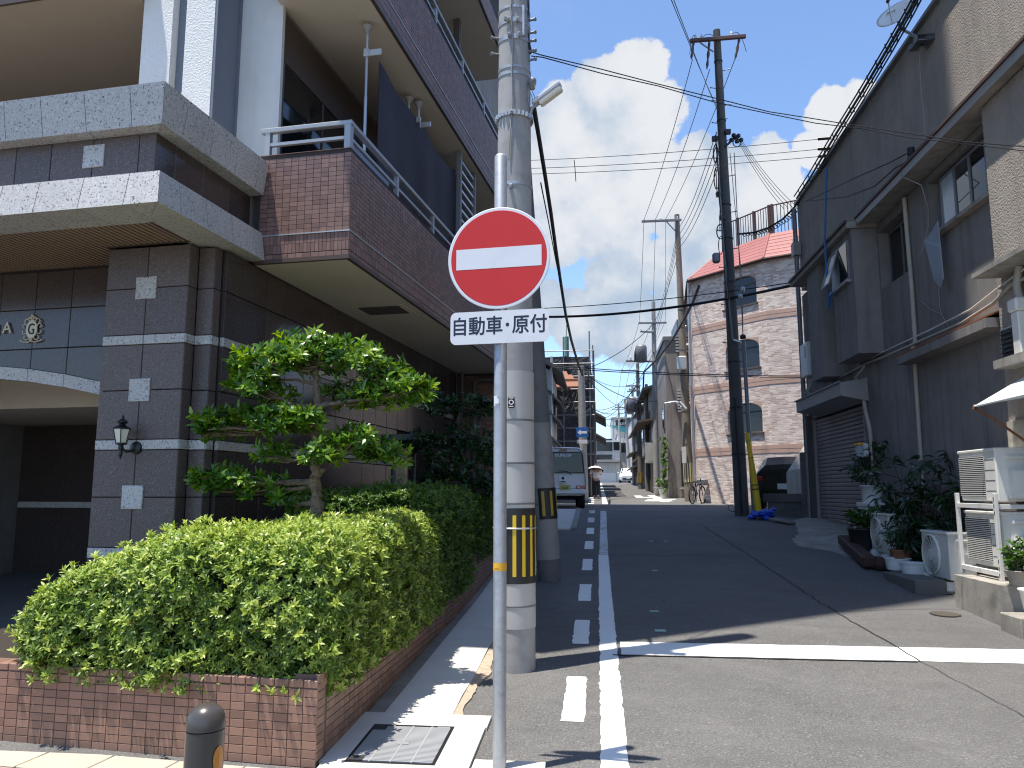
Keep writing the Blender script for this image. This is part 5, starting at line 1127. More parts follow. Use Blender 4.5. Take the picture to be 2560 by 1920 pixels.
rbox('eave_edge', 'brown_iron', 4.24, 4.30, -4, 12.74, 6.105, 6.14); rbox('eave_edge', 'brown_iron', 4.08, 4.13, 12.72, 16.52, 6.05, 6.09)
rbox('fascia', 'hood_metal', 4.265, 4.279, -4, 12.7, 5.99, 6.10)
rbox('bay', 'render_grey', 4.2, 4.598, 12.77, 13.87, 3.88, 5.955); rbox('bay', 'render_grey', 4.22, 4.598, 14.8, 15.6, 3.80, 5.955)
# hopper window in the bay
hw = rbox('window', 'steel_grey', 4.17, 4.199, 12.93, 13.83, 5.15, 5.82); rbox('pane', 'glass_dark', 4.163, 4.169, 12.96, 13.36, 5.2, 5.79, parent=hw)
b = MB(); b.prism([(4.165, 13.42, 5.78), (4.165, 13.80, 5.78), (4.0, 13.80, 5.24), (4.0, 13.42, 5.24)], (.015, 0, .004)); b.build('open_sash', 'glass_frost', rb)
b = MB()
for (p, q) in (((4.16, 13.40, 5.80), (3.99, 13.40, 5.22)), ((4.16, 13.82, 5.80), (3.99, 13.82, 5.22)), ((3.99, 13.40, 5.22), (3.99, 13.82, 5.22)), ((4.16, 13.40, 5.80), (4.16, 13.82, 5.80))): b.tube([p, q], .014, 4)
b.build('sash_frame', 'aluminium', hw); rbox('sill', 'hood_metal', 4.12, 4.199, 12.9, 13.87, 5.10, 5.14, parent=hw)
# windows in the deep openings
def rwindow(y0, y1, z0, z1, panes, dep=.17):
    w = rbox('window', 'steel_grey', WX + dep, WX + dep + .04, y0, y1, z0, z0 + .04); rbox('head', 'steel_grey', WX + dep, WX + dep + .04, y0, y1, z1 - .04, z1, parent=w)
    rbox('back', 'ink_black', WX + dep + .06, WX + dep + .075, y0, y1, z0, z1, parent=w)
    for i, m in enumerate(panes):
        a, c = y0 + (y1 - y0) * i / len(panes), y0 + (y1 - y0) * (i + 1) / len(panes)
        rbox('pane', m, WX + dep + .012, WX + dep + .02, a + .025, c - .025, z0 + .04, z1 - .04, parent=w)
        for yy in (a, c - .025): rbox('stile', 'steel_grey', WX + dep, WX + dep + .035, yy, yy + .025, z0 + .04, z1 - .04, parent=w)
    return w
mat('glass_sky', (.05, .055, .06), .03, spec=1.)
w1 = rwindow(8.9, 10.55, 5.12, 5.86, ['glass_dark', 'glass_dark', 'glass_sky', 'glass_frost'], .05); rbox('sill', 'concrete_old', 4.5, 4.68, 8.84, 10.8, 5.05, 5.098, parent=w1)  # pale end pane stands in for a bright reflection in the glass
w2 = rwindow(11.64, 12.70, 4.94, 5.83, ['glass_dark', 'glass_dark'], .15)
# roller shutter with its hood
sh = rbox('roller_shutter', 'ink_black', 4.70, 4.72, 13.96, 17.1, .95, 3.2)
SL = MB(); SL.box(-.02, .012, -1.56, 1.56, -.036, .036, .012); slm = mesh_of(SL, 'slat', 'shutter_metal')
for i in range(28): inst(slm, 'slat', sh, Matrix.Translation((4.665, 15.53, 1.02 + .0785 * i)))
rbox('guide_rail', 'hood_metal', 4.60, 4.69, 13.90, 13.96, .95, 3.2, parent=sh); rbox('guide_rail', 'hood_metal', 4.60, 4.69, 17.1, 17.16, .95, 3.2, parent=sh)
b = MB(); prof = [(4.598, 3.20), (4.14, 3.30), (4.14, 3.52), (4.598, 3.60)]; b.prism([(x, 13.62, z) for (x, z) in prof], (0, 2.96, 0)); hd = b.build('shutter_hood', 'hood_metal', rb)
rbox('hood_lip', 'steel_grey', 4.11, 4.15, 13.60, 16.6, 3.52, 3.545, parent=hd)
# ledge over the plants, with its pipes
rbox('ledge', 'render_grey', 4.33, 4.598, 8.97, 11.6, 3.49, 3.60); b = MB(); b.prism([(4.33, 8.97, 3.605), (4.33, 11.6, 3.605), (4.598, 11.6, 3.70), (4.598, 8.97, 3.70)], (0, 0, .02)); b.build('ledge_flashing', 'rust', rb)
def rpipe(name, pts, r, m, par=None, n=8): b = MB(); b.smooth = True; b.tube(pts, r, n); return b.build(name, m, par or rb)
rpipe('drain_pipe', [(4.54, 11.44, 5.95), (4.54, 11.40, 4.6), (4.52, 11.36, 3.80), (4.50, 11.40, 3.70), (4.50, 11.40, 3.66)], .032, 'pipe_beige')
rpipe('drain_pipe', [(4.56, 11.54, 3.49), (4.56, 11.56, 2.2), (4.56, 11.56, .6)], .03, 'pipe_beige')
rpipe('wall_pipe', [(4.57, 15.0, 3.80), (4.57, 13.4, 3.83), (4.50, 12.6, 3.77), (4.48, 11.2, 3.745), (4.46, 9.8, 3.72), (4.42, 8.95, 3.76), (4.38, 8.5, 3.84), (4.36, 7.9, 3.83)], .020, 'pipe_beige')
rpipe('wall_pipe', [(4.58, 14.0, 3.90), (4.54, 12.2, 3.87), (4.52, 10.9, 3.85), (4.48, 9.6, 3.84), (4.42, 8.8, 3.90), (4.37, 8.2, 3.93)], .013, 'pipe_white')
rpipe('wall_pipe', [(4.57, 13.66, 3.30), (4.54, 13.70, 3.24), (4.54, 13.64, 3.05), (4.54, 13.50, 2.75), (4.56, 13.48, 2.2), (4.56, 13.47, 1.0)], .035, 'pipe_beige')
rpipe('tube_end', [(4.57, 13.63, 3.34), (4.57, 13.6, 3.46), (4.4, 13.62, 3.60), (4.45, 13.3, 3.74)], .018, 'pipe_beige')
rpipe('gutter_pipe', [(4.5, 17.35, 8.0), (4.5, 17.35, 1.0)], .05, 'steel_grey'); rbox('gutter_box', 'hood_metal', 4.42, 4.58, 17.24, 17.46, 6.9, 7.2)
rbox('post', 'pole_dark', 4.50, 4.60, 17.18, 17.28, .9, 3.3)
# meter, boiler, spotlight
mt = thing('utility_meter', 'small meter box with lamp and dials at the shutter edge', 'meter', (4.53, 13.75, 2.1))
rbox('case', 'glass_frost', 4.44, 4.53, 13.80, 13.98, 2.22, 2.46, .01, mt); rbox('cap', 'tape_yellow', 4.42, 4.54, 13.78, 14.0, 2.46, 2.50, .008, mt); rbox('back_board', 'timber_red', 4.545, 4.597, 13.40, 14.02, 2.12, 2.50, 0, mt)
for z in (2.43, 2.31): b = MB(Matrix.Translation((4.54, 13.66, z)) @ Matrix.Rotation(R(-90), 4, 'Y')); b.lathe([(.055, 0), (.055, .05), (.045, .06), (0, .062)], n=14); b.build('dial', 'plastic_white', mt)
bl = thing('water_heater', 'white gas water heater hanging on the far bay of the grey house', 'water heater', (4.4, 16.35, 3.9))
rbox('case', 'plastic_white', 4.28, 4.5, 16.1, 16.62, 4.02, 4.72, .02, bl)
for k in range(5): b = MB(); b.box(4.272, 4.281, 16.2, 16.24, 4.40 + .05 * k, 4.43 + .05 * k); b.build('vent_slot', 'ink_black', bl)
for (a, r_) in ((16.2, .02), (16.32, .03), (16.46, .02)): rpipe('hose', [(4.4, a, 4.03), (4.38, a - .02, 3.85), (4.3, a + .05, 3.68), (4.42, a - .15, 3.58)], r_, 'cable_grey', bl)
b = MB(); b.lathe([(.05, 0), (.05, .1), (0, .11)], (4.5, 10.99, 6.42), 12); b.box(4.46, 4.58, 10.90, 11.06, 6.16, 6.42, .02)
for k in range(4): b.lathe([(.0, 0), (.028, .01), (.028, .06), (0, .07)], (4.44, 10.9 + .05 * k, 6.2 + .06 * (k % 2)), 8)
tag(b.build('junction_box', 'cable_black', loc=(4.5, 10.98, 6.15)), 'dark cable junction box clamped on the upper grey wall', 'junction box')
# torn awning cloth, blue hose
b = MB(); V = [(4.40, 10.28, 5.06), (4.36, 10.02, 5.10), (4.34, 10.40, 4.95), (4.38, 10.05, 4.75), (4.38, 10.30, 4.40), (4.40, 10.08, 4.36), (4.41, 10.22, 4.28)]
b.add(V + [(x + .012, y, z) for (x, y, z) in V], [(0, 1, 3, 2), (2, 3, 5, 4), (4, 5, 6), (9, 10, 8, 7), (11, 12, 10, 9), (13, 12, 11), (0, 2, 9, 7), (2, 4, 11, 9), (4, 6, 13, 11), (6, 5, 12, 13), (5, 3, 10, 12), (3, 1, 8, 10), (1, 0, 7, 8)])
tag(b.build('awning_cloth', 'canvas_grey', loc=(4.38, 10.2, 4.28)), 'strip of grey awning cloth hanging below the upstairs window', 'awning cloth')
rp = MB(); rp.smooth = True; rp.tube([atx(x, y, 4.06) for (x, y) in ((1786, 362), (1784, 430), (1782, 520), (1786, 600), (1790, 668))], .018, 6); rp.tube([atx(x, y, 4.06) for (x, y) in ((1790, 668), (1793, 640), (1800, 632))], .016, 6)
tag(rp.build('blue_hose', 'rope_blue', loc=(4.06, 14.3, 5.0)), 'bright blue hose hanging down the grey house wall', 'hose')
# satellite dish on its wall bracket
dh = thing('satellite_dish', 'white satellite dish on a bracket at the grey roof edge', 'satellite dish', (4.45, 10.3, 7.75))
dc = at(1938, 33, 10.75); dirn = Vector((-.55, -.62, .55)).normalized(); side = dirn.cross(Vector((0, 0, 1))).normalized(); upd = side.cross(dirn)
b = MB(); V = []; F = []; n = 28; rings = 6; b.smooth = True
for s in (0, .012):
    for k in range(rings + 1):
        r_ = .27 * k / rings
        for i in range(n): a = 2 * math.pi * i / n; V.append(dc + side * r_ * math.cos(a) + upd * r_ * 1.06 * math.sin(a) + dirn * (.62 * r_ * r_ - s))
o = (rings + 1) * n
for k in range(rings):
    for i in range(n): F.append((k * n + i, k * n + (i + 1) % n, (k + 1) * n + (i + 1) % n, (k + 1) * n + i)); F.append((o + k * n + i, o + (k + 1) * n + i, o + (k + 1) * n + (i + 1) % n, o + k * n + (i + 1) % n))
for i in range(n): F.append((rings * n + i, rings * n + (i + 1) % n, o + rings * n + (i + 1) % n, o + rings * n + i))
b.add(V, F); dsh = b.build('reflector', 'plastic_white', dh)
Mt = Matrix((side, upd, dirn)).transposed().to_4x4(); text_on('NC', .09, 'ink_navy', dsh, Matrix.Translation(dc + dirn * .03 + side * .10 + upd * .11) @ Mt, depth=.002)
lnb = dc + dirn * .30 - upd * .03; b = MB(); b.smooth = True; b.tube([dc - upd * .27 + dirn * .04, lnb - upd * .06], .012, 6); b.build('feed_arm', 'aluminium', dh)
b = MB(); b.smooth = True; b.tube([lnb - upd * .10, lnb - upd * .03, lnb + upd * .03, lnb + upd * .06], [.02, .03, .04, .03], 8); b.build('receiver', 'black_iron', dh)
b = MB(); b.smooth = True; b.tube([dc - dirn * .02, dc - dirn * .12 - Vector((0, 0, .1)), Vector((4.5, 10.35, 7.78))], .022, 8); b.box(4.36, 4.6, 10.2, 10.5, 7.70, 7.79, .01); b.build('bracket', 'steel_grey', dh)
# vent window, conduits and the awning at the right edge
vw = rbox('vent_window', 'aluminium', 4.38, 4.409, 8.52, 8.79, 3.06, 3.42); rbox('vent_back', 'ink_black', 4.374, 4.379, 8.54, 8.77, 3.08, 3.40, parent=vw)
for k in range(6): b = MB(); b.box(4.355, 4.373, 8.55, 8.76, 3.10 + .05 * k, 3.108 + .05 * k); b.build('louvre', 'pole_dark', vw)
rbox('shelf', 'concrete_old', 4.2, 4.408, 7.7, 8.62, 2.96, 3.05); rbox('canopy', 'concrete_old', 4.1, 4.408, 6.5, 8.72, 3.98, 4.03)
cd = thing('conduit_cover', 'white boxed air-conditioner conduit running down the corner wall', 'conduit', (4.33, 8.25, 1.8))
rbox('cover', 'pipe_white', 4.26, 4.40, 8.18, 8.32, 3.06, 3.50, .012, cd); rbox('cap', 'pipe_white', 4.24, 4.40, 8.16, 8.34, 3.50, 3.64, .02, cd); rpipe('hose', [(4.33, 8.25, 3.6), (4.34, 8.30, 3.78), (4.36, 8.27, 3.98)], .04, 'pipe_beige', cd)
rbox('cover', 'pipe_white', 4.28, 4.40, 7.86, 8.0, 1.2, 2.94, .012, cd); rpipe('hose', [(4.36, 8.2, 2.6), (4.36, 8.22, 2.3), (4.34, 8.3, 2.1)], .035, 'pipe_beige', cd)
rbox('wall_patch', 'concrete_old', 4.385, 4.409, 8.2, 8.83, 2.0, 2.42)
aw = thing('awning', 'white canvas awning on a rusty arm at the right edge', 'awning', (4.1, 8.2, 2.1))
tip = atx(2106, 876, 3.95); b = MB(); q = [tip, atx(2150, 866, 3.95), atx(2290, 842, 3.95), atx(2290, 790, 4.35), atx(2215, 812, 4.35)]
b.add([tuple(p) for p in q] + [tuple(p - Vector((0, 0, .018))) for p in q], [(0, 1, 2, 3, 4), (9, 8, 7, 6, 5)] + [(i, 5 + i, 5 + (i + 1) % 5, (i + 1) % 5) for i in range(5)]); b.build('canvas', 'canvas_white', aw)
b = MB(); b.smooth = True; b.tube([tip + Vector((-.01, 0, -.01)), atx(2300, 833, 3.95)], .012, 8); b.build('front_bar', 'canvas_white', aw)
b = MB(); b.smooth = True; b.tube([tip + Vector((0, 0, -.03)), atx(2160, 914, 4.05), atx(2260, 985, 4.3)], .013, 8); b.box(tip.x - .02, tip.x + .02, tip.y - .02, tip.y + .02, tip.z - .04, tip.z + .012, .004); b.build('arm', 'rust', aw)
b = MB(); b.smooth = True
for k in range(16): z = 2.75 - .045 * k; b.tube([(4.22 + (.006 if k % 2 else 0), 7.78 + .006 * (k % 2), z), (4.22, 7.78, z - .035)], .006, 4)
b.build('chain', 'ink_black', aw)

# ================================================================== concrete apron, plinth, drain edge on the right
ap = thing('apron', 'stained concrete apron in front of the grey house', None); ap['kind'] = 'structure'
edge = [(2.0, 4.1), (6.0, 4.0), (7.8, 3.87), (8.7, 3.93), (9.64, 4.05), (10.6, 3.99), (11.9, 3.89), (12.6, 3.72), (13.1, 3.6), (13.3, 3.35), (13.75, 3.30), (14.3, 3.40), (15.2, 3.72), (16.2, 3.95), (17.3, 4.15), (18.2, 4.3)]
b = MB(); V = []; F = []
hz = lambda y: gz(y) + (.012 if y < 12 else min(.10, (y - 12) * .06))
for i in range(120):
    y = 2.0 + 15.4 * i / 119; x = float(np.interp(y, [e[0] for e in edge], [e[1] for e in edge])) + random.gauss(0, .012); zw = max(hz(y), .93 if y > 13.6 else 0) if y > 13 else hz(y) + .01
    V += [(x - .03, y, gz(y) - .03), (x, y, gz(y) + .008), ((x + 4.7) / 2, y, (gz(y) + .008 + zw) / 2 + .01), (4.72, y, zw)]
for i in range(119):
    for k in range(3): F.append((4 * i + k, 4 * i + 4 + k, 4 * i + 5 + k, 4 * i + 1 + k)[::-1])
b.add(V, F); b.build('slab', 'concrete_old', ap)
rg = random.Random(5); b = MB()
for i in range(260):
    y = rg.uniform(5.5, 8.9); x = float(np.interp(y, [e[0] for e in edge], [e[1] for e in edge])) + abs(rg.gauss(0, .10)); s = rg.uniform(.006, .022); z = gz(y) + .012
    b.add([(x - s, y - s, z), (x + s, y - s * .6, z), (x + s * .7, y + s, z), (x - s, y + s * .7, z), (x + rg.uniform(-s, s) * .4, y, z + s * .8)], [(0, 1, 4), (1, 2, 4), (2, 3, 4), (3, 0, 4)])
mat('gravel', (.42, .37, .27), .9, rnd=.25); b.build('gravel', 'gravel', ap, kind='stuff')
b = MB(); n = 40; b.tube([(float(np.interp(y, [e[0] for e in edge], [e[1] for e in edge])) - .02, y, gz(y) + .012) for y in np.linspace(5.5, 9.2, n)], .014, 5); tag(b.build('ground_cable', 'cable_black', loc=(3.9, 7.5, .4)), 'black cable lying along the road edge by the air conditioners', 'cable')
mh = thing('manhole_cover', 'small round rusty iron cover set in the sunlit asphalt', 'manhole cover', (3.51, 8.58, gz(8.58)))
def gdisc(b, x, y, r, h, n=24): b.add([(x + r * math.cos(2 * math.pi * i / n), y + r * math.sin(2 * math.pi * i / n), gz(y + r * math.sin(2 * math.pi * i / n)) + h) for i in range(n)], [tuple(range(n))])
b = MB(); gdisc(b, 3.51, 8.58, .145, .006); b.build('rim', 'crack', mh); b = MB(); gdisc(b, 3.51, 8.58, .132, .010); b.build('lid', 'manhole_iron', mh)
pb = MB(); P = [(3.80, 9.0), (3.80, 8.02), (4.39, 7.92), (4.39, 9.0)]
pb.prism([(x, y, .34) for (x, y) in P], (0, 0, .45)); pt = pb.build('plinth', 'concrete_old', loc=(4.05, 8.5, .4)); tag(pt, 'weathered concrete plinth carrying the stacked air conditioners', 'plinth')
b = MB(); b.box(3.72, 4.3, 7.55, 7.915, .33, .56, .01); tag(b.build('concrete_step', 'concrete_old', loc=(4.0, 7.7, .4)), 'low concrete step at the near end of the plinth', 'step')
b = MB(); b.box(3.63, 3.98, 9.62, 10.62, .47, .66, .012); tag(b.build('concrete_block', 'block_grey', loc=(3.8, 10.1, .5)), 'long dark concrete block between road edge and round-fan unit', 'concrete block')

# ================================================================== air conditioners
def aircon(label, x0, y0, z0, w, h, d, louvre, fan=None, logo=False, cover=True, ridge=True):
    """front faces the street (world -X); x0 front plane, near end at y0, length w away from the viewer"""
    t = thing('air_conditioner', label, 'air conditioner', (x0 + d / 2, y0 + w / 2, z0), 0, 'air-conditioner outdoor units'); y1 = y0 + w
    b = MB(); b.box(x0, x0 + d, y0, y1, z0, z0 + h, .012); b.build('casing', 'ac_white', t)
    b = MB(); b.box(x0 - .012, x0 + d + .008, y0 - .012, y1 + .012, z0 + h - .02, z0 + h + .012, .008); b.build('top_cover', 'ac_white', t)
    if louvre:
        ya, yb = y0 + .30 * w, y1 - .02
        b = MB(); b.box(x0 - .003, x0 + .001, ya, yb, z0 + .05, z0 + h - .06); b.build('grille_recess', 'ac_shadow', t)
        n = int((h - .12) / .019); fm = MB(); fm.box(-.012, .0, -(yb - ya) / 2, (yb - ya) / 2, -.0042, .0042); fm = mesh_of(fm, 'grille_bar', 'ac_white')
        for i in range(n): inst(fm, 'grille_bar', t, Matrix.Translation((x0 - .003, (ya + yb) / 2, z0 + .06 + (h - .13) * i / (n - 1))))
        for k in range(1, 5): b = MB(); b.box(x0 - .002, x0 + .001, y0 + .03, ya - .01, z0 + h * k / 5 - .003, z0 + h * k / 5 + .003); b.build('panel_groove', 'ac_shadow', t)
    if fan:
        fy, fz, fr = fan; Tm = Matrix.Translation((x0 - .004, fy, fz)) @ Matrix.Rotation(R(-90), 4, 'Y')
        b = MB(Tm); b.lathe([(fr * 1.04, 0), (fr * 1.04, .02), (fr, .03), (fr * .96, .004)], n=40, caps=False); b.build('fan_ring', 'ac_white', t)
        b = MB(Tm); b.lathe([(0, .001), (fr, .001)], n=32, caps=False); b.build('fan_recess', 'ac_shadow', t)
        b = MB(Tm)
        for k in range(1, 8): rr = fr * (.30 + .70 * k / 7.5); b.lathe([(rr - .003, .018), (rr + .003, .018), (rr + .003, .024), (rr - .003, .024)], n=40, caps=False)
        for k in range(14):
            a0 = 2 * math.pi * k / 14; pts = [(fr * q * math.cos(a0 + .9 * q), fr * q * math.sin(a0 + .9 * q), .02) for q in (.28, .5, .75, 1.)]; b.tube(pts, .003, 4)
        b.build('fan_guard', 'ac_white', t); b = MB(Tm); b.lathe([(fr * .30, .018), (fr * .30, .026), (0, .03)], n=24); b.build('fan_hub', 'ac_white', t)
    if cover:                                                  # the near end with handle and valve cover
        b = MB(); b.box(x0 + d * .25, x0 + d * .92, y0 - .006, y0 + .001, z0 + .06, z0 + h - .05); b.build('end_panel', 'ac_white', t)
        b = MB(); b.box(x0 + d * .30, x0 + d * .85, y0 - .028, y0 - .006, z0 + h * .80, z0 + h * .87, .008); b.build('handle', 'ac_white', t)
        b = MB(); b.prism([(x0 + d * .30, y0 - .006, z0 + h * .06), (x0 + d * .9, y0 - .006, z0 + h * .06), (x0 + d * .9, y0 - .006, z0 + h * .58), (x0 + d * .36, y0 - .006, z0 + h * .58)], (0, -.085 if ridge else -.03, 0)); b.build('valve_cover', 'ac_white', t)
    return t
aircon('upper cream air conditioner with slatted grille on the rack', 4.04, 8.42, 1.575, .80, .535, .32, True)
aircon('lower cream air conditioner inside the rack on the plinth', 4.06, 8.44, .90, .78, .56, .30, True)
aircon('white air conditioner with round fan guard standing by the road', 4.03, 9.62, .655, .76, .535, .27, False, (10.08, .92, .235))
a4 = aircon('white air conditioner half hidden behind potted plants', 4.05, 11.55, .80, .72, .55, .27, False, (11.98, 1.08, .21)); b = MB(); b.box(4.04, 4.049, 11.62, 11.66, 1.18, 1.26); b.build('badge', 'ink_navy', a4)
rk = thing('unit_rack', 'white steel two-tier rack holding two air conditioners', 'rack', (4.15, 8.8, .79))
for (x, y) in ((4.0, 8.40), (4.0, 9.24), (4.36, 8.40), (4.36, 9.24)):
    b = MB(); b.box(x - .018, x + .018, y - .022, y + .022, .79, 1.66, .003); lg = b.build('leg', 'frame_white', rk)
    if x < 4.1 and y < 9:
        for z in (1.60, 1.53, 1.46, .98, .91, .84): b = MB(); b.box(x - .0195, x - .0185, y - .008, y + .008, z - .018, z + .018); b.build('slot', 'ac_shadow', lg)
for z in (1.53, .86):
    for x in (4.0, 4.36): b = MB(); b.box(x - .02, x + .02, 8.42, 9.22, z - .03, z + .02, .003); b.build('rail', 'frame_white', rk)
    for y in (8.42, 9.20): b = MB(); b.box(4.02, 4.34, y - .02, y + .02, z - .03, z + .015, .003); b.build('cross_rail', 'frame_white', rk)
def foot(x, y, z, lab, m='plastic_white', group='plastic feet under the air conditioners', d=.28):
    t = MB(); t.prism([(x - d / 2, y - .07, z), (x + d / 2, y - .07, z), (x + d / 2, y + .07, z), (x - d / 2, y + .07, z)], (0, 0, .012)); 
    V = [(x - d / 2 + .01, y - .06, z + .012), (x + d / 2 - .01, y - .06, z + .012), (x + d / 2 - .01, y + .06, z + .012), (x - d / 2 + .01, y + .06, z + .012), (x - d / 2 + .05, y - .035, z + .10), (x + d / 2 - .05, y - .035, z + .10), (x + d / 2 - .05, y + .035, z + .10), (x - d / 2 + .05, y + .035, z + .10)]
    t.add(V, [(4, 5, 6, 7), (0, 1, 5, 4), (1, 2, 6, 5), (2, 3, 7, 6), (3, 0, 4, 7)]); tag(t.build('plastic_foot', m, loc=(x, y, z)), lab, 'unit foot', group)
foot(4.08, 9.72, gz(9.72) + .03, 'nearer white plastic foot under the round-fan air conditioner'); foot(4.08, 10.28, gz(10.28) + .03, 'farther white plastic foot under the round-fan air conditioner')
foot(4.10, 11.7, gz(11.7) + .05, 'nearer plastic foot under the half-hidden air conditioner'); foot(4.10, 12.15, gz(12.15) + .05, 'farther plastic foot under the half-hidden air conditioner')
for k, y in enumerate((9.72, 10.28)): b = MB(); b.box(3.93, 4.25, y - .09, y + .09, gz(y) + .0, gz(y) + .029, .004); tag(b.build('paving_slab', 'block_grey', loc=(4.08, y, gz(y))), ('flat slab under the nearer plastic foot by the road', 'flat slab under the farther plastic foot by the road')[k], 'slab', 'slabs under the round-fan unit')

# ================================================================== pots and plants along the right wall
def pot(b, x, y, z, r0, r1, h, n=24, ribs=0):
    prof = [(r0, 0), (r1, h * .94), (r1 + .012, h * .94), (r1 + .012, h), (r1 - .008, h), (r1 - .02, h - .05), (0, h - .05)]
    if ribs: prof = [(r0, 0)] + [(r0 + (r1 - r0) * i / ribs / 2 + (.006 if i % 2 else 0), h * i / ribs / 2) for i in range(1, 2 * ribs)] + [(r1 + .012, h * .98), (r1 + .012, h), (r1 - .008, h), (r1 - .02, h - .05), (0, h - .05)]
    b.smooth = True; b.lathe(prof, (x, y, z), n)
def branchy(t, stems, lm, bm, seed, per, L, W, tips, tilt=(50, 100), droop=.5, r=.008):
    rg = np.random.default_rng(seed); rr = random.Random(seed); b = MB(); b.smooth = True; P = []; Nn = []
    for (p0, p1) in stems:
        pts = limb(b, p0, p1, r, r * .5, .03, 7, rr); P.append(tuple(p1)); Nn.append((0, 0, 1))
        for k in range(tips):
            q = pts[rr.randint(2, 7) if True else 0]; d = Vector((rr.gauss(0, 1), rr.gauss(0, 1), rr.uniform(.0, 1))).normalized() * rr.uniform(.06, .16) * (Vector(p1) - Vector(p0)).length * 1.6
            e = q + d; b.tube([q, q.lerp(e, .5) + Vector((0, 0, .01)), e], r * .4, 4); P.append(tuple(e)); Nn.append((d.x, d.y, abs(d.z) + .3))
    b.build('stem', bm, t); P, Nn = np.array(P), np.array(Nn) + rg.normal(size=(len(P), 3)) * .15
    V, F, rd = rosettes(P, Nn, per, L, W, tilt, rg, np.clip(rg.normal(.45, .2, len(P)), 0, 1), droop); np_mesh('leaves', V, F, lm, t, rd, 'stuff')
def plant(name, label, x, y, z, potargs, potm, stems, lm, seed, per, L, W, tips, tilt=(50, 100), droop=.5, r=.008):
    t = thing(name, label, 'potted plant', (x, y, z)); b = MB(); pot(b, x, y, z, *potargs); b.build('pot', potm, t)
    b = MB(); b.lathe([(0, 0), (potargs[1] - .02, 0)], (x, y, z + potargs[2] - .045), 16, caps=False); b.build('soil', 'soil', t)
    zt = z + potargs[2] - .05; branchy(t, [((x + a * .2, y + c * .2, zt), (x + a, y + c, zt + h)) for (a, c, h) in stems], lm, 'bark_dark', seed, per, L, W, tips, tilt, droop, r); return t
# foam box and second casing behind
b = MB(); b.box(4.15, 4.45, 12.55, 13.1, .82, 1.46, .01); b.box(4.13, 4.47, 12.53, 13.12, 1.44, 1.50, .008); tag(b.build('storage_bin', 'plastic_white', loc=(4.3, 12.8, .82)), 'white plastic bin under the fluted white flower pot', 'bin')
plant('potted_plant', 'leafy shrub in a fluted white pot on the white bin', 4.30, 12.85, 1.50, (.15, .17, .27, 20, 0), 'plastic_white', [(.05, .25, .45), (-.15, .3, .5), (-.2, -.1, .42), (.1, -.3, .5), (-.1, .45, .35), (-.3, .15, .3), (.1, -.1, .6)], 'leaf_shade', 31, 7, .10, .035, 7, (45, 100), .5)
plant('potted_plant', 'bright-leaved plant in a tall black bucket pot', 3.98, 12.45, gz(12.45) + .02, (.15, .20, .40), 'pot_dark', [(.02, .1, .25), (-.12, .05, .2), (.1, -.12, .24), (-.05, -.15, .28), (.14, .1, .22)], 'leaf_pot', 32, 7, .15, .07, 3, (40, 90), .35)
plant('potted_plant', 'dense small-leaved shrub in a terracotta pot', 3.98, 10.95, gz(10.95) + .10, (.10, .14, .22), 'pot_terracotta', [(.02 + .16 * math.cos(a), .2 * math.sin(a), .30 + .10 * math.sin(3 * a)) for a in (0, .8, 1.6, 2.4, 3.2, 4., 4.8, 5.6)], 'leaf_shade', 33, 7, .05, .02, 12, (40, 95), .3)
tl = thing('loquat_shrub', 'tall dark long-leaved shrub against the grey wall', 'shrub', (4.3, 11.0, gz(11)))
S = lambda x, y, X: tuple(atx(x, y, X))
branchy(tl, [((4.32, 11.1, .65), S(1990, 1000, 4.32)), ((4.32, 11.1, .65), S(1930, 1000, 4.25)), ((4.32, 11.1, .65), S(1960, 1045, 4.2)), ((4.35, 11.1, .65), S(2035, 1030, 4.3)), ((4.35, 11.0, .65), S(2000, 1060, 4.22)), ((4.3, 11.2, .65), S(1905, 1050, 4.2)), ((4.3, 11.2, .65), S(1900, 1100, 4.15)), ((4.3, 11.2, .65), S(1950, 1100, 4.15)), ((4.35, 11.0, .65), S(2040, 1080, 4.25))], 'leaf_shade', 'bark_dark', 34, 11, .20, .046, 5, (55, 105), .6, .014)
bs = thing('wall_shrub', 'dense dark bush filling the corner behind the round-fan unit', 'shrub', (4.35, 10.3, gz(10.3)))
branchy(bs, [((4.38, 10.4, .6), S(2010 + dx, 1130 + dy, 4.32)) for (dx, dy) in ((0, 0), (20, -40), (40, 10), (-30, 10), (-20, -30), (45, -20), (10, 40), (-45, 50), (40, 50), (60, 20), (30, -60), (-60, 20), (0, 70), (55, 60))], 'leaf_shade', 'bark_dark', 35, 7, .085, .03, 16, (40, 100), .3, .008)
plant('potted_plant', 'glossy sunlit shrub beside the lower air conditioner', 3.95, 7.95, .80, (.09, .12, .14), 'concrete_old', [(.03 + .14 * math.cos(a), .16 * math.sin(a), .16 + .14 * math.cos(2 * a) ** 2) for a in (0, .7, 1.4, 2.1, 2.8, 3.5, 4.2, 4.9, 5.6)], 'leaf_pot', 36, 7, .06, .03, 9, (35, 90), .25)
b = MB(); pot(b, 3.74, 7.28, gz(7.28) + .18, .09, .13, .30, 24, 0); tag(b.build('flower_pot', 'plastic_white', loc=(3.74, 7.28, .55)), 'white plastic flower pot cut off by the right edge', 'flower pot')
for k, (x, y, lab) in enumerate(((3.86, 10.75, 'ribbed white tub beneath the terracotta pot'), (3.92, 10.40, 'ribbed white tub nearest the round-fan unit'))): b = MB(); pot(b, x, y, gz(y) + .09, .13, .155, .15, 24, 4); tag(b.build('ribbed_tub', 'plastic_white', loc=(x, y, gz(y) + .09)), lab, 'tub', 'ribbed white tubs')
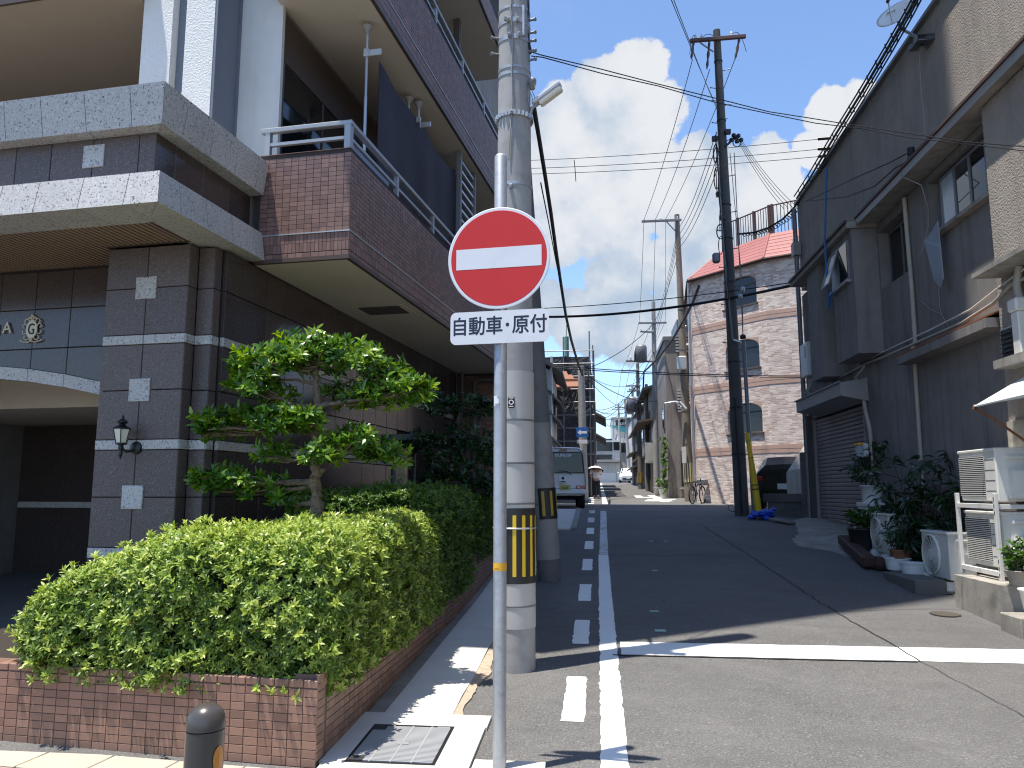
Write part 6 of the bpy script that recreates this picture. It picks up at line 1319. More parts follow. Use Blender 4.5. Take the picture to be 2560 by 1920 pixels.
b = MB(); q0, q1 = Vector((3.93, 13.2, gz(13.2) + .15)), Vector((3.66, 11.2, gz(11.2) + .11)); obox(b, q0, q1, .18, .15, (0, 0, 1), .02); tag(b.build('timber_beam', 'timber_red', loc=tuple(q1)), 'weathered reddish timber beam lying at the kerb', 'timber')
b = MB(); b.smooth = True; b.lathe([(0, 0), (.13, .01), (.15, .08), (.12, .16), (0, .18)], (3.84, 11.25, gz(11.2) + .0), 14); tag(b.build('rusty_stone', 'timber_red', loc=(3.84, 11.25, .6)), 'rounded rust-brown lump at the end of the timber', 'stone')
b = MB(); rg = random.Random(9)
for k in range(10):
    c = Vector((3.66 + rg.uniform(-.16, .12), 7.05 + rg.uniform(-.16, .14), gz(7.1) + .03)); a = rg.uniform(0, 3.1)
    for j in range(5): d = Vector((math.cos(a + j * 1.25), math.sin(a + j * 1.25), .25)) * rg.uniform(.03, .06); s_ = Vector((-d.y, d.x, 0)) * .35; b.add([c, c + d * .5 + s_, c + d, c + d * .5 - s_], [(0, 1, 2, 3)])
tag(b.build('plant_label_tags', 'ink_black', loc=(3.66, 7.05, .38)), 'cluster of small black plastic scraps on the gravel', 'scraps')

# ================================================================== corner lot: block wall, car and van tail, blue net
bw = thing('block_wall', 'low grey concrete block wall at the corner lot', 'block wall', (4.2, 18.4, 1.05))
bk = MB(); bk.box(-.195, .195, -.06, .06, -.094, .094, .006); bkm = mesh_of(bk, 'block', 'block_grey')
p0, p1 = at(1688, 1122, 18.6), at(1740, 1122, 17.6)
for r_ in range(3):
    for i in range(4): inst(bkm, 'block', bw, Matrix.Translation((3.98 + .40 * i * .8 + (.1 if r_ % 2 else 0), 18.5 - .40 * i * .55, 1.15 + .19 * r_)) @ Matrix.Rotation(R(-34), 4, 'Z'))
for r_ in range(8):
    for i in range(2): inst(bkm, 'block', bw, Matrix.Translation((4.52 + .12 * i, 17.75 + .38 * i, 1.1 + .19 * r_)) @ Matrix.Rotation(R(80), 4, 'Z'))
nt_ = MB(); rg = np.random.default_rng(3)
for k in range(46):
    c = at(1650 + rg.normal(0, 10), 1112 + rg.normal(0, 4.5), 17.6 + rg.normal(0, .1)); r_ = rg.uniform(.03, .10); nt_.lathe([(0, -r_ * .5), (r_ * .8, -r_ * .35), (r_ * 1.1, 0), (r_ * .6, r_ * .45), (0, r_ * .6)], tuple(c), 5)
tag(nt_.build('blue_net', 'net_blue', loc=tuple(at(1655, 1118, 17.6))), 'heap of bright blue netting at the foot of the yellow tube', 'net')
for k, (a, c_) in enumerate((((1668, 1124), (1712, 1133)), ((1660, 1132), (1690, 1140)))): b = MB(); obox(b, at(*a, 17.2) + Vector((0, 0, .03)), at(*c_, 16.6) + Vector((0, 0, .03)), .18, .035, (0, 0, 1), .004); tag(b.build('plank', 'timber_grey', loc=tuple(at(*a, 17.2))), ('longer pale plank lying by the blue net', 'shorter pale plank lying nearest the road by the net')[k], 'plank', 'planks by the blue net')
# ================================================================== brick apartment house with a red mansard roof
FA, FB = Vector((3.82, 30.57, 0)), Vector((6.09, 27.9, 0)); FC = FB + Vector((.883, -.469, 0)) * 3.6; FZ = Vector((4.6, 40., 0))
br_ = thing('brick_building', 'patterned brick apartment house with arched windows and red mansard roof', 'apartment house', (5.2, 29.8, 1.2))
def facet_T(p, q): d = q - p; return Matrix.Translation(p) @ Matrix.Rotation(math.atan2(d.y, d.x), 4, 'Z')
def facet_hit(p, q, x, y):
    r = ray(x, y); d = (q - p).normalized(); n = Vector((-d.y, d.x, 0)); t = (p - EYE).dot(n) / r.dot(n); h = EYE + r * t; return (h - p).dot(d), h.z
def brick_facet(p, q, z0, z1, holes, m='brick_pattern', name='wall'):
    b = MB(); b.wall(0, (q - p).length, z0, z1, 0, .25, holes); me = mesh_of(b, name, m); uv = me.uv_layers.new(name='UVMap')
    for l in me.loops: v = me.vertices[l.vertex_index].co; uv.data[l.index].uv = (v.x + v.y, v.z)
    o = inst(me, name, br_, facet_T(p, q)); return o
s7 = lambda x, y: ((1700 + .464 * x) / PX, (550 + .464 * y) / PX)
zE = at(*s7(87, 327), FA.y).z; zBase = gz(29) - .1
wins = []
for (x0, x1, y0, y1) in ((238, 408, 300, 452), (250, 424, 640, 798), (262, 440, 985, 1150)):
    a, zt = facet_hit(FA, FB, *s7(x1, y0)); c, zb = facet_hit(FA, FB, *s7(x0, y1 + 20)); _, zb = facet_hit(FA, FB, *s7(x1, y1 - 8)); _, zt = facet_hit(FA, FB, *s7((x0 + x1) / 2 + 30, y0 - 2)); wins.append((c, a, zb, zt))
brick_facet(FA, FB, zBase, zE, wins); brick_facet(FB, FC, zBase, zE, []); brick_facet(FZ, FA, zBase, zE, [])
T1 = facet_T(FA, FB)
for (a, c, zb, zt) in wins:
    w = MB(T1); w.box(a, c, .10, .14, zb, zb + .05); w.box(a, c, .10, .14, zt - .05, zt); w.box(a, a + .05, .10, .14, zb, zt); w.box(c - .05, c, .10, .14, zb, zt); w.box((a + c) / 2 - .025, (a + c) / 2 + .025, .10, .14, zb, zt - .3); w.box(a, c, .10, .14, zt - .36, zt - .31); wo = w.build('window', 'pole_dark', br_)
    g = MB(T1); g.box(a + .05, c - .05, .12, .128, zb + .05, zt - .05); g.build('pane', 'glass_dark', wo)
    g = MB(T1); V = []; n = 16
    for i in range(n + 1): x = a + .1 + (c - a - .2) * i / n; V += [(x, .17 + .02 * (i % 2), zb + .05), (x, .17 + .02 * (i % 2), zt - .38)]
    g.add(V, [(2 * i, 2 * i + 2, 2 * i + 3, 2 * i + 1) for i in range(n)]); mat('curtain', (.50, .58, .56), .8); g.build('curtain', 'curtain', wo)
    g = MB(T1); g.box(a, c, .19, .22, zb, zt); g.build('back', 'ink_black', wo); g = MB(T1); g.box(a - .06, c + .06, -.06, .10, zb - .06, zb - .002); g.build('sill', 'pole_dark', wo)
    r_ = (c - a) / 2; k = .34
    for s in (-1, 1):                                             # brick spandrels leave a segmental arch
        P = [((a + c) / 2 + s * r_, 0, zt - k)] + [((a + c) / 2 + s * r_ * math.sin(R(q)), 0, zt - k + k * math.cos(R(q)) ** .9 if q < 90 else zt - k) for q in (90, 72, 54, 36, 18, 0)] + [((a + c) / 2 + s * r_, 0, zt)]
        g = MB(T1); g.prism(P[1:] if s < 0 else P[1:][::-1], (0, .095, 0)); g.build('arch_spandrel', 'brick_band', br_)
for y in (600, 920, 1255):
    z = at(*s7(107, y), FA.y).z
    for (p, q) in ((FA, FB), (FB, FC), (FZ, FA)):
        L_ = (q - p).length
        for (u, d_) in ((0, .012), (.145, .016)):
            b = MB(facet_T(p, q)); b.box(-.006, L_ + .006, -d_, .02, z - .14 + u, z + u); b.build('band_course', 'brick_band', br_)
def offs(p, d): return p
roofp = [FZ + Vector((-.15, 0, 0)), FA + Vector((-.15, -.12, 0)), FB + Vector((-.05, -.18, 0)), FC + Vector((.1, -.2, 0))]
rooft = [FZ + Vector((1.1, 0, 0)), FA + Vector((1.25, .35, 0)), FB + Vector((.45, .95, 0)), FC + Vector((.4, .9, 0))]
HR = 1.25
for i in range(3):
    for k in range(7):
        t0, t1 = k / 7, (k + 1) / 7; P = [roofp[i].lerp(rooft[i], t0), roofp[i + 1].lerp(rooft[i + 1], t0), roofp[i + 1].lerp(rooft[i + 1], t1), roofp[i].lerp(rooft[i], t1)]
        z0, z1 = zE + HR * t0, zE + HR * t1; b = MB(); n = Vector((0, -.02, 0))
        V = [P[0] + Vector((0, 0, z0)) + n, P[1] + Vector((0, 0, z0)) + n, P[2] + Vector((0, 0, z1)), P[3] + Vector((0, 0, z1)), P[0] + Vector((0, 0, z0 - .03)) + n * .2, P[1] + Vector((0, 0, z0 - .03)) + n * .2]
        b.add(V, [(0, 1, 2, 3), (4, 5, 1, 0)]); b.build('roof_course', 'roof_red', br_)
    b = MB(); b.tube([roofp[i + 1] + Vector((0, 0, zE)), rooft[i + 1] + Vector((0, 0, zE + HR))], .05, 5); b.build('roof_hip', 'roof_red', br_)
    b = MB(); b.tube([roofp[i] + Vector((0, 0, zE - .05)), roofp[i + 1] + Vector((0, 0, zE - .05))], .06, 6); b.build('gutter', 'timber_red', br_)
b = MB(); b.add([p + Vector((0, 0, zE + HR)) for p in rooft] + [FC + Vector((3, 8, zE + HR)), FZ + Vector((6, 3, zE + HR))], [(0, 1, 2, 3, 4, 5)]); b.build('roof_deck', 'concrete_old', br_)
rl = MB(); zr = zE + HR
for i in range(1, 3):
    p, q = rooft[i] + Vector((.1, .15, 0)), rooft[i + 1] + Vector((.1, .15, 0)); L_ = (q - p).length
    for j in range(int(L_ / .13)): c = p.lerp(q, j / (L_ / .13)); rl.box(c.x - .012, c.x + .012, c.y - .012, c.y + .012, zr, zr + 1.15)
    rl.tube([p + Vector((0, 0, zr + 1.16)), q + Vector((0, 0, zr + 1.16))], .03, 4)
rl.build('roof_railing', 'brown_iron', br_)
for i in range(1, 3):
    p, q = rooft[i] + Vector((.1, .15, 0)), rooft[i + 1] + Vector((.1, .15, 0))
    for t_ in (.02, .35, .68, .98): c = p.lerp(q, t_); b = MB(); b.box(c.x - .05, c.x + .05, c.y - .05, c.y + .05, zr, zr + 1.2); b.build('rail_post', 'brown_iron', br_)
b = MB(); b.smooth = True; p = FA + Vector((-.12, -.02, 0)); b.tube([p + Vector((0, 0, zBase)), p + Vector((0, 0, zE - .3)), p + Vector((-.02, -.1, zE))], .045, 8); b.build('down_pipe', 'aluminium', br_)
# chimney-like stair block at the right of the roof
b = MB(); q = at(1716, 540, 27.6); b.box(q.x, q.x + 1.5, 27.5, 29, zE + .2, at(1716, 512, 27.6).z); b.build('stair_block', 'house_beige', br_)

# ================================================================== vehicles
def loft(b, secs):
    """secs: list of (y, [(x, z) right half bottom->top]); mirrored"""
    n = len(secs[0][1]); rings = []
    for (y, h) in secs: rings.append([(x, y, z) for (x, z) in h] + [(-x, y, z) for (x, z) in h[::-1]])
    m = 2 * n; V = [p for r_ in rings for p in r_]; F = []
    for i in range(len(rings) - 1):
        for j in range(m): F.append((i * m + j, i * m + (j + 1) % m, (i + 1) * m + (j + 1) % m, (i + 1) * m + j)[::-1])
    F.append(list(range(m))); F.append([(len(rings) - 1) * m + j for j in range(m)][::-1]); b.add(V, F)
def wheel(par, T, x, y, r, w, name='wheel'):
    Tm = T @ Matrix.Translation((x, y, r)) @ Matrix.Rotation(R(90), 4, 'Y'); b = MB(Tm); b.lathe([(r * .55, -w / 2), (r * .94, -w / 2), (r, -w / 3), (r, w / 3), (r * .94, w / 2), (r * .55, w / 2)], n=24); wl = b.build(name, 'rubber', par)
    b = MB(Tm); b.lathe([(0, -w * .45), (r * .5, -w * .42), (r * .56, -w * .52)], n=16, caps=False); b.lathe([(r * .56, w * .52), (r * .5, w * .42), (0, w * .45)], n=16, caps=False); b.build('rim', 'aluminium', wl)
VY = 24.4; vx = at(1216, 1050, VY).x; VT = Matrix.Translation((vx, VY, gz(VY))) @ Matrix.Rotation(R(4), 4, 'Z')
van = thing('parked_van', 'small white van seen from behind at the crossing beside the leaning pole', 'van', (vx, VY, gz(VY)), R(4))
half = lambda s, d, top=1.90: [(.62 * s, .40), (.70 * s, .46), (.735 * s, .60), (.735 * s, 1.05), (.715 * s, 1.12), (.645 * s, 1.70), (.60 * s, top - .06), (.50 * s, top), (.0, top + .015)]
b = MB(VT); loft(b, [(.06, half(.93, 0, 1.84)), (.0, half(.955, 0, 1.70) if False else half(.97, 0, 1.87)), (.10, half(1, 0)), (2.4, half(1, 0)), (2.9, [(x, min(z, 1.75)) for (x, z) in half(1, 0)]), (3.35, [(x * .94, min(z, 1.05)) for (x, z) in half(1, 0)])]); b.build('body', 'car_white', van)
b = MB(VT); b.add([(-.63, -.012, 1.12), (.63, -.012, 1.12), (.585, .002, 1.74), (-.585, .002, 1.74), (-.66, .01, 1.10), (.66, .01, 1.10), (.61, .03, 1.77), (-.61, .03, 1.77)], [(0, 1, 2, 3), (4, 5, 1, 0), (5, 6, 2, 1), (6, 7, 3, 2), (7, 4, 0, 3)]); rw = b.build('rear_window', 'glass_dark', van)
bold_text('DUNLOP', .125, 'ink_white', rw, VT @ Matrix.Translation((.02, -.016, 1.65)) @ Matrix.Rotation(R(89), 4, 'X'), .006)
b = MB(VT); b.box(-.70, .70, -.06, .10, .44, .60, .03); b.build('bumper', 'car_white', van)
b = MB(VT)
for s in (-1, 1): b.tube([(s * .70, -.004, .62), (s * .69, -.004, 1.08), (s * .63, .006, 1.72)], .007, 4)
b.tube([(-.70, -.012, .612), (.70, -.012, .612)], .007, 4); b.build('tailgate_gap', 'ink_black', van)
for s in (-1, 1):
    b = MB(VT); b.box(s * .70, s * .40, -.03, .02, .605, .71, .01); tl_ = b.build('tail_lamp', 'lamp_red', van); b = MB(VT); b.box(s * .52, s * .45, -.034, -.028, .625, .69); b.build('reverse_lens', 'glass_milk', tl_)
b = MB(VT); b.box(-.10, .23, -.075, -.055, .57, .735, .004); pl_ = b.build('number_plate', 'plate_yellow', van); bold_text('44-37', .085, 'ink_black', pl_, VT @ Matrix.Translation((.065, -.0765, .63)) @ Matrix.Rotation(R(90), 4, 'X'), .003)
b = MB(VT); b.box(-.13, .13, -.02, .01, .79, 1.03, .02); hr = b.build('handle_recess', 'car_white', van); b = MB(VT @ Matrix.Translation((0, -.022, .94)) @ Matrix.Rotation(R(90), 4, 'X')); b.lathe([(.045, 0), (.045, .006), (0, .008)], n=14); b.build('badge', 'ink_black', hr); b = MB(VT); b.box(-.07, .07, -.026, -.02, .82, .85); b.build('lock', 'ink_black', hr)
for (x0, z0) in ((-.60, 1.03), (-.60, .965)): b = MB(VT); b.box(x0, x0 + .20, -.012, .0, z0, z0 + .028); b.build('nameplate', 'ink_black', van)
b = MB(VT); b.box(-.10, .14, -.005, .03, 1.80, 1.845, .008); b.build('brake_light', 'lamp_red', van); b = MB(VT); b.tube([(.28, -.02, 1.06), (.12, -.03, 1.15), (-.12, -.03, 1.17)], .014, 5); b.build('wiper', 'ink_black', van)
for x in (-.60, .60):
    for y in (.55, 2.7): wheel(van, VT, x, y, .30, .19)
b = MB(VT); b.box(-.60, .60, .2, 3.0, .30, .42); b.tube([(-.55, .55, .32), (.55, .55, .32)], .06, 6); b.build('underbody', 'rubber', van)
# pale hatchback far up the street, facing us
CY = 76.; cx = at(1357, 1030, CY).x; CT = Matrix.Translation((cx, CY, gz(CY)))
car = thing('parked_car', 'white hatchback facing down the street far away', 'car', (cx, CY, gz(CY)))
hb = [(.70, .22), (.83, .34), (.85, .60), (.83, .80)]
b = MB(CT); loft(b, [(.0, [(.55, .24), (.68, .36), (.70, .55), (.62, .66), (0, .70)]), (.25, [(.70, .22), (.80, .34), (.82, .60), (.74, .76), (0, .80)]), (.95, [(.72, .22), (.84, .34), (.85, .66), (.78, .90), (0, .95)]), (1.0, [(.72, .22), (.84, .34), (.85, .66), (.78, .91), (0, .96)]), (3.6, [(.72, .22), (.84, .34), (.85, .66), (.78, .95), (0, .98)]), (3.95, [(.66, .3), (.78, .4), (.79, .66), (.7, .9), (0, .94)])]); b.build('body', 'car_white', car)
b = MB(CT); loft(b, [(1.0, [(.74, .90), (.72, .93), (0, .95)]), (1.75, [(.72, .90), (.56, 1.44), (0, 1.48)]), (2.9, [(.72, .90), (.56, 1.46), (0, 1.5)]), (3.8, [(.68, .9), (.60, 1.05), (0, 1.1)])]); b.build('cabin', 'car_white', car)
b = MB(CT); b.add([(-.66, 1.06, .98), (.66, 1.06, .98), (.52, 1.70, 1.42), (-.52, 1.70, 1.42)], [(0, 1, 2, 3)]); b.build('windscreen', 'glass_dark', car)
for s in (-1, 1):
    b = MB(CT); b.add([(s * .42, -.0, .62), (s * .72, .22, .70), (s * .76, .30, .78), (s * .5, .12, .72)], [(0, 1, 2, 3)] if s > 0 else [(3, 2, 1, 0)]); b.build('headlight', 'pot_dark', car); b = MB(CT); b.box(s * .86, s * 1.0, 1.15, 1.27, .92, 1.05, .03); b.build('mirror', 'car_white', car)
    for y in (.75, 3.2): wheel(car, CT, s * .74, y, .30, .19)
b = MB(CT); b.box(-.56, .56, -.03, .1, .30, .50, .03); b.build('grille', 'ink_black', car); b = MB(CT); b.box(-.17, .17, -.05, -.03, .40, .50); b.build('number_plate', 'plate_white', car)
# black estate car and pale van end in the corner lot
KT = Matrix.Translation((*at(1697, 1100, 21.5).xy, 1.18)) @ Matrix.Rotation(R(-22), 4, 'Z')
bc = thing('parked_car', 'black car with reddish roof reflections parked before the brick house', 'car', tuple(KT.translation), R(-22))
hk = lambda s, t: [(.60 * s, .22), (.80 * s, .36), (.84 * s, .62), (.80 * s, .92), (.62 * s, t - .08), (.50 * s, t), (0, t + .02)]
b = MB(KT); loft(b, [(.0, [(.6, .3), (.74, .42), (.78, .65), (.76, .88), (.66, 1.02), (.5, 1.06), (0, 1.08)]), (.08, hk(.97, 1.20)), (.55, hk(1, 1.42)), (2.6, hk(1, 1.45)), (3.3, [(.6, .22), (.8, .36), (.84, .62), (.78, .9), (.7, .95), (.5, .97), (0, .99)]), (4.3, [(.5, .3), (.66, .4), (.7, .6), (.64, .72), (.5, .76), (.4, .77), (0, .78)])]); b.build('body', 'car_black', bc)
b = MB(KT); b.box(-.18, .15, -.02, .02, .55, .70); b.build('number_plate', 'plate_white', bc); b = MB(KT); b.add([(-.62, .06, .98), (.62, .06, .98), (.5, .50, 1.38), (-.5, .5, 1.38)], [(0, 1, 2, 3)]); b.build('rear_window', 'glass_dark', bc)
for s in (-1, 1):
    b = MB(KT); b.box(s * .74, s * .55, -.01, .05, .78, .90, .01); b.build('tail_lamp', 'lamp_red', bc)
    for y in (.7, 3.4): wheel(bc, KT, s * .74, y, .31, .2)
WT = Matrix.Translation((*at(1733, 1100, 20.3).xy, 1.16)) @ Matrix.Rotation(R(-75), 4, 'Z')
wv = thing('parked_van', 'pale van nose peeping out behind the block wall', 'van', tuple(WT.translation), R(-75))
b = MB(WT); loft(b, [(0, [(.6, .35), (.72, .5), (.72, .9), (.70, 1.0), (.62, 1.05), (0, 1.08)]), (.5, [(.6, .35), (.74, .5), (.74, 1.0), (.66, 1.6), (.58, 1.75), (0, 1.78)]), (3, [(.6, .35), (.74, .5), (.74, 1.0), (.66, 1.65), (.58, 1.8), (0, 1.83)])]); b.build('body', 'house_beige', wv)
b = MB(WT); b.add([(-.755, .55, 1.05), (-.755, 1.3, 1.05), (-.69, 1.3, 1.55), (-.69, .75, 1.55)], [(0, 1, 2, 3)]); b.build('side_window', 'glass_sky', wv)
for s in (-1, 1): wheel(wv, WT, s * .66, .6, .31, .18); wheel(wv, WT, s * .66, 2.5, .31, .18)

# ================================================================== person with a parasol
PY = 35.; px_ = at(1288, 1050, PY).x; pz = gz(PY)
pe = thing('person', 'person in pale pink top and dark trousers walking away under a parasol', 'person', (px_, PY, pz))
def skin_mesh(name, m, J, E, par, sub=2):
    me = bpy.data.meshes.new(name); me.from_pydata([tuple(Vector(j[0])) for j in J], E, []); o = bpy.data.objects.new(name, me); COL.objects.link(o)
    md = o.modifiers.new('s', 'SKIN'); me.skin_vertices.new() if not me.skin_vertices else None
    for i, j in enumerate(J): me.skin_vertices[0].data[i].radius = j[1] if isinstance(j[1], tuple) else (j[1], j[1]); me.skin_vertices[0].data[i].use_root = (i == 0)
    sb = o.modifiers.new('u', 'SUBSURF'); sb.levels = sb.render_levels = sub
    bpy.context.view_layer.update(); ev = bpy.data.meshes.new_from_object(o.evaluated_get(bpy.context.evaluated_depsgraph_get())); bpy.data.objects.remove(o)
    ev.materials.clear(); ev.materials.append(MATS[m]); ev.name = name; ev.polygons.foreach_set('use_smooth', [True] * len(ev.polygons)); q = bpy.data.objects.new(name, ev); link(q, par); return q
J = [((0, 0, .86), (.14, .10)), ((0, .02, 1.05), (.13, .09)), ((0, .05, 1.25), (.15, .10)), ((0, .07, 1.36), (.06, .06)), ((0, .09, 1.45), (.075, .085)), ((0, .10, 1.54), (.07, .08)),
     ((-.085, 0, .78), .085), ((-.09, .09, .46), .06), ((-.09, .02, .10), .042), ((-.09, .12, .035), .038), ((.085, 0, .78), .085), ((.09, .0, .45), .06), ((.085, -.16, .12), .042), ((.085, -.10, .03), .036),
     ((-.19, .06, 1.28), .055), ((-.24, .05, 1.04), .042), ((-.20, .22, .98), .034), ((-.19, .28, .98), .03), ((.19, .06, 1.28), .055), ((.23, .10, 1.06), .042), ((.14, .26, 1.12), .034), ((.12, .30, 1.15), .035)]
E_ = [(0, 1), (1, 2), (2, 3), (3, 4), (4, 5), (0, 6), (6, 7), (7, 8), (8, 9), (0, 10), (10, 11), (11, 12), (12, 13), (2, 14), (14, 15), (15, 16), (16, 17), (2, 18), (18, 19), (19, 20), (20, 21)]
skin_mesh('body', 'skin', J, E_, pe)
skin_mesh('shirt', 'shirt_pink', [((0, .0, .84), (.175, .125)), ((0, .02, 1.05), (.155, .115)), ((0, .05, 1.26), (.165, .115)), ((0, .06, 1.345), (.07, .07)), ((-.20, .06, 1.28), .072), ((-.245, .05, 1.07), .064), ((.20, .06, 1.28), .072), ((.24, .09, 1.07), .064)], [(0, 1), (1, 2), (2, 3), (2, 4), (4, 5), (2, 6), (6, 7)], pe)
skin_mesh('trousers', 'trousers_dark', [((0, 0, .88), (.15, .11)), ((-.09, 0, .76), .105), ((-.092, .085, .46), .082), ((-.09, .02, .12), .068), ((.09, 0, .76), .105), ((.092, 0, .45), .082), ((.085, -.15, .14), .068)], [(0, 1), (1, 2), (2, 3), (0, 4), (4, 5), (5, 6)], pe)
skin_mesh('hair', 'hair_grey', [((0, .07, 1.46), (.085, .09)), ((0, .09, 1.56), (.083, .09))], [(0, 1)], pe, 1)
b = MB(); b.box(-.13, -.05, -.06, .16, .0, .05, .015); b.box(.045, .125, -.20, .0, .0, .05, .015); b.build('shoes', 'rubber', pe)
pe_parts = [c for c in bpy.data.objects if c.parent == pe]
for c in pe_parts:
    if c.name.startswith('shoes'): c.data.transform(FRAME[pe.name])                      # authored at the origin: undo the frame shift
pr = thing('parasol', 'white parasol with black lining held over the walking person', 'parasol', (px_, PY, pz))
pc = at((1340 + .2532 * 582) / PX, (880 + .2532 * 1172) / PX, PY); PT = Matrix.Translation(pc) @ Matrix.Rotation(R(-20), 4, 'X'); b = MB(PT); b.lathe([(0, .20), (.10, .19), (.22, .145), (.33, .075), (.40, 0)], n=8, caps=False); b.build('canopy', 'parasol_white', pr)
b = MB(PT); b.lathe([(0, .19), (.10, .18), (.22, .135), (.33, .065), (.395, -.003), (.40, -.012), (.40, -.002)], n=8, caps=False); b.build('lining', 'parasol_black', pr)
b = MB(); b.tube([PT @ Vector((0, 0, .24)), Vector((px_ + .12, PY + .30, pz + 1.10))], .008, 6); b.build('shaft', 'steel_grey', pr)
b = MB()
for i in range(8): a = 2 * math.pi * i / 8; b.tube([PT @ Vector((0, 0, .18)), PT @ Vector((.22 * math.cos(a), .22 * math.sin(a), .13)), PT @ Vector((.40 * math.cos(a), .40 * math.sin(a), -.01))], .005, 4)
b.build('ribs', 'steel_grey', pr)

# ================================================================== bicycle by the brick house
BT = Matrix.Translation((*at(1507, 1080, 29.6).xy, gz(29.6))) @ Matrix.Rotation(R(62), 4, 'Z'); bi = thing('bicycle', 'dark city bicycle with basket parked at the brick house corner', 'bicycle', tuple(BT.translation), R(62))
for x in (-.52, .52):
    Tm = BT @ Matrix.Translation((x, 0, .33)) @ Matrix.Rotation(R(90), 4, 'X'); b = MB(Tm); b.lathe([(.30, -.02), (.33, -.018), (.335, 0), (.33, .018), (.30, .02)], n=24, caps=False); wl = b.build('wheel', 'rubber', bi); b = MB(Tm)
    for k in range(12): a = 2 * math.pi * k / 12; b.tube([(0, 0, 0), (.31 * math.cos(a), .31 * math.sin(a), 0)], .004, 3)
    b.build('spokes', 'aluminium', wl)
b = MB(BT)
for pts in (((-.52, 0, .33), (-.05, 0, .30), (-.15, 0, .75), (-.52, 0, .33)), ((-.05, 0, .30), (.38, 0, .80), (.34, 0, .95)), ((-.13, 0, .62), (.37, 0, .76)), ((.38, 0, .80), (.52, 0, .33))): b.tube(pts, .017, 6)
b.build('frame', 'ink_navy', bi); b = MB(BT); b.tube([(.34, -.26, 1.0), (.36, -.1, .98), (.34, 0, .96), (.36, .1, .98), (.34, .26, 1.0)], .014, 6); b.build('handlebar', 'steel_grey', bi); b = MB(BT); b.box(-.30, -.05, -.08, .08, .78, .84, .03); b.build('saddle', 'rubber', bi); b = MB(BT); b.box(.42, .70, -.17, .17, .68, .90, .01); b.build('basket', 'steel_grey', bi)

# ================================================================== houses along the far street
def house(label, x0, x1, y0, y1, zt, wm, roof, fw=(), sw=(), group='houses along the far street', side=-1, rm='roof_slate', extra=None):
    """front faces the viewer; the street side is x0 (side=-1) or x1 (side=+1)"""
    zb = gz((y0 + y1) / 2) - .4; t = thing('house', label, 'house', ((x0 + x1) / 2, (y0 + y1) / 2, zb + .4), 0, group); b = MB(); b.box(x0, x1, y0, y1, zb, zt); b.build('wall', wm, t)
    if roof == 'gable':
        b = MB(); xm = (x0 + x1) / 2; e = .45; h = (x1 - x0) * .28
        for s in (-1, 1):
            xe = x0 - e if s < 0 else x1 + e; b.prism([(xe, y0 - e, zt - .12), (xm, y0 - e, zt + h), (xm, y1 + e, zt + h), (xe, y1 + e, zt - .12)], (0, 0, .14))
        b.build('roof', rm, t); b = MB(); b.prism([(x0, y0 + .01, zt), (x1, y0 + .01, zt), (xm, y0 + .01, zt + h - .05)], (0, .1, 0)); b.build('gable_end', wm, t)
    elif roof == 'shed':
        b = MB(); e = .5; xa, za_, xb, zb_ = (x0 - e, zt - .25, x1, zt + 1.6) if side < 0 else (x1 + e, zt - .25, x0, zt + 1.6); b.prism([(xa, y0 - .4, za_), (xb, y0 - .4, zb_), (xb, y1 + .4, zb_), (xa, y1 + .4, za_)], (0, 0, .14)); rf = b.build('roof', rm, t)
        b = MB(); b.prism([(x0, y0, zt), (x1, y0, zt), ((x1 if side < 0 else x0), y0, zt + 1.5)], (0, .1, 0)); b.build('gable_end', wm, t)
    else: b = MB(); b.box(x0 - .08, x1 + .08, y0 - .08, y1 + .08, zt, zt + .18); b.build('roof', rm, t)
    for (u, v, w, h) in fw:
        xc = x0 + (x1 - x0) * u; zc_ = zb + .4 + v; b = MB(); b.box(xc - w / 2, xc + w / 2, y0 - .05, y0 + .02, zc_, zc_ + h); wo = b.build('window', 'steel_grey', t); b = MB(); b.box(xc - w / 2 + .05, xc + w / 2 - .05, y0 - .06, y0 - .045, zc_ + .05, zc_ + h - .05); b.build('pane', 'glass_dark', wo); b = MB(); b.box(xc - w / 2 - .05, xc + w / 2 + .05, y0 - .10, y0 - .051, zc_ - .07, zc_); b.build('sill', 'aluminium', wo)
    xs = x0 if side < 0 else x1
    for (yy, v, w, h) in sw:
        zc_ = zb + .4 + v; b = MB(); b.box(xs - .05, xs + .05, yy - w / 2, yy + w / 2, zc_, zc_ + h); wo = b.build('window', 'steel_grey', t); b = MB(); b.box(xs - .06, xs + .06, yy - w / 2 + .05, yy + w / 2 - .05, zc_ + .05, zc_ + h - .05); b.build('pane', 'glass_dark', wo)
    return t
def eave_(t, x0, x1, y0, y1, z, m='roof_brown', th=.10, drop=.25, side=-1):
    b = MB(); xa, xb = (x0, x1) if side < 0 else (x1, x0); b.prism([(xa, y0, z - drop), (xb, y0, z), (xb, y1, z), (xa, y1, z - drop)], (0, 0, th)); b.build('eave', m, t)
def balcony_(t, x0, x1, y0, y1, z, m='house_white', h=1.0): b = MB(); b.box(x0, x1, y0, y1, z, z + .15); b.box(x0, x1, y0, y0 + .06, z + .15, z + h); b.box(x0, x0 + .06, y0 + .06, y1, z + .15, z + h); b.build('balcony', m, t)
def duct_(t, p, d, m='aluminium'): b = MB(); b.smooth = True; b.tube([Vector(p), Vector(p) + Vector(d) * .6, Vector(p) + Vector(d) + Vector((0, 0, -.15))], .07, 8); b.build('vent_pipe', m, t)
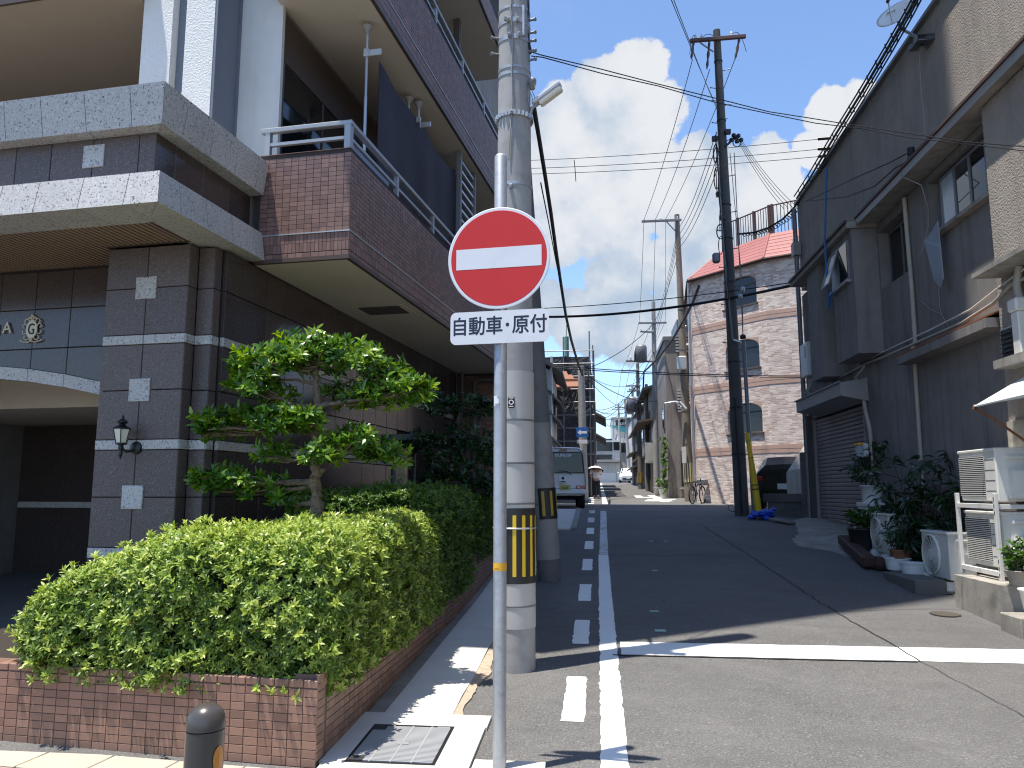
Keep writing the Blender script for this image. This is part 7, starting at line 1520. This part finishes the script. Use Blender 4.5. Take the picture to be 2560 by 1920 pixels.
# right side
x1_ = at(1462, 1060, 36).x
t = house('grey-brown house with louvred vents and curved pipes next to the brick building', at(1440, 900, 36).x, 11, 36, 41, at(1465, 735, 36).z, 'house_grey', 'flat', [(.10, .4, .5, 1.7), (.22, 3.1, .6, .9), (.42, .3, .5, 1.4)], [(37.2, 3.2, 1.0, 1.1), (39, .9, .9, 1.6)], rm='steel_grey')
for k in range(2):
    z = at(1480, 890 - 130 * k, 35.9).z; x = at(1478, 890, 35.9).x
    for j in range(8): b = MB(); b.box(x - .30, x + 1.3, 35.82, 35.96, z + .14 * j, z + .14 * j + .07); b.build('vent_slat', 'aluminium', t)
for y in (705, 872, 745): p = at(1497, y, 35.8); duct_(t, p, (-.55, -.1, -.02))
b = MB(); a = at(1462, 690, 36.2); c = at(1504, 740, 36.2); b.box(a.x, c.x + 2, 36.2, 39, c.z, a.z); b.build('penthouse', 'panel_and_shade_blue', t)
t = house('house with dark slate roof, white balcony and hanging laundry', at(1407, 900, 44).x, 9, 44, 51, at(1430, 835, 44).z, 'house_beige', 'shed', [(.12, 3.4, .9, 1.2), (.3, 3.4, .8, 1.2), (.15, .5, .8, 1.8), (.38, .4, .7, 1.6)], [(45.5, 3.4, 1.4, 1.2), (48.5, 3.4, 1.2, 1.2), (46, .6, 1.2, 1.5)], rm='roof_slate')
balcony_(t, at(1405, 900, 43).x - .3, at(1440, 900, 43).x, 43, 44, at(1425, 1000, 43.5).z, 'house_white', 1.1); eave_(t, at(1398, 900, 44).x - .6, at(1440, 900, 44).x, 43.2, 50, at(1420, 905, 44).z)
b = MB(); x = at(1412, 940, 42.9).x; b.add([(x - .1, 42.85, 5.1), (x + .25, 42.85, 5.1), (x + .28, 42.8, 4.2), (x - .12, 42.85, 4.3)], [(0, 1, 2, 3)]); tag(b.build('laundry', 'cloth_blue', loc=(x, 42.85, 4.3)), 'washing hung over the far white balcony', 'laundry')
t = house('weathered brown house with tiled gable and hanging sign board', at(1392, 900, 53).x, 9, 53, 60, at(1395, 880, 53).z, 'house_grey', 'gable', [(.1, 3.2, .8, 1.1), (.08, .5, .7, 1.7), (.26, .5, .6, 1.5)], [(55, 3.2, 1.5, 1.2), (58, .5, 1.4, 1.6)], rm='roof_brown')
eave_(t, at(1385, 900, 53).x - .4, at(1405, 900, 53).x, 52.6, 60, at(1392, 985, 53).z); b = MB(); q = at(1403, 860, 52.8); b.box(q.x - .25, q.x + .25, 52.7, 52.8, q.z - 1.0, q.z + .7); b.build('sign_board', 'roof_orange', t)
t = house('narrow timber house with stacked eaves on the right', at(1378, 950, 62).x, 8, 62, 71, at(1380, 930, 62).z, 'timber_grey', 'gable', [(.1, 3.2, .8, 1.0), (.08, .5, .7, 1.7)], [(64, 3.2, 1.6, 1.2), (68, 3.2, 1.6, 1.2), (65, .6, 1.4, 1.5)], rm='roof_brown')
eave_(t, at(1372, 950, 62).x - .5, at(1380, 950, 62).x, 61.6, 71, at(1374, 975, 62).z); eave_(t, at(1372, 950, 62).x - .4, at(1380, 950, 62).x, 61.6, 71, at(1374, 1005, 62).z)
t = house('pale house wall at the far right bend of the street', at(1366, 950, 80).x, 12, 80, 90, at(1372, 905, 80).z, 'house_white', 'flat', [(.05, 3.4, .9, 1.2), (.06, .7, .8, 1.3)], [], rm='roof_slate')
# left side
t = house('white rendered house edge with tiled eaves behind the leaning pole', -8, at(1190, 900, 29.5).x, 29.5, 34, at(1190, 800, 29.5).z, 'house_white', 'gable', [(.9, 3.1, .5, .9)], [(31, 3.2, 1.4, 1.1), (31, .6, 1.6, 1.6)], side=1, rm='roof_slate')
xw = at(1190, 900, 29.5).x
for y in (905, 955, 862): eave_(t, xw - .1, xw + .38, 29.2, 33.6, at(1210, y - 14, 29.5).z, 'roof_slate', .10, .45, side=1)
b = MB(); b.smooth = True; b.tube([(xw + .05, 29.4, at(1206, 770, 29.4).z), (xw + .05, 29.4, 1.2)], .05, 8); b.build('drain_pipe', 'aluminium', t)
sc = thing('scaffolded_building', 'building under repair wrapped in dark mesh and scaffold pipes', 'building', (-5, 40, 1.4)); xr = at(1276, 950, 37).x; zt = at(1240, 756, 37).z
b = MB(); b.box(-10, xr - .7, 37.5, 47, 1, zt - .5); b.build('wall', 'house_dark', sc)
V = []; F = []; b = MB(); nx, nz = 14, 16; xl = -9
for k in range(nz + 1):
    for i in range(nx + 1): z = 1.2 + (zt - .35 - 1.2) * k / nz; V.append((xl + (xr - xl) * i / nx, 36.9 + .12 * math.sin(2.1 * i + .7 * k) + random.uniform(-.05, .05), z))
o = len(V)
for k in range(nz + 1):
    for i in range(9): V.append((xr + .10 * math.sin(1.7 * i + .9 * k) + random.uniform(-.04, .04), 36.9 + 10 * i / 8, 1.2 + (zt - .5 - 1.2) * k / nz))
for k in range(nz):
    for i in range(nx): F.append((k * (nx + 1) + i, k * (nx + 1) + i + 1, (k + 1) * (nx + 1) + i + 1, (k + 1) * (nx + 1) + i))
    for i in range(8): F.append((o + k * 9 + i, o + k * 9 + i + 1, o + (k + 1) * 9 + i + 1, o + (k + 1) * 9 + i))
b.smooth = True; b.add(V, F); b.build('mesh_sheet', 'mesh_sheet', sc)
for x in [xr - 1.25 * i for i in range(7)]: b = MB(); b.tube([(x, 36.7, 1.2), (x, 36.7, zt + random.uniform(.1, .9))], .035, 5); b.build('scaffold_pipe', 'steel_grey', sc)
for y in (38.5, 40.5, 42.5, 44.5): b = MB(); b.tube([(xr + .15, y, 1.2), (xr + .15, y, zt + random.uniform(-.2, .7))], .035, 5); b.build('scaffold_pipe', 'steel_grey', sc)
for k in range(9): z = zt - .1 - .62 * k; b = MB(); b.tube([(xr - 8, 36.66, z), (xr + .2, 36.66, z)], .028, 5); b.tube([(xr + .2, 36.66, z), (xr + .2, 46, z)], .028, 5); b.build('ledger_pipe', 'steel_grey', sc)
b = MB(); c = at(1222, 825, 36.3); b.box(c.x - 1.2, c.x + .9, 36.0, 36.5, c.z - .1, c.z + .1)
for r_ in range(4): b.prism([(c.x - 1.2, 35.7 + .25 * r_, c.z - .35 + .22 * r_), (c.x + .95 - .28 * r_, 35.7 + .25 * r_, c.z - .35 + .22 * r_), (c.x + .85 - .28 * r_, 35.95 + .25 * r_, c.z - .13 + .22 * r_), (c.x - 1.2, 35.95 + .25 * r_, c.z - .13 + .22 * r_)], (0, 0, .06))
b.build('tiled_roof', 'roof_orange', sc); b = MB(); c = at(1222, 745, 37); b.lathe([(.12, 0), (.12, 1.0), (.02, 1.05), (.02, 1.6)], (c.x, 38, c.z - .4), 10); mat('green_mast', (.12, .24, .2), .6); b.build('roof_mast', 'green_mast', sc)
for k, (y0, y1, zz, lab) in enumerate(((48, 54, 880, 'left-hand house with overhanging sheet eave past the scaffold'), (56, 64, 925, 'farther left-hand house with low brown eave'))):
    xx = at(1279 + 4 * k, 950, y0).x; z = at(1280, zz + 25, y0).z; t = house(lab, -9, xx, y0, y1, z, 'house_dark', 'flat', [], [(y0 + 2, 3, 1.4, 1.1)], side=1, rm='roof_brown')
    b = MB(); b.prism([(xx - 1.0, y0 - .3, z + 1.0), (xx + .85, y0 - .3, z - .05), (xx + .95, y1, z - .05), (xx - 1.0, y1, z + 1.0)], (0, 0, .12)); b.build('sheet_eave', 'roof_brown', t)
# far end of the street
t = house('pale two-storey house closing the far end of the street', at(1284, 950, 84).x, at(1338, 950, 84).x, 84, 94, at(1310, 955, 84).z, 'house_white', 'flat', [(.40, 3.2, 1.7, 1.4), (.88, 3.3, .7, 1.1), (.38, 2.2, 1.7, .7)], [], rm='house_white')
a = at(1284, 950, 83.5); b = MB(); c = at(1338, 950, 83.5); zz = at(1310, 997, 83.5).z; b.prism([(a.x, 83.2, zz - .15), (c.x, 83.2, zz - .15), (c.x, 83.99, zz + .15), (a.x, 83.99, zz + .15)], (0, 0, .1)); b.build('eave', 'roof_slate', t); b = MB(); q = at(1312, 1030, 83.9); b.box(q.x - .9, q.x + .9, 83.9, 83.99, gz(84), q.z + .4); b.build('garage_door', 'plastic_white', t)
t = house('white building with blue tarpaulin and dark windows at the street end', at(1335, 950, 92).x, at(1372, 950, 92).x, 92, 104, at(1350, 935, 92).z, 'house_white', 'flat', [(.35, 3.3, .8, 1.2), (.75, 3.2, 1.0, 1.3), (.7, .8, 1.0, 1.4), (.3, 6.0, .9, .9)], [], rm='house_beige')
b = MB(); b.prism([at(1318, 918, 91.5), at(1352, 922, 91.5), at(1350, 934, 91.5), at(1338, 930, 91.5)], (0, .05, 0)); b.build('tarpaulin', 'tarp_teal', t)
t = house('distant white block rising behind the street-end houses', at(1322, 920, 125).x, at(1375, 920, 125).x, 125, 140, at(1350, 903, 125).z, 'house_white', 'flat', [(.3, 8.6, 1.2, 1.2), (.5, 8.6, 1.2, 1.2), (.75, 8.6, 2, 1.4)], [], rm='house_white')
# hill behind the town
b = MB(); n = 40; V = []; F = []; b.smooth = True
for i in range(n + 1):
    u = i / n; x = -260 + 420 * u; h = 62 * math.exp(-((u - .54) / .16) ** 2) + 40 * math.exp(-((u - .28) / .14) ** 2) + 34 * math.exp(-((u - .80) / .12) ** 2) + 2 * math.sin(23 * u) + 1.3 * math.sin(51 * u)
    V += [(x, 950, -4), (x, 1010, h * .55), (x, 1080, h), (x, 1250, -4)]
for i in range(n):
    for k in range(3): F.append((4 * i + k, 4 * i + 4 + k, 4 * i + 5 + k, 4 * i + 1 + k))
b.add(V, F); hl = b.build('hills', 'hill_blue'); hl['kind'] = 'structure'
# little garden things at the foot of the right-hand houses
for k, (x, y, lab, lm) in enumerate(((1437, 1070, 'grey planter box with leggy weeds before the slate-roofed house', 'leaf_pot'), (1424, 1066, 'low green pot plant at the kerb beside the far pole', 'leaf_pot'))):
    p = at(x, y, 36.5 + 3 * k); zz = gz(p.y); plant('potted_plant', lab, p.x, p.y, zz, (.22, .30, .40), 'pot_grey', [(.1, 0, .4), (-.15, .1, .5), (.0, -.1, .3)], lm, 60 + k, 6, .12, .05, 5)
vn = thing('climbing_vine', 'green vine climbing the wall behind the striped pole', 'vine', (*at(1435, 1060, 35.8).xy, gz(36))); pts = [at(1436 + 3 * math.sin(i * .9), 1062 - 6 * i, 35.8) for i in range(20)]; b = MB(); b.tube(pts, .02, 5); b.build('stem', 'bark_dark', vn); rg = np.random.default_rng(8)
P = np.concatenate([np.array([tuple(p) for p in pts]) + rg.normal(0, .07, (20, 3)) for _ in range(4)]); V, F, rd = rosettes(P, rg.normal(size=P.shape) + np.array([0, -1, .5]), 6, .11, .07, (40, 90), rg, None, .2); np_mesh('leaves', V, F, 'leaf_pot', vn, rd, 'stuff')

# ================================================================== far utility poles
def far_pole(label, bx, by, tx, ty, Y, r0, r1, m='pole_concrete', arms=(), trans=(), guard=None):
    base = at(bx, by, Y); base.z = gz(Y) - .1; top = at(tx, ty, Y); t = pole(label, base, top, r0, r1, m, n=12)
    for (xa, ya, xb, yb) in arms:
        a, c = at(xa, ya, Y - .15), at(xb, yb, Y - .15); arm(t, a, c, .09, 'steel_grey')
        for k in range(3): insulator(t, a.lerp(c, .06 + .42 * k) + Vector((0, 0, .05)), .7)
    for (x, y, w, h) in trans: c = at(x, y, Y - .25); b = MB(); b.smooth = True; b.lathe([(0, -h / 2), (w / 2, -h / 2), (w / 2, h * .38), (w * .42, h / 2), (0, h / 2)], tuple(c), 14); b.box(c.x - w * .62, c.x - w * .5, c.y - .1, c.y + .1, c.z - h * .4, c.z + h * .35); b.build('transformer', 'steel_grey', t)
    if guard:
        g0, g1 = base.lerp(top, guard[0]), base.lerp(top, guard[1]); b = MB(); b.tube([g0, g1], r0 + .01, 14); gg = b.build('warning_guard', 'pole_dark' if len(guard) > 2 else 'guard_pale', t)
        for k in range(-3, 4): a = R(-90 + 26 * k); b = MB(); b.tube([g0 + Vector((math.cos(a), math.sin(a), 0)) * (r0 + .012), g1 + Vector((math.cos(a), math.sin(a), 0)) * (r0 + .012)], .022, 4); b.build('stripe', 'guard_ochre' if len(guard) > 2 else 'pole_dark', gg)
    return t, base, top
P4, b4, t4 = far_pole('weathered pole with pale striped guard and grey box before the brick house', 1490, 1083, 1462, 464, 31.9, .20, .105, 'timber_grey', [(1386, 478.5, 1472, 475)], guard=(.072, .135))
c = at(1476, 783, 31.6); b = MB(); b.box(c.x - .25, c.x + .12, 31.45, 31.75, c.z - .30, c.z + .25, .03); b.build('equipment_box', 'aluminium', P4)
b = MB(); b.box(at(1483, 1000, 31.6).x - .17, at(1483, 1000, 31.6).x + .0, 31.62, 31.68, at(1480, 1000, 31.6).z, at(1480, 965, 31.6).z); b.build('notice_plate', 'plastic_white', P4)
tiebands(P4, b4, t4, [.20, .31, .42, .44, .52, .60, .66], .20, .105, 'steel_grey'); b = MB(); b.smooth = True; b.tube([at(x, y, 31.6) for (x, y) in ((1436, 872), (1458, 868), (1470, 872), (1478, 880))], .05, 6); b.tube([at(1468, 868, 31.5), at(1482, 884, 31.4)], .07, 6); b.build('lamp_arm', 'aluminium', P4)
b = MB(); obox(b, at(1440, 479, 31.8), at(1464, 505, 31.8), .04, .04, (0, 0, 1)); b.build('brace', 'steel_grey', P4)
P5, b5, t5 = far_pole('grey pole carrying a drum transformer up the street', 1419, 1056, 1411, 652, 42.4, .18, .11, 'pole_concrete', [(1379, 698, 1440, 697), (1383, 716, 1414, 718), (1352, 780, 1412, 781)], [(1385, 764, .62, .92)])
insulator(P5, at(1362, 778, 42.1), 1.5); b = MB(); b.box(at(1376, 780, 42.1).x, at(1396, 780, 42.1).x, 42.0, 42.2, at(1380, 780, 42.1).z - .05, at(1380, 777, 42.1).z); b.build('platform', 'steel_grey', P5)
P6, b6, t6 = far_pole('slim pole with side arms and small transformers beside the white car', 1384, 1046, 1377, 785, 51.6, .18, .11, 'pole_shade_grey', [(1342, 801, 1380, 800), (1352, 834, 1384, 833), (1358, 842, 1382, 843)], [(1366, 874, .7, 1.0), (1376, 872, .55, .9)], guard=(.06, .14, 1))
P7, b7, t7 = far_pole('thin distant pole in front of the white building', 1359, 1018, 1350, 862, 78, .18, .11, 'pole_concrete', [(1328, 880, 1350, 880), (1338, 905, 1356, 904), (1340, 918, 1352, 916)])
F1, bf, tf = far_pole('far left concrete pole with a blue one-way sign', 1262, 1088, 1255, 790, 33, .19, .14, 'pole_concrete')
for (x, y, w, h, m, n_) in ((1257.5, 934, .50, .42, 'sign_blue', 'one_way_sign'), (1257.5, 954, .44, .16, 'plastic_white', 'plate')):
    c = at(x, y, 32.7); b = MB(); b.box(c.x - w * .5, c.x + w * .5, 32.68, 32.71, c.z - h / 2, c.z + h / 2); q = b.build(n_, m, F1)
    if m == 'sign_blue': b = MB(); b.prism([(c.x - .2, 32.675, c.z), (c.x - .06, 32.675, c.z - .12), (c.x - .06, 32.675, c.z - .05), (c.x + .2, 32.675, c.z - .05), (c.x + .2, 32.675, c.z + .05), (c.x - .06, 32.675, c.z + .05), (c.x - .06, 32.675, c.z + .12)], (0, .004, 0)); b.build('arrow', 'ink_white', q)
b = MB(); obox(b, at(1256, 1060, 32.8), at(1256.5, 1028, 32.8), .12, .12, (0, 1, 0)); b.build('orange_guard', 'guard_ochre', F1)
far_pole('short grey pole before the slate-roofed house', 1399, 1048, 1396, 830, 46.5, .12, .09, 'pole_shade_grey', [(1386, 850, 1406, 849)])
far_pole('distant slim pole on the right before the street-end bend', 1369, 1030, 1366, 836, 66, .15, .10, 'pole_concrete', [(1354, 846, 1374, 845), (1356, 868, 1372, 867)], [(1361, 884, .5, .8)])
far_pole('distant slim pole among the white street-end houses', 1341, 1015, 1336, 872, 90, .15, .10, 'pole_concrete', [(1322, 884, 1346, 884)])
for k, (x, y, Y, lab) in enumerate(((1350, 862, 125, 'television aerial on the distant white block'), (1325, 905, 85, 'television aerial on the pale street-end house'))):
    p = at(x, y, Y); b = MB(); b.tube([p - Vector((0, 0, 2.2)), p], .03, 5); b.tube([p + Vector((-.8, 0, -.1)), p + Vector((.8, 0, -.1))], .025, 4)
    for q in range(6): b.tube([p + Vector((-.75 + .3 * q, -.3, -.1)), p + Vector((-.75 + .3 * q, .3, -.1))], .02, 4)
    tag(b.build('aerial', 'steel_grey', loc=tuple(p)), lab, 'aerial')
F2, bf2, tf2 = far_pole('second slim pole on the left beyond the scaffold', 1285, 1060, 1283, 868, 52, .16, .11, 'pole_concrete', [(1270, 905, 1300, 907)])

# ================================================================== overhead wires and cables
GW = 'thin overhead wires along the street'
def w_(lab, cat, a, b_, sag, r=.010, m='cable_black', n=16, group=None): return wire('overhead_wire' if cat == 'wire' else 'overhead_cable', lab, cat, catenary(a, b_, sag, n), r, m, group)
for k, (dx, dy) in enumerate(((0, 0), (2, 7))):
    pts = [at(x + dx, y + dy + (1.2 if (i_ + k) % 2 else -1.2), Y) for i_, (x, y, Y) in enumerate(((1146, 113, 6.2), (1170, 118, 6.4), (1300, 151, 7.2), (1420, 180, 7.6), (1540, 212, 7.9), (1660, 240, 8.1), (1760, 258, 8.2), (1860, 272, 8.2), (1960, 289, 8.2), (2080, 305, 8.1), (2212, 318, 8.0), (2330, 330, 7.8)))]
    wire('overhead_cable', ('upper strand of the twisted pair from thick pole to grey house', 'lower strand of the twisted pair from thick pole to grey house')[k], 'cable', pts, .0055, 'cable_black', 'twisted service cables')
for k, (y0, y1) in enumerate(((345, 298), (362, 320), (374, 336))):
    lab = ('topmost', 'middle', 'lowest')[k] + ' of three level wires crossing behind the dark pole'; a, b_ = at(1100, y0 + 3, 27), at(1795, y1, 21.5); w_(lab, 'wire', a, b_, .10, .010, group='three level wires across the street')
    c = b_; t = MB(); t.smooth = True; d = (a - b_).normalized(); t.tube([c, c + d * .35], .05, 8); tag(t.build('line_insulator', 'black_iron', loc=tuple(c)), 'black insulator sleeve at the end of the ' + ('topmost', 'middle', 'lowest')[k] + ' level wire', 'insulator', 'insulator sleeves near the grey roof')
t = MB(); t.tube([at(1240, 345, 25.8), at(1241, 352, 25.8), at(1243, 375, 25.8), at(1244, 392, 25.8)], .014, 4); tag(t.build('wire_spacer', 'black_iron', loc=tuple(at(1241, 360, 25.8))), 'small dark spacer hanging on the level wires', 'spacer')
arm4 = [at(x, y, 31.75) for (x, y) in ((1391, 474), (1416, 473.5), (1438, 473), (1468, 471))]
for k, (s, e) in enumerate((((1496, 128), 0), ((1533, 150), 1), ((1595, 108), 2))): w_(('leftmost', 'middle', 'rightmost')[k] + ' high-voltage wire from dark pole down to the next crossarm', 'wire', at(*s, YD - .1), arm4[e], .25, .010, group='high-voltage wires from the dark pole')
for k, (x, y) in enumerate(((1545, 292), (1547, 315), (1549, 340), (1551, 362))): w_(f'{("highest", "second", "third", "lowest")[k]} low-voltage wire between dark pole and the weathered pole', 'wire', at(x, y, YD - .1), at(1463, 497 + 14 * k, 31.7), .3, .010, group='low-voltage wires beside the dark pole')
for k in range(3):
    e = at(1381 + 28 * k, 694, 42.2); w_(('leftmost', 'middle', 'rightmost')[k] + ' wire between the second and third crossarms', 'wire', arm4[k], e, .3, .010, group='wires between the far crossarms'); w_(('left', 'centre', 'right')[k] + ' wire running on to the slim far pole', 'wire', e, at(1343 + 17 * k, 798, 51.4), .3, .010, group=GW); w_(('left', 'centre', 'right')[k] + ' wire reaching the thin distant pole', 'wire', at(1343 + 17 * k, 798, 51.4), at(1329 + 10 * k, 878, 77.8), .3, .011, group=GW)
for k, (y0, y1) in enumerate(((500, 720), (512, 735), (524, 752))): w_(('top', 'middle', 'bottom')[k] + ' low wire from the weathered pole to the transformer pole', 'wire', at(1463, y0, 31.7), at(1411, y1, 42.2), .25, .009, group='low wires behind the weathered pole')
for k, x in enumerate((1426, 1433)): w_(('left', 'right')[k] + ' wire rising from the dark pole out of the picture top', 'wire', at(x, -60, 8.5), at(1550 + k, 234 + 8 * k, YD - .1), .05, .006, group='wires leaving the picture top')
for k in range(4): w_(('first', 'second', 'third', 'fourth')[k] + ' service wire from the dark pole toward the roof railing', 'wire', at(1594 + 3 * k, 304, YD - .2), at(1694 + 9 * k, 452 - 2 * k, 17.2), .12, .006, 'cable_black', group='service wires to the grey roof corner')
w_('thick black cable crossing the street in front of the brick house', 'cable', at(1120, 684, 22), at(1745, 609, 17.3), .25, .035); w_('thinner cable lashed just above the thick crossing cable', 'cable', at(1120, 668, 22), at(1745, 605, 17.3), .12, .012)
for k, (y0, y1) in enumerate(((789, 812), (793, 815))): w_(('upper', 'lower')[k] + ' of two dark wires stretched low across the street', 'wire', at(1190, y0, 29), at(1750, y1, 24), .10, .016, group='low wires across the street')
pts = [at(x, y, Y) for (x, y, Y) in ((1510, 618, 25), (1498, 650, 26), (1478, 690, 28.5), (1452, 735, 31.7), (1425, 770, 38), (1400, 795, 44), (1391, 803, 46), (1390, 820, 46.5), (1389, 850, 47), (1382, 880, 50), (1366, 905, 56), (1356, 913, 62))]
wire('overhead_cable', 'heavy sagging cable bundle from the brick house corner up the street', 'cable', pts, .05)
pts = [at(x, y, Y) for (x, y, Y) in ((1153, 232, 6.35), (1163, 290, 7), (1176, 370, 8), (1190, 460, 9.5), (1201, 540, 11.5), (1212, 615, 14), (1222, 680, 17), (1234, 735, 21), (1247, 780, 27), (1258, 810, 32.8))]
wire('overhead_cable', 'black cable dropping from the street lamp to the far left pole', 'cable', pts, [.022, .021, .022, .024, .026, .028, .031, .036, .043, .05], n=6)
pts = [at(x, y, Y) for (x, y, Y) in ((1168, 395, 10), (1185, 480, 12), (1200, 560, 15), (1216, 640, 19), (1228, 700, 24), (1240, 750, 30), (1256, 800, 32.9))]; wire('overhead_wire', 'thin wire hanging beside the lamp cable', 'wire', pts, .010)
rb_pts = [(2030, -60, 9.0), (1985, 22, 9.9), (1940, 98, 10.8), (1880, 196, 12.2), (1820, 290, 13.9), (1765, 380, 16.0), (1733, 428, 17.3)]
for k, (dx, dy) in enumerate(((0, 0), (-6, -4), (5, 3), (9, 8), (-10, -4))): wire('overhead_cable', ('main', 'outer', 'inner', 'lowest', 'lashed')[k] + ' cable of the bundle following the grey roof edge', 'cable', [at(x + dx * (1 if k < 4 else .5), y + dy, Y) - Vector((.12, 0, 0)) for (x, y, Y) in rb_pts], (.022, .012, .014, .012, .008)[k], group='cable bundle along the grey roof')
pts = [at(x, y, Y) for (x, y, Y) in ((1733, 428, 17.2), (1712, 452, 17.4), (1690, 474, 17.6), (1660, 492, 17.9), (1630, 502, 18.1), (1592, 506, 18.3))]; wire('overhead_cable', 'lashed cable sagging from grey roof corner to the dark pole', 'cable', pts, .022)
rgp = MB()
for seg in range(5):
    for j in range(5):
        p = pts[seg].lerp(pts[seg + 1], j / 5); rgp.tube([p + Vector((.0, 0, .03)), p + Vector((.05, 0, -.03)), p + Vector((.10, 0, -.07)), p + Vector((.14, 0, -.02)), p + Vector((.12, 0, .03))], .010, 4)
tag(rgp.build('cable_hangers', 'cable_black', loc=tuple(pts[2])), 'row of small hanger rings on the lashed cable by the dark pole', 'cable hangers', kind='stuff')
rgp = MB()
for seg in range(6):
    for j in range(3): p = at(*rb_pts[seg]).lerp(at(*rb_pts[seg + 1]), j / 3) - Vector((.15, 0, .06)); rgp.tube([p + Vector((-.03, 0, .09)), p + Vector((.0, 0, -.05)), p + Vector((.05, 0, -.03)), p + Vector((.05, 0, .05))], .010, 4)
tag(rgp.build('cable_hangers', 'cable_black', loc=tuple(at(*rb_pts[3]))), 'cable hanger rings spaced along the grey roof edge', 'cable hangers', kind='stuff')
for k, pts in enumerate((((1962, 330, 4.47), (1920, 352, 4.45), (1850, 383, 4.4), (1790, 412, 4.4), (1737, 436, 4.4)), ((1962, 348, 4.47), (1935, 362, 4.45), (1890, 402, 4.4), (1830, 425, 4.4), (1740, 435, 4.4)), ((1985, 95, 4.5), (1990, 200, 4.5), (1998, 270, 4.5), (1992, 330, 4.5), (1975, 360, 4.4), (1945, 380, 4.25)), ((1945, 380, 4.25), (1990, 400, 4.3), (2005, 450, 4.5), (2005, 490, 4.5), (1990, 550, 4.5)), ((1985, 645, 4.57), (2010, 668, 4.57), (2035, 680, 4.57), (2048, 705, 4.5)), ((2030, 520, 4.57), (2027, 600, 4.57), (2030, 665, 4.57), (2036, 682, 4.57)))):
    wire('wall_wire', ('upper black wire from the junction box to the roof corner', 'lower drooping black wire from the junction box', 'pale aerial lead running down from the satellite dish', 'pale lead curling below the eave of the grey house', 'thin pale wire drooping across the lower grey wall', 'thin pale wire hanging straight down the grey wall')[k], 'wire', [atx(x, y, X_) for (x, y, X_) in pts], .007 if k > 1 else .010, 'cable_grey' if k > 1 else 'cable_black', 'loose wires on the grey house')
rgen = random.Random(21); hub = [(1257, 800, 32.8), (1284, 885, 51.8), (1411, 700, 42.2), (1412, 760, 42.2), (1378, 830, 51.4), (1379, 880, 51.4), (1351, 890, 77.8), (1352, 920, 77.8), (1389, 815, 46.6), (1462, 560, 31.8), (1206, 905, 29.3), (1340, 960, 92), (1300, 905, 56), (1272, 895, 49), (1440, 860, 44), (1393, 900, 53)]
hn = ['the far left pole', 'the second left pole', 'the crossarms of the grey pole', 'the drum transformer', 'the slim side-armed pole', 'the small transformers', 'the thin distant pole', 'the lower arms of the distant pole', 'the sagging cable bundle', 'the weathered pole', 'the white house eaves', 'the white street-end building', 'the farther left house', 'the left sheet-eaved house', 'the slate-roofed house', 'the brown gabled house']
pairs = [(0, 2), (0, 5), (0, 8), (1, 4), (1, 6), (1, 7), (3, 12), (5, 13), (0, 1), (4, 15), (6, 12), (7, 13), (3, 14), (2, 9), (10, 0), (1, 5), (6, 5), (7, 15), (11, 7), (8, 13), (4, 12), (0, 14)]
for k, (i, j) in enumerate(pairs):
    o = w_(('thicker' if k % 3 == 0 else 'thin') + ' dark wire from ' + hn[i] + ' to ' + hn[j], 'wire', at(*hub[i]), at(*hub[j]), rgen.uniform(.2, .9), .011 if k % 3 else .018, group='tangle of wires over the far street')
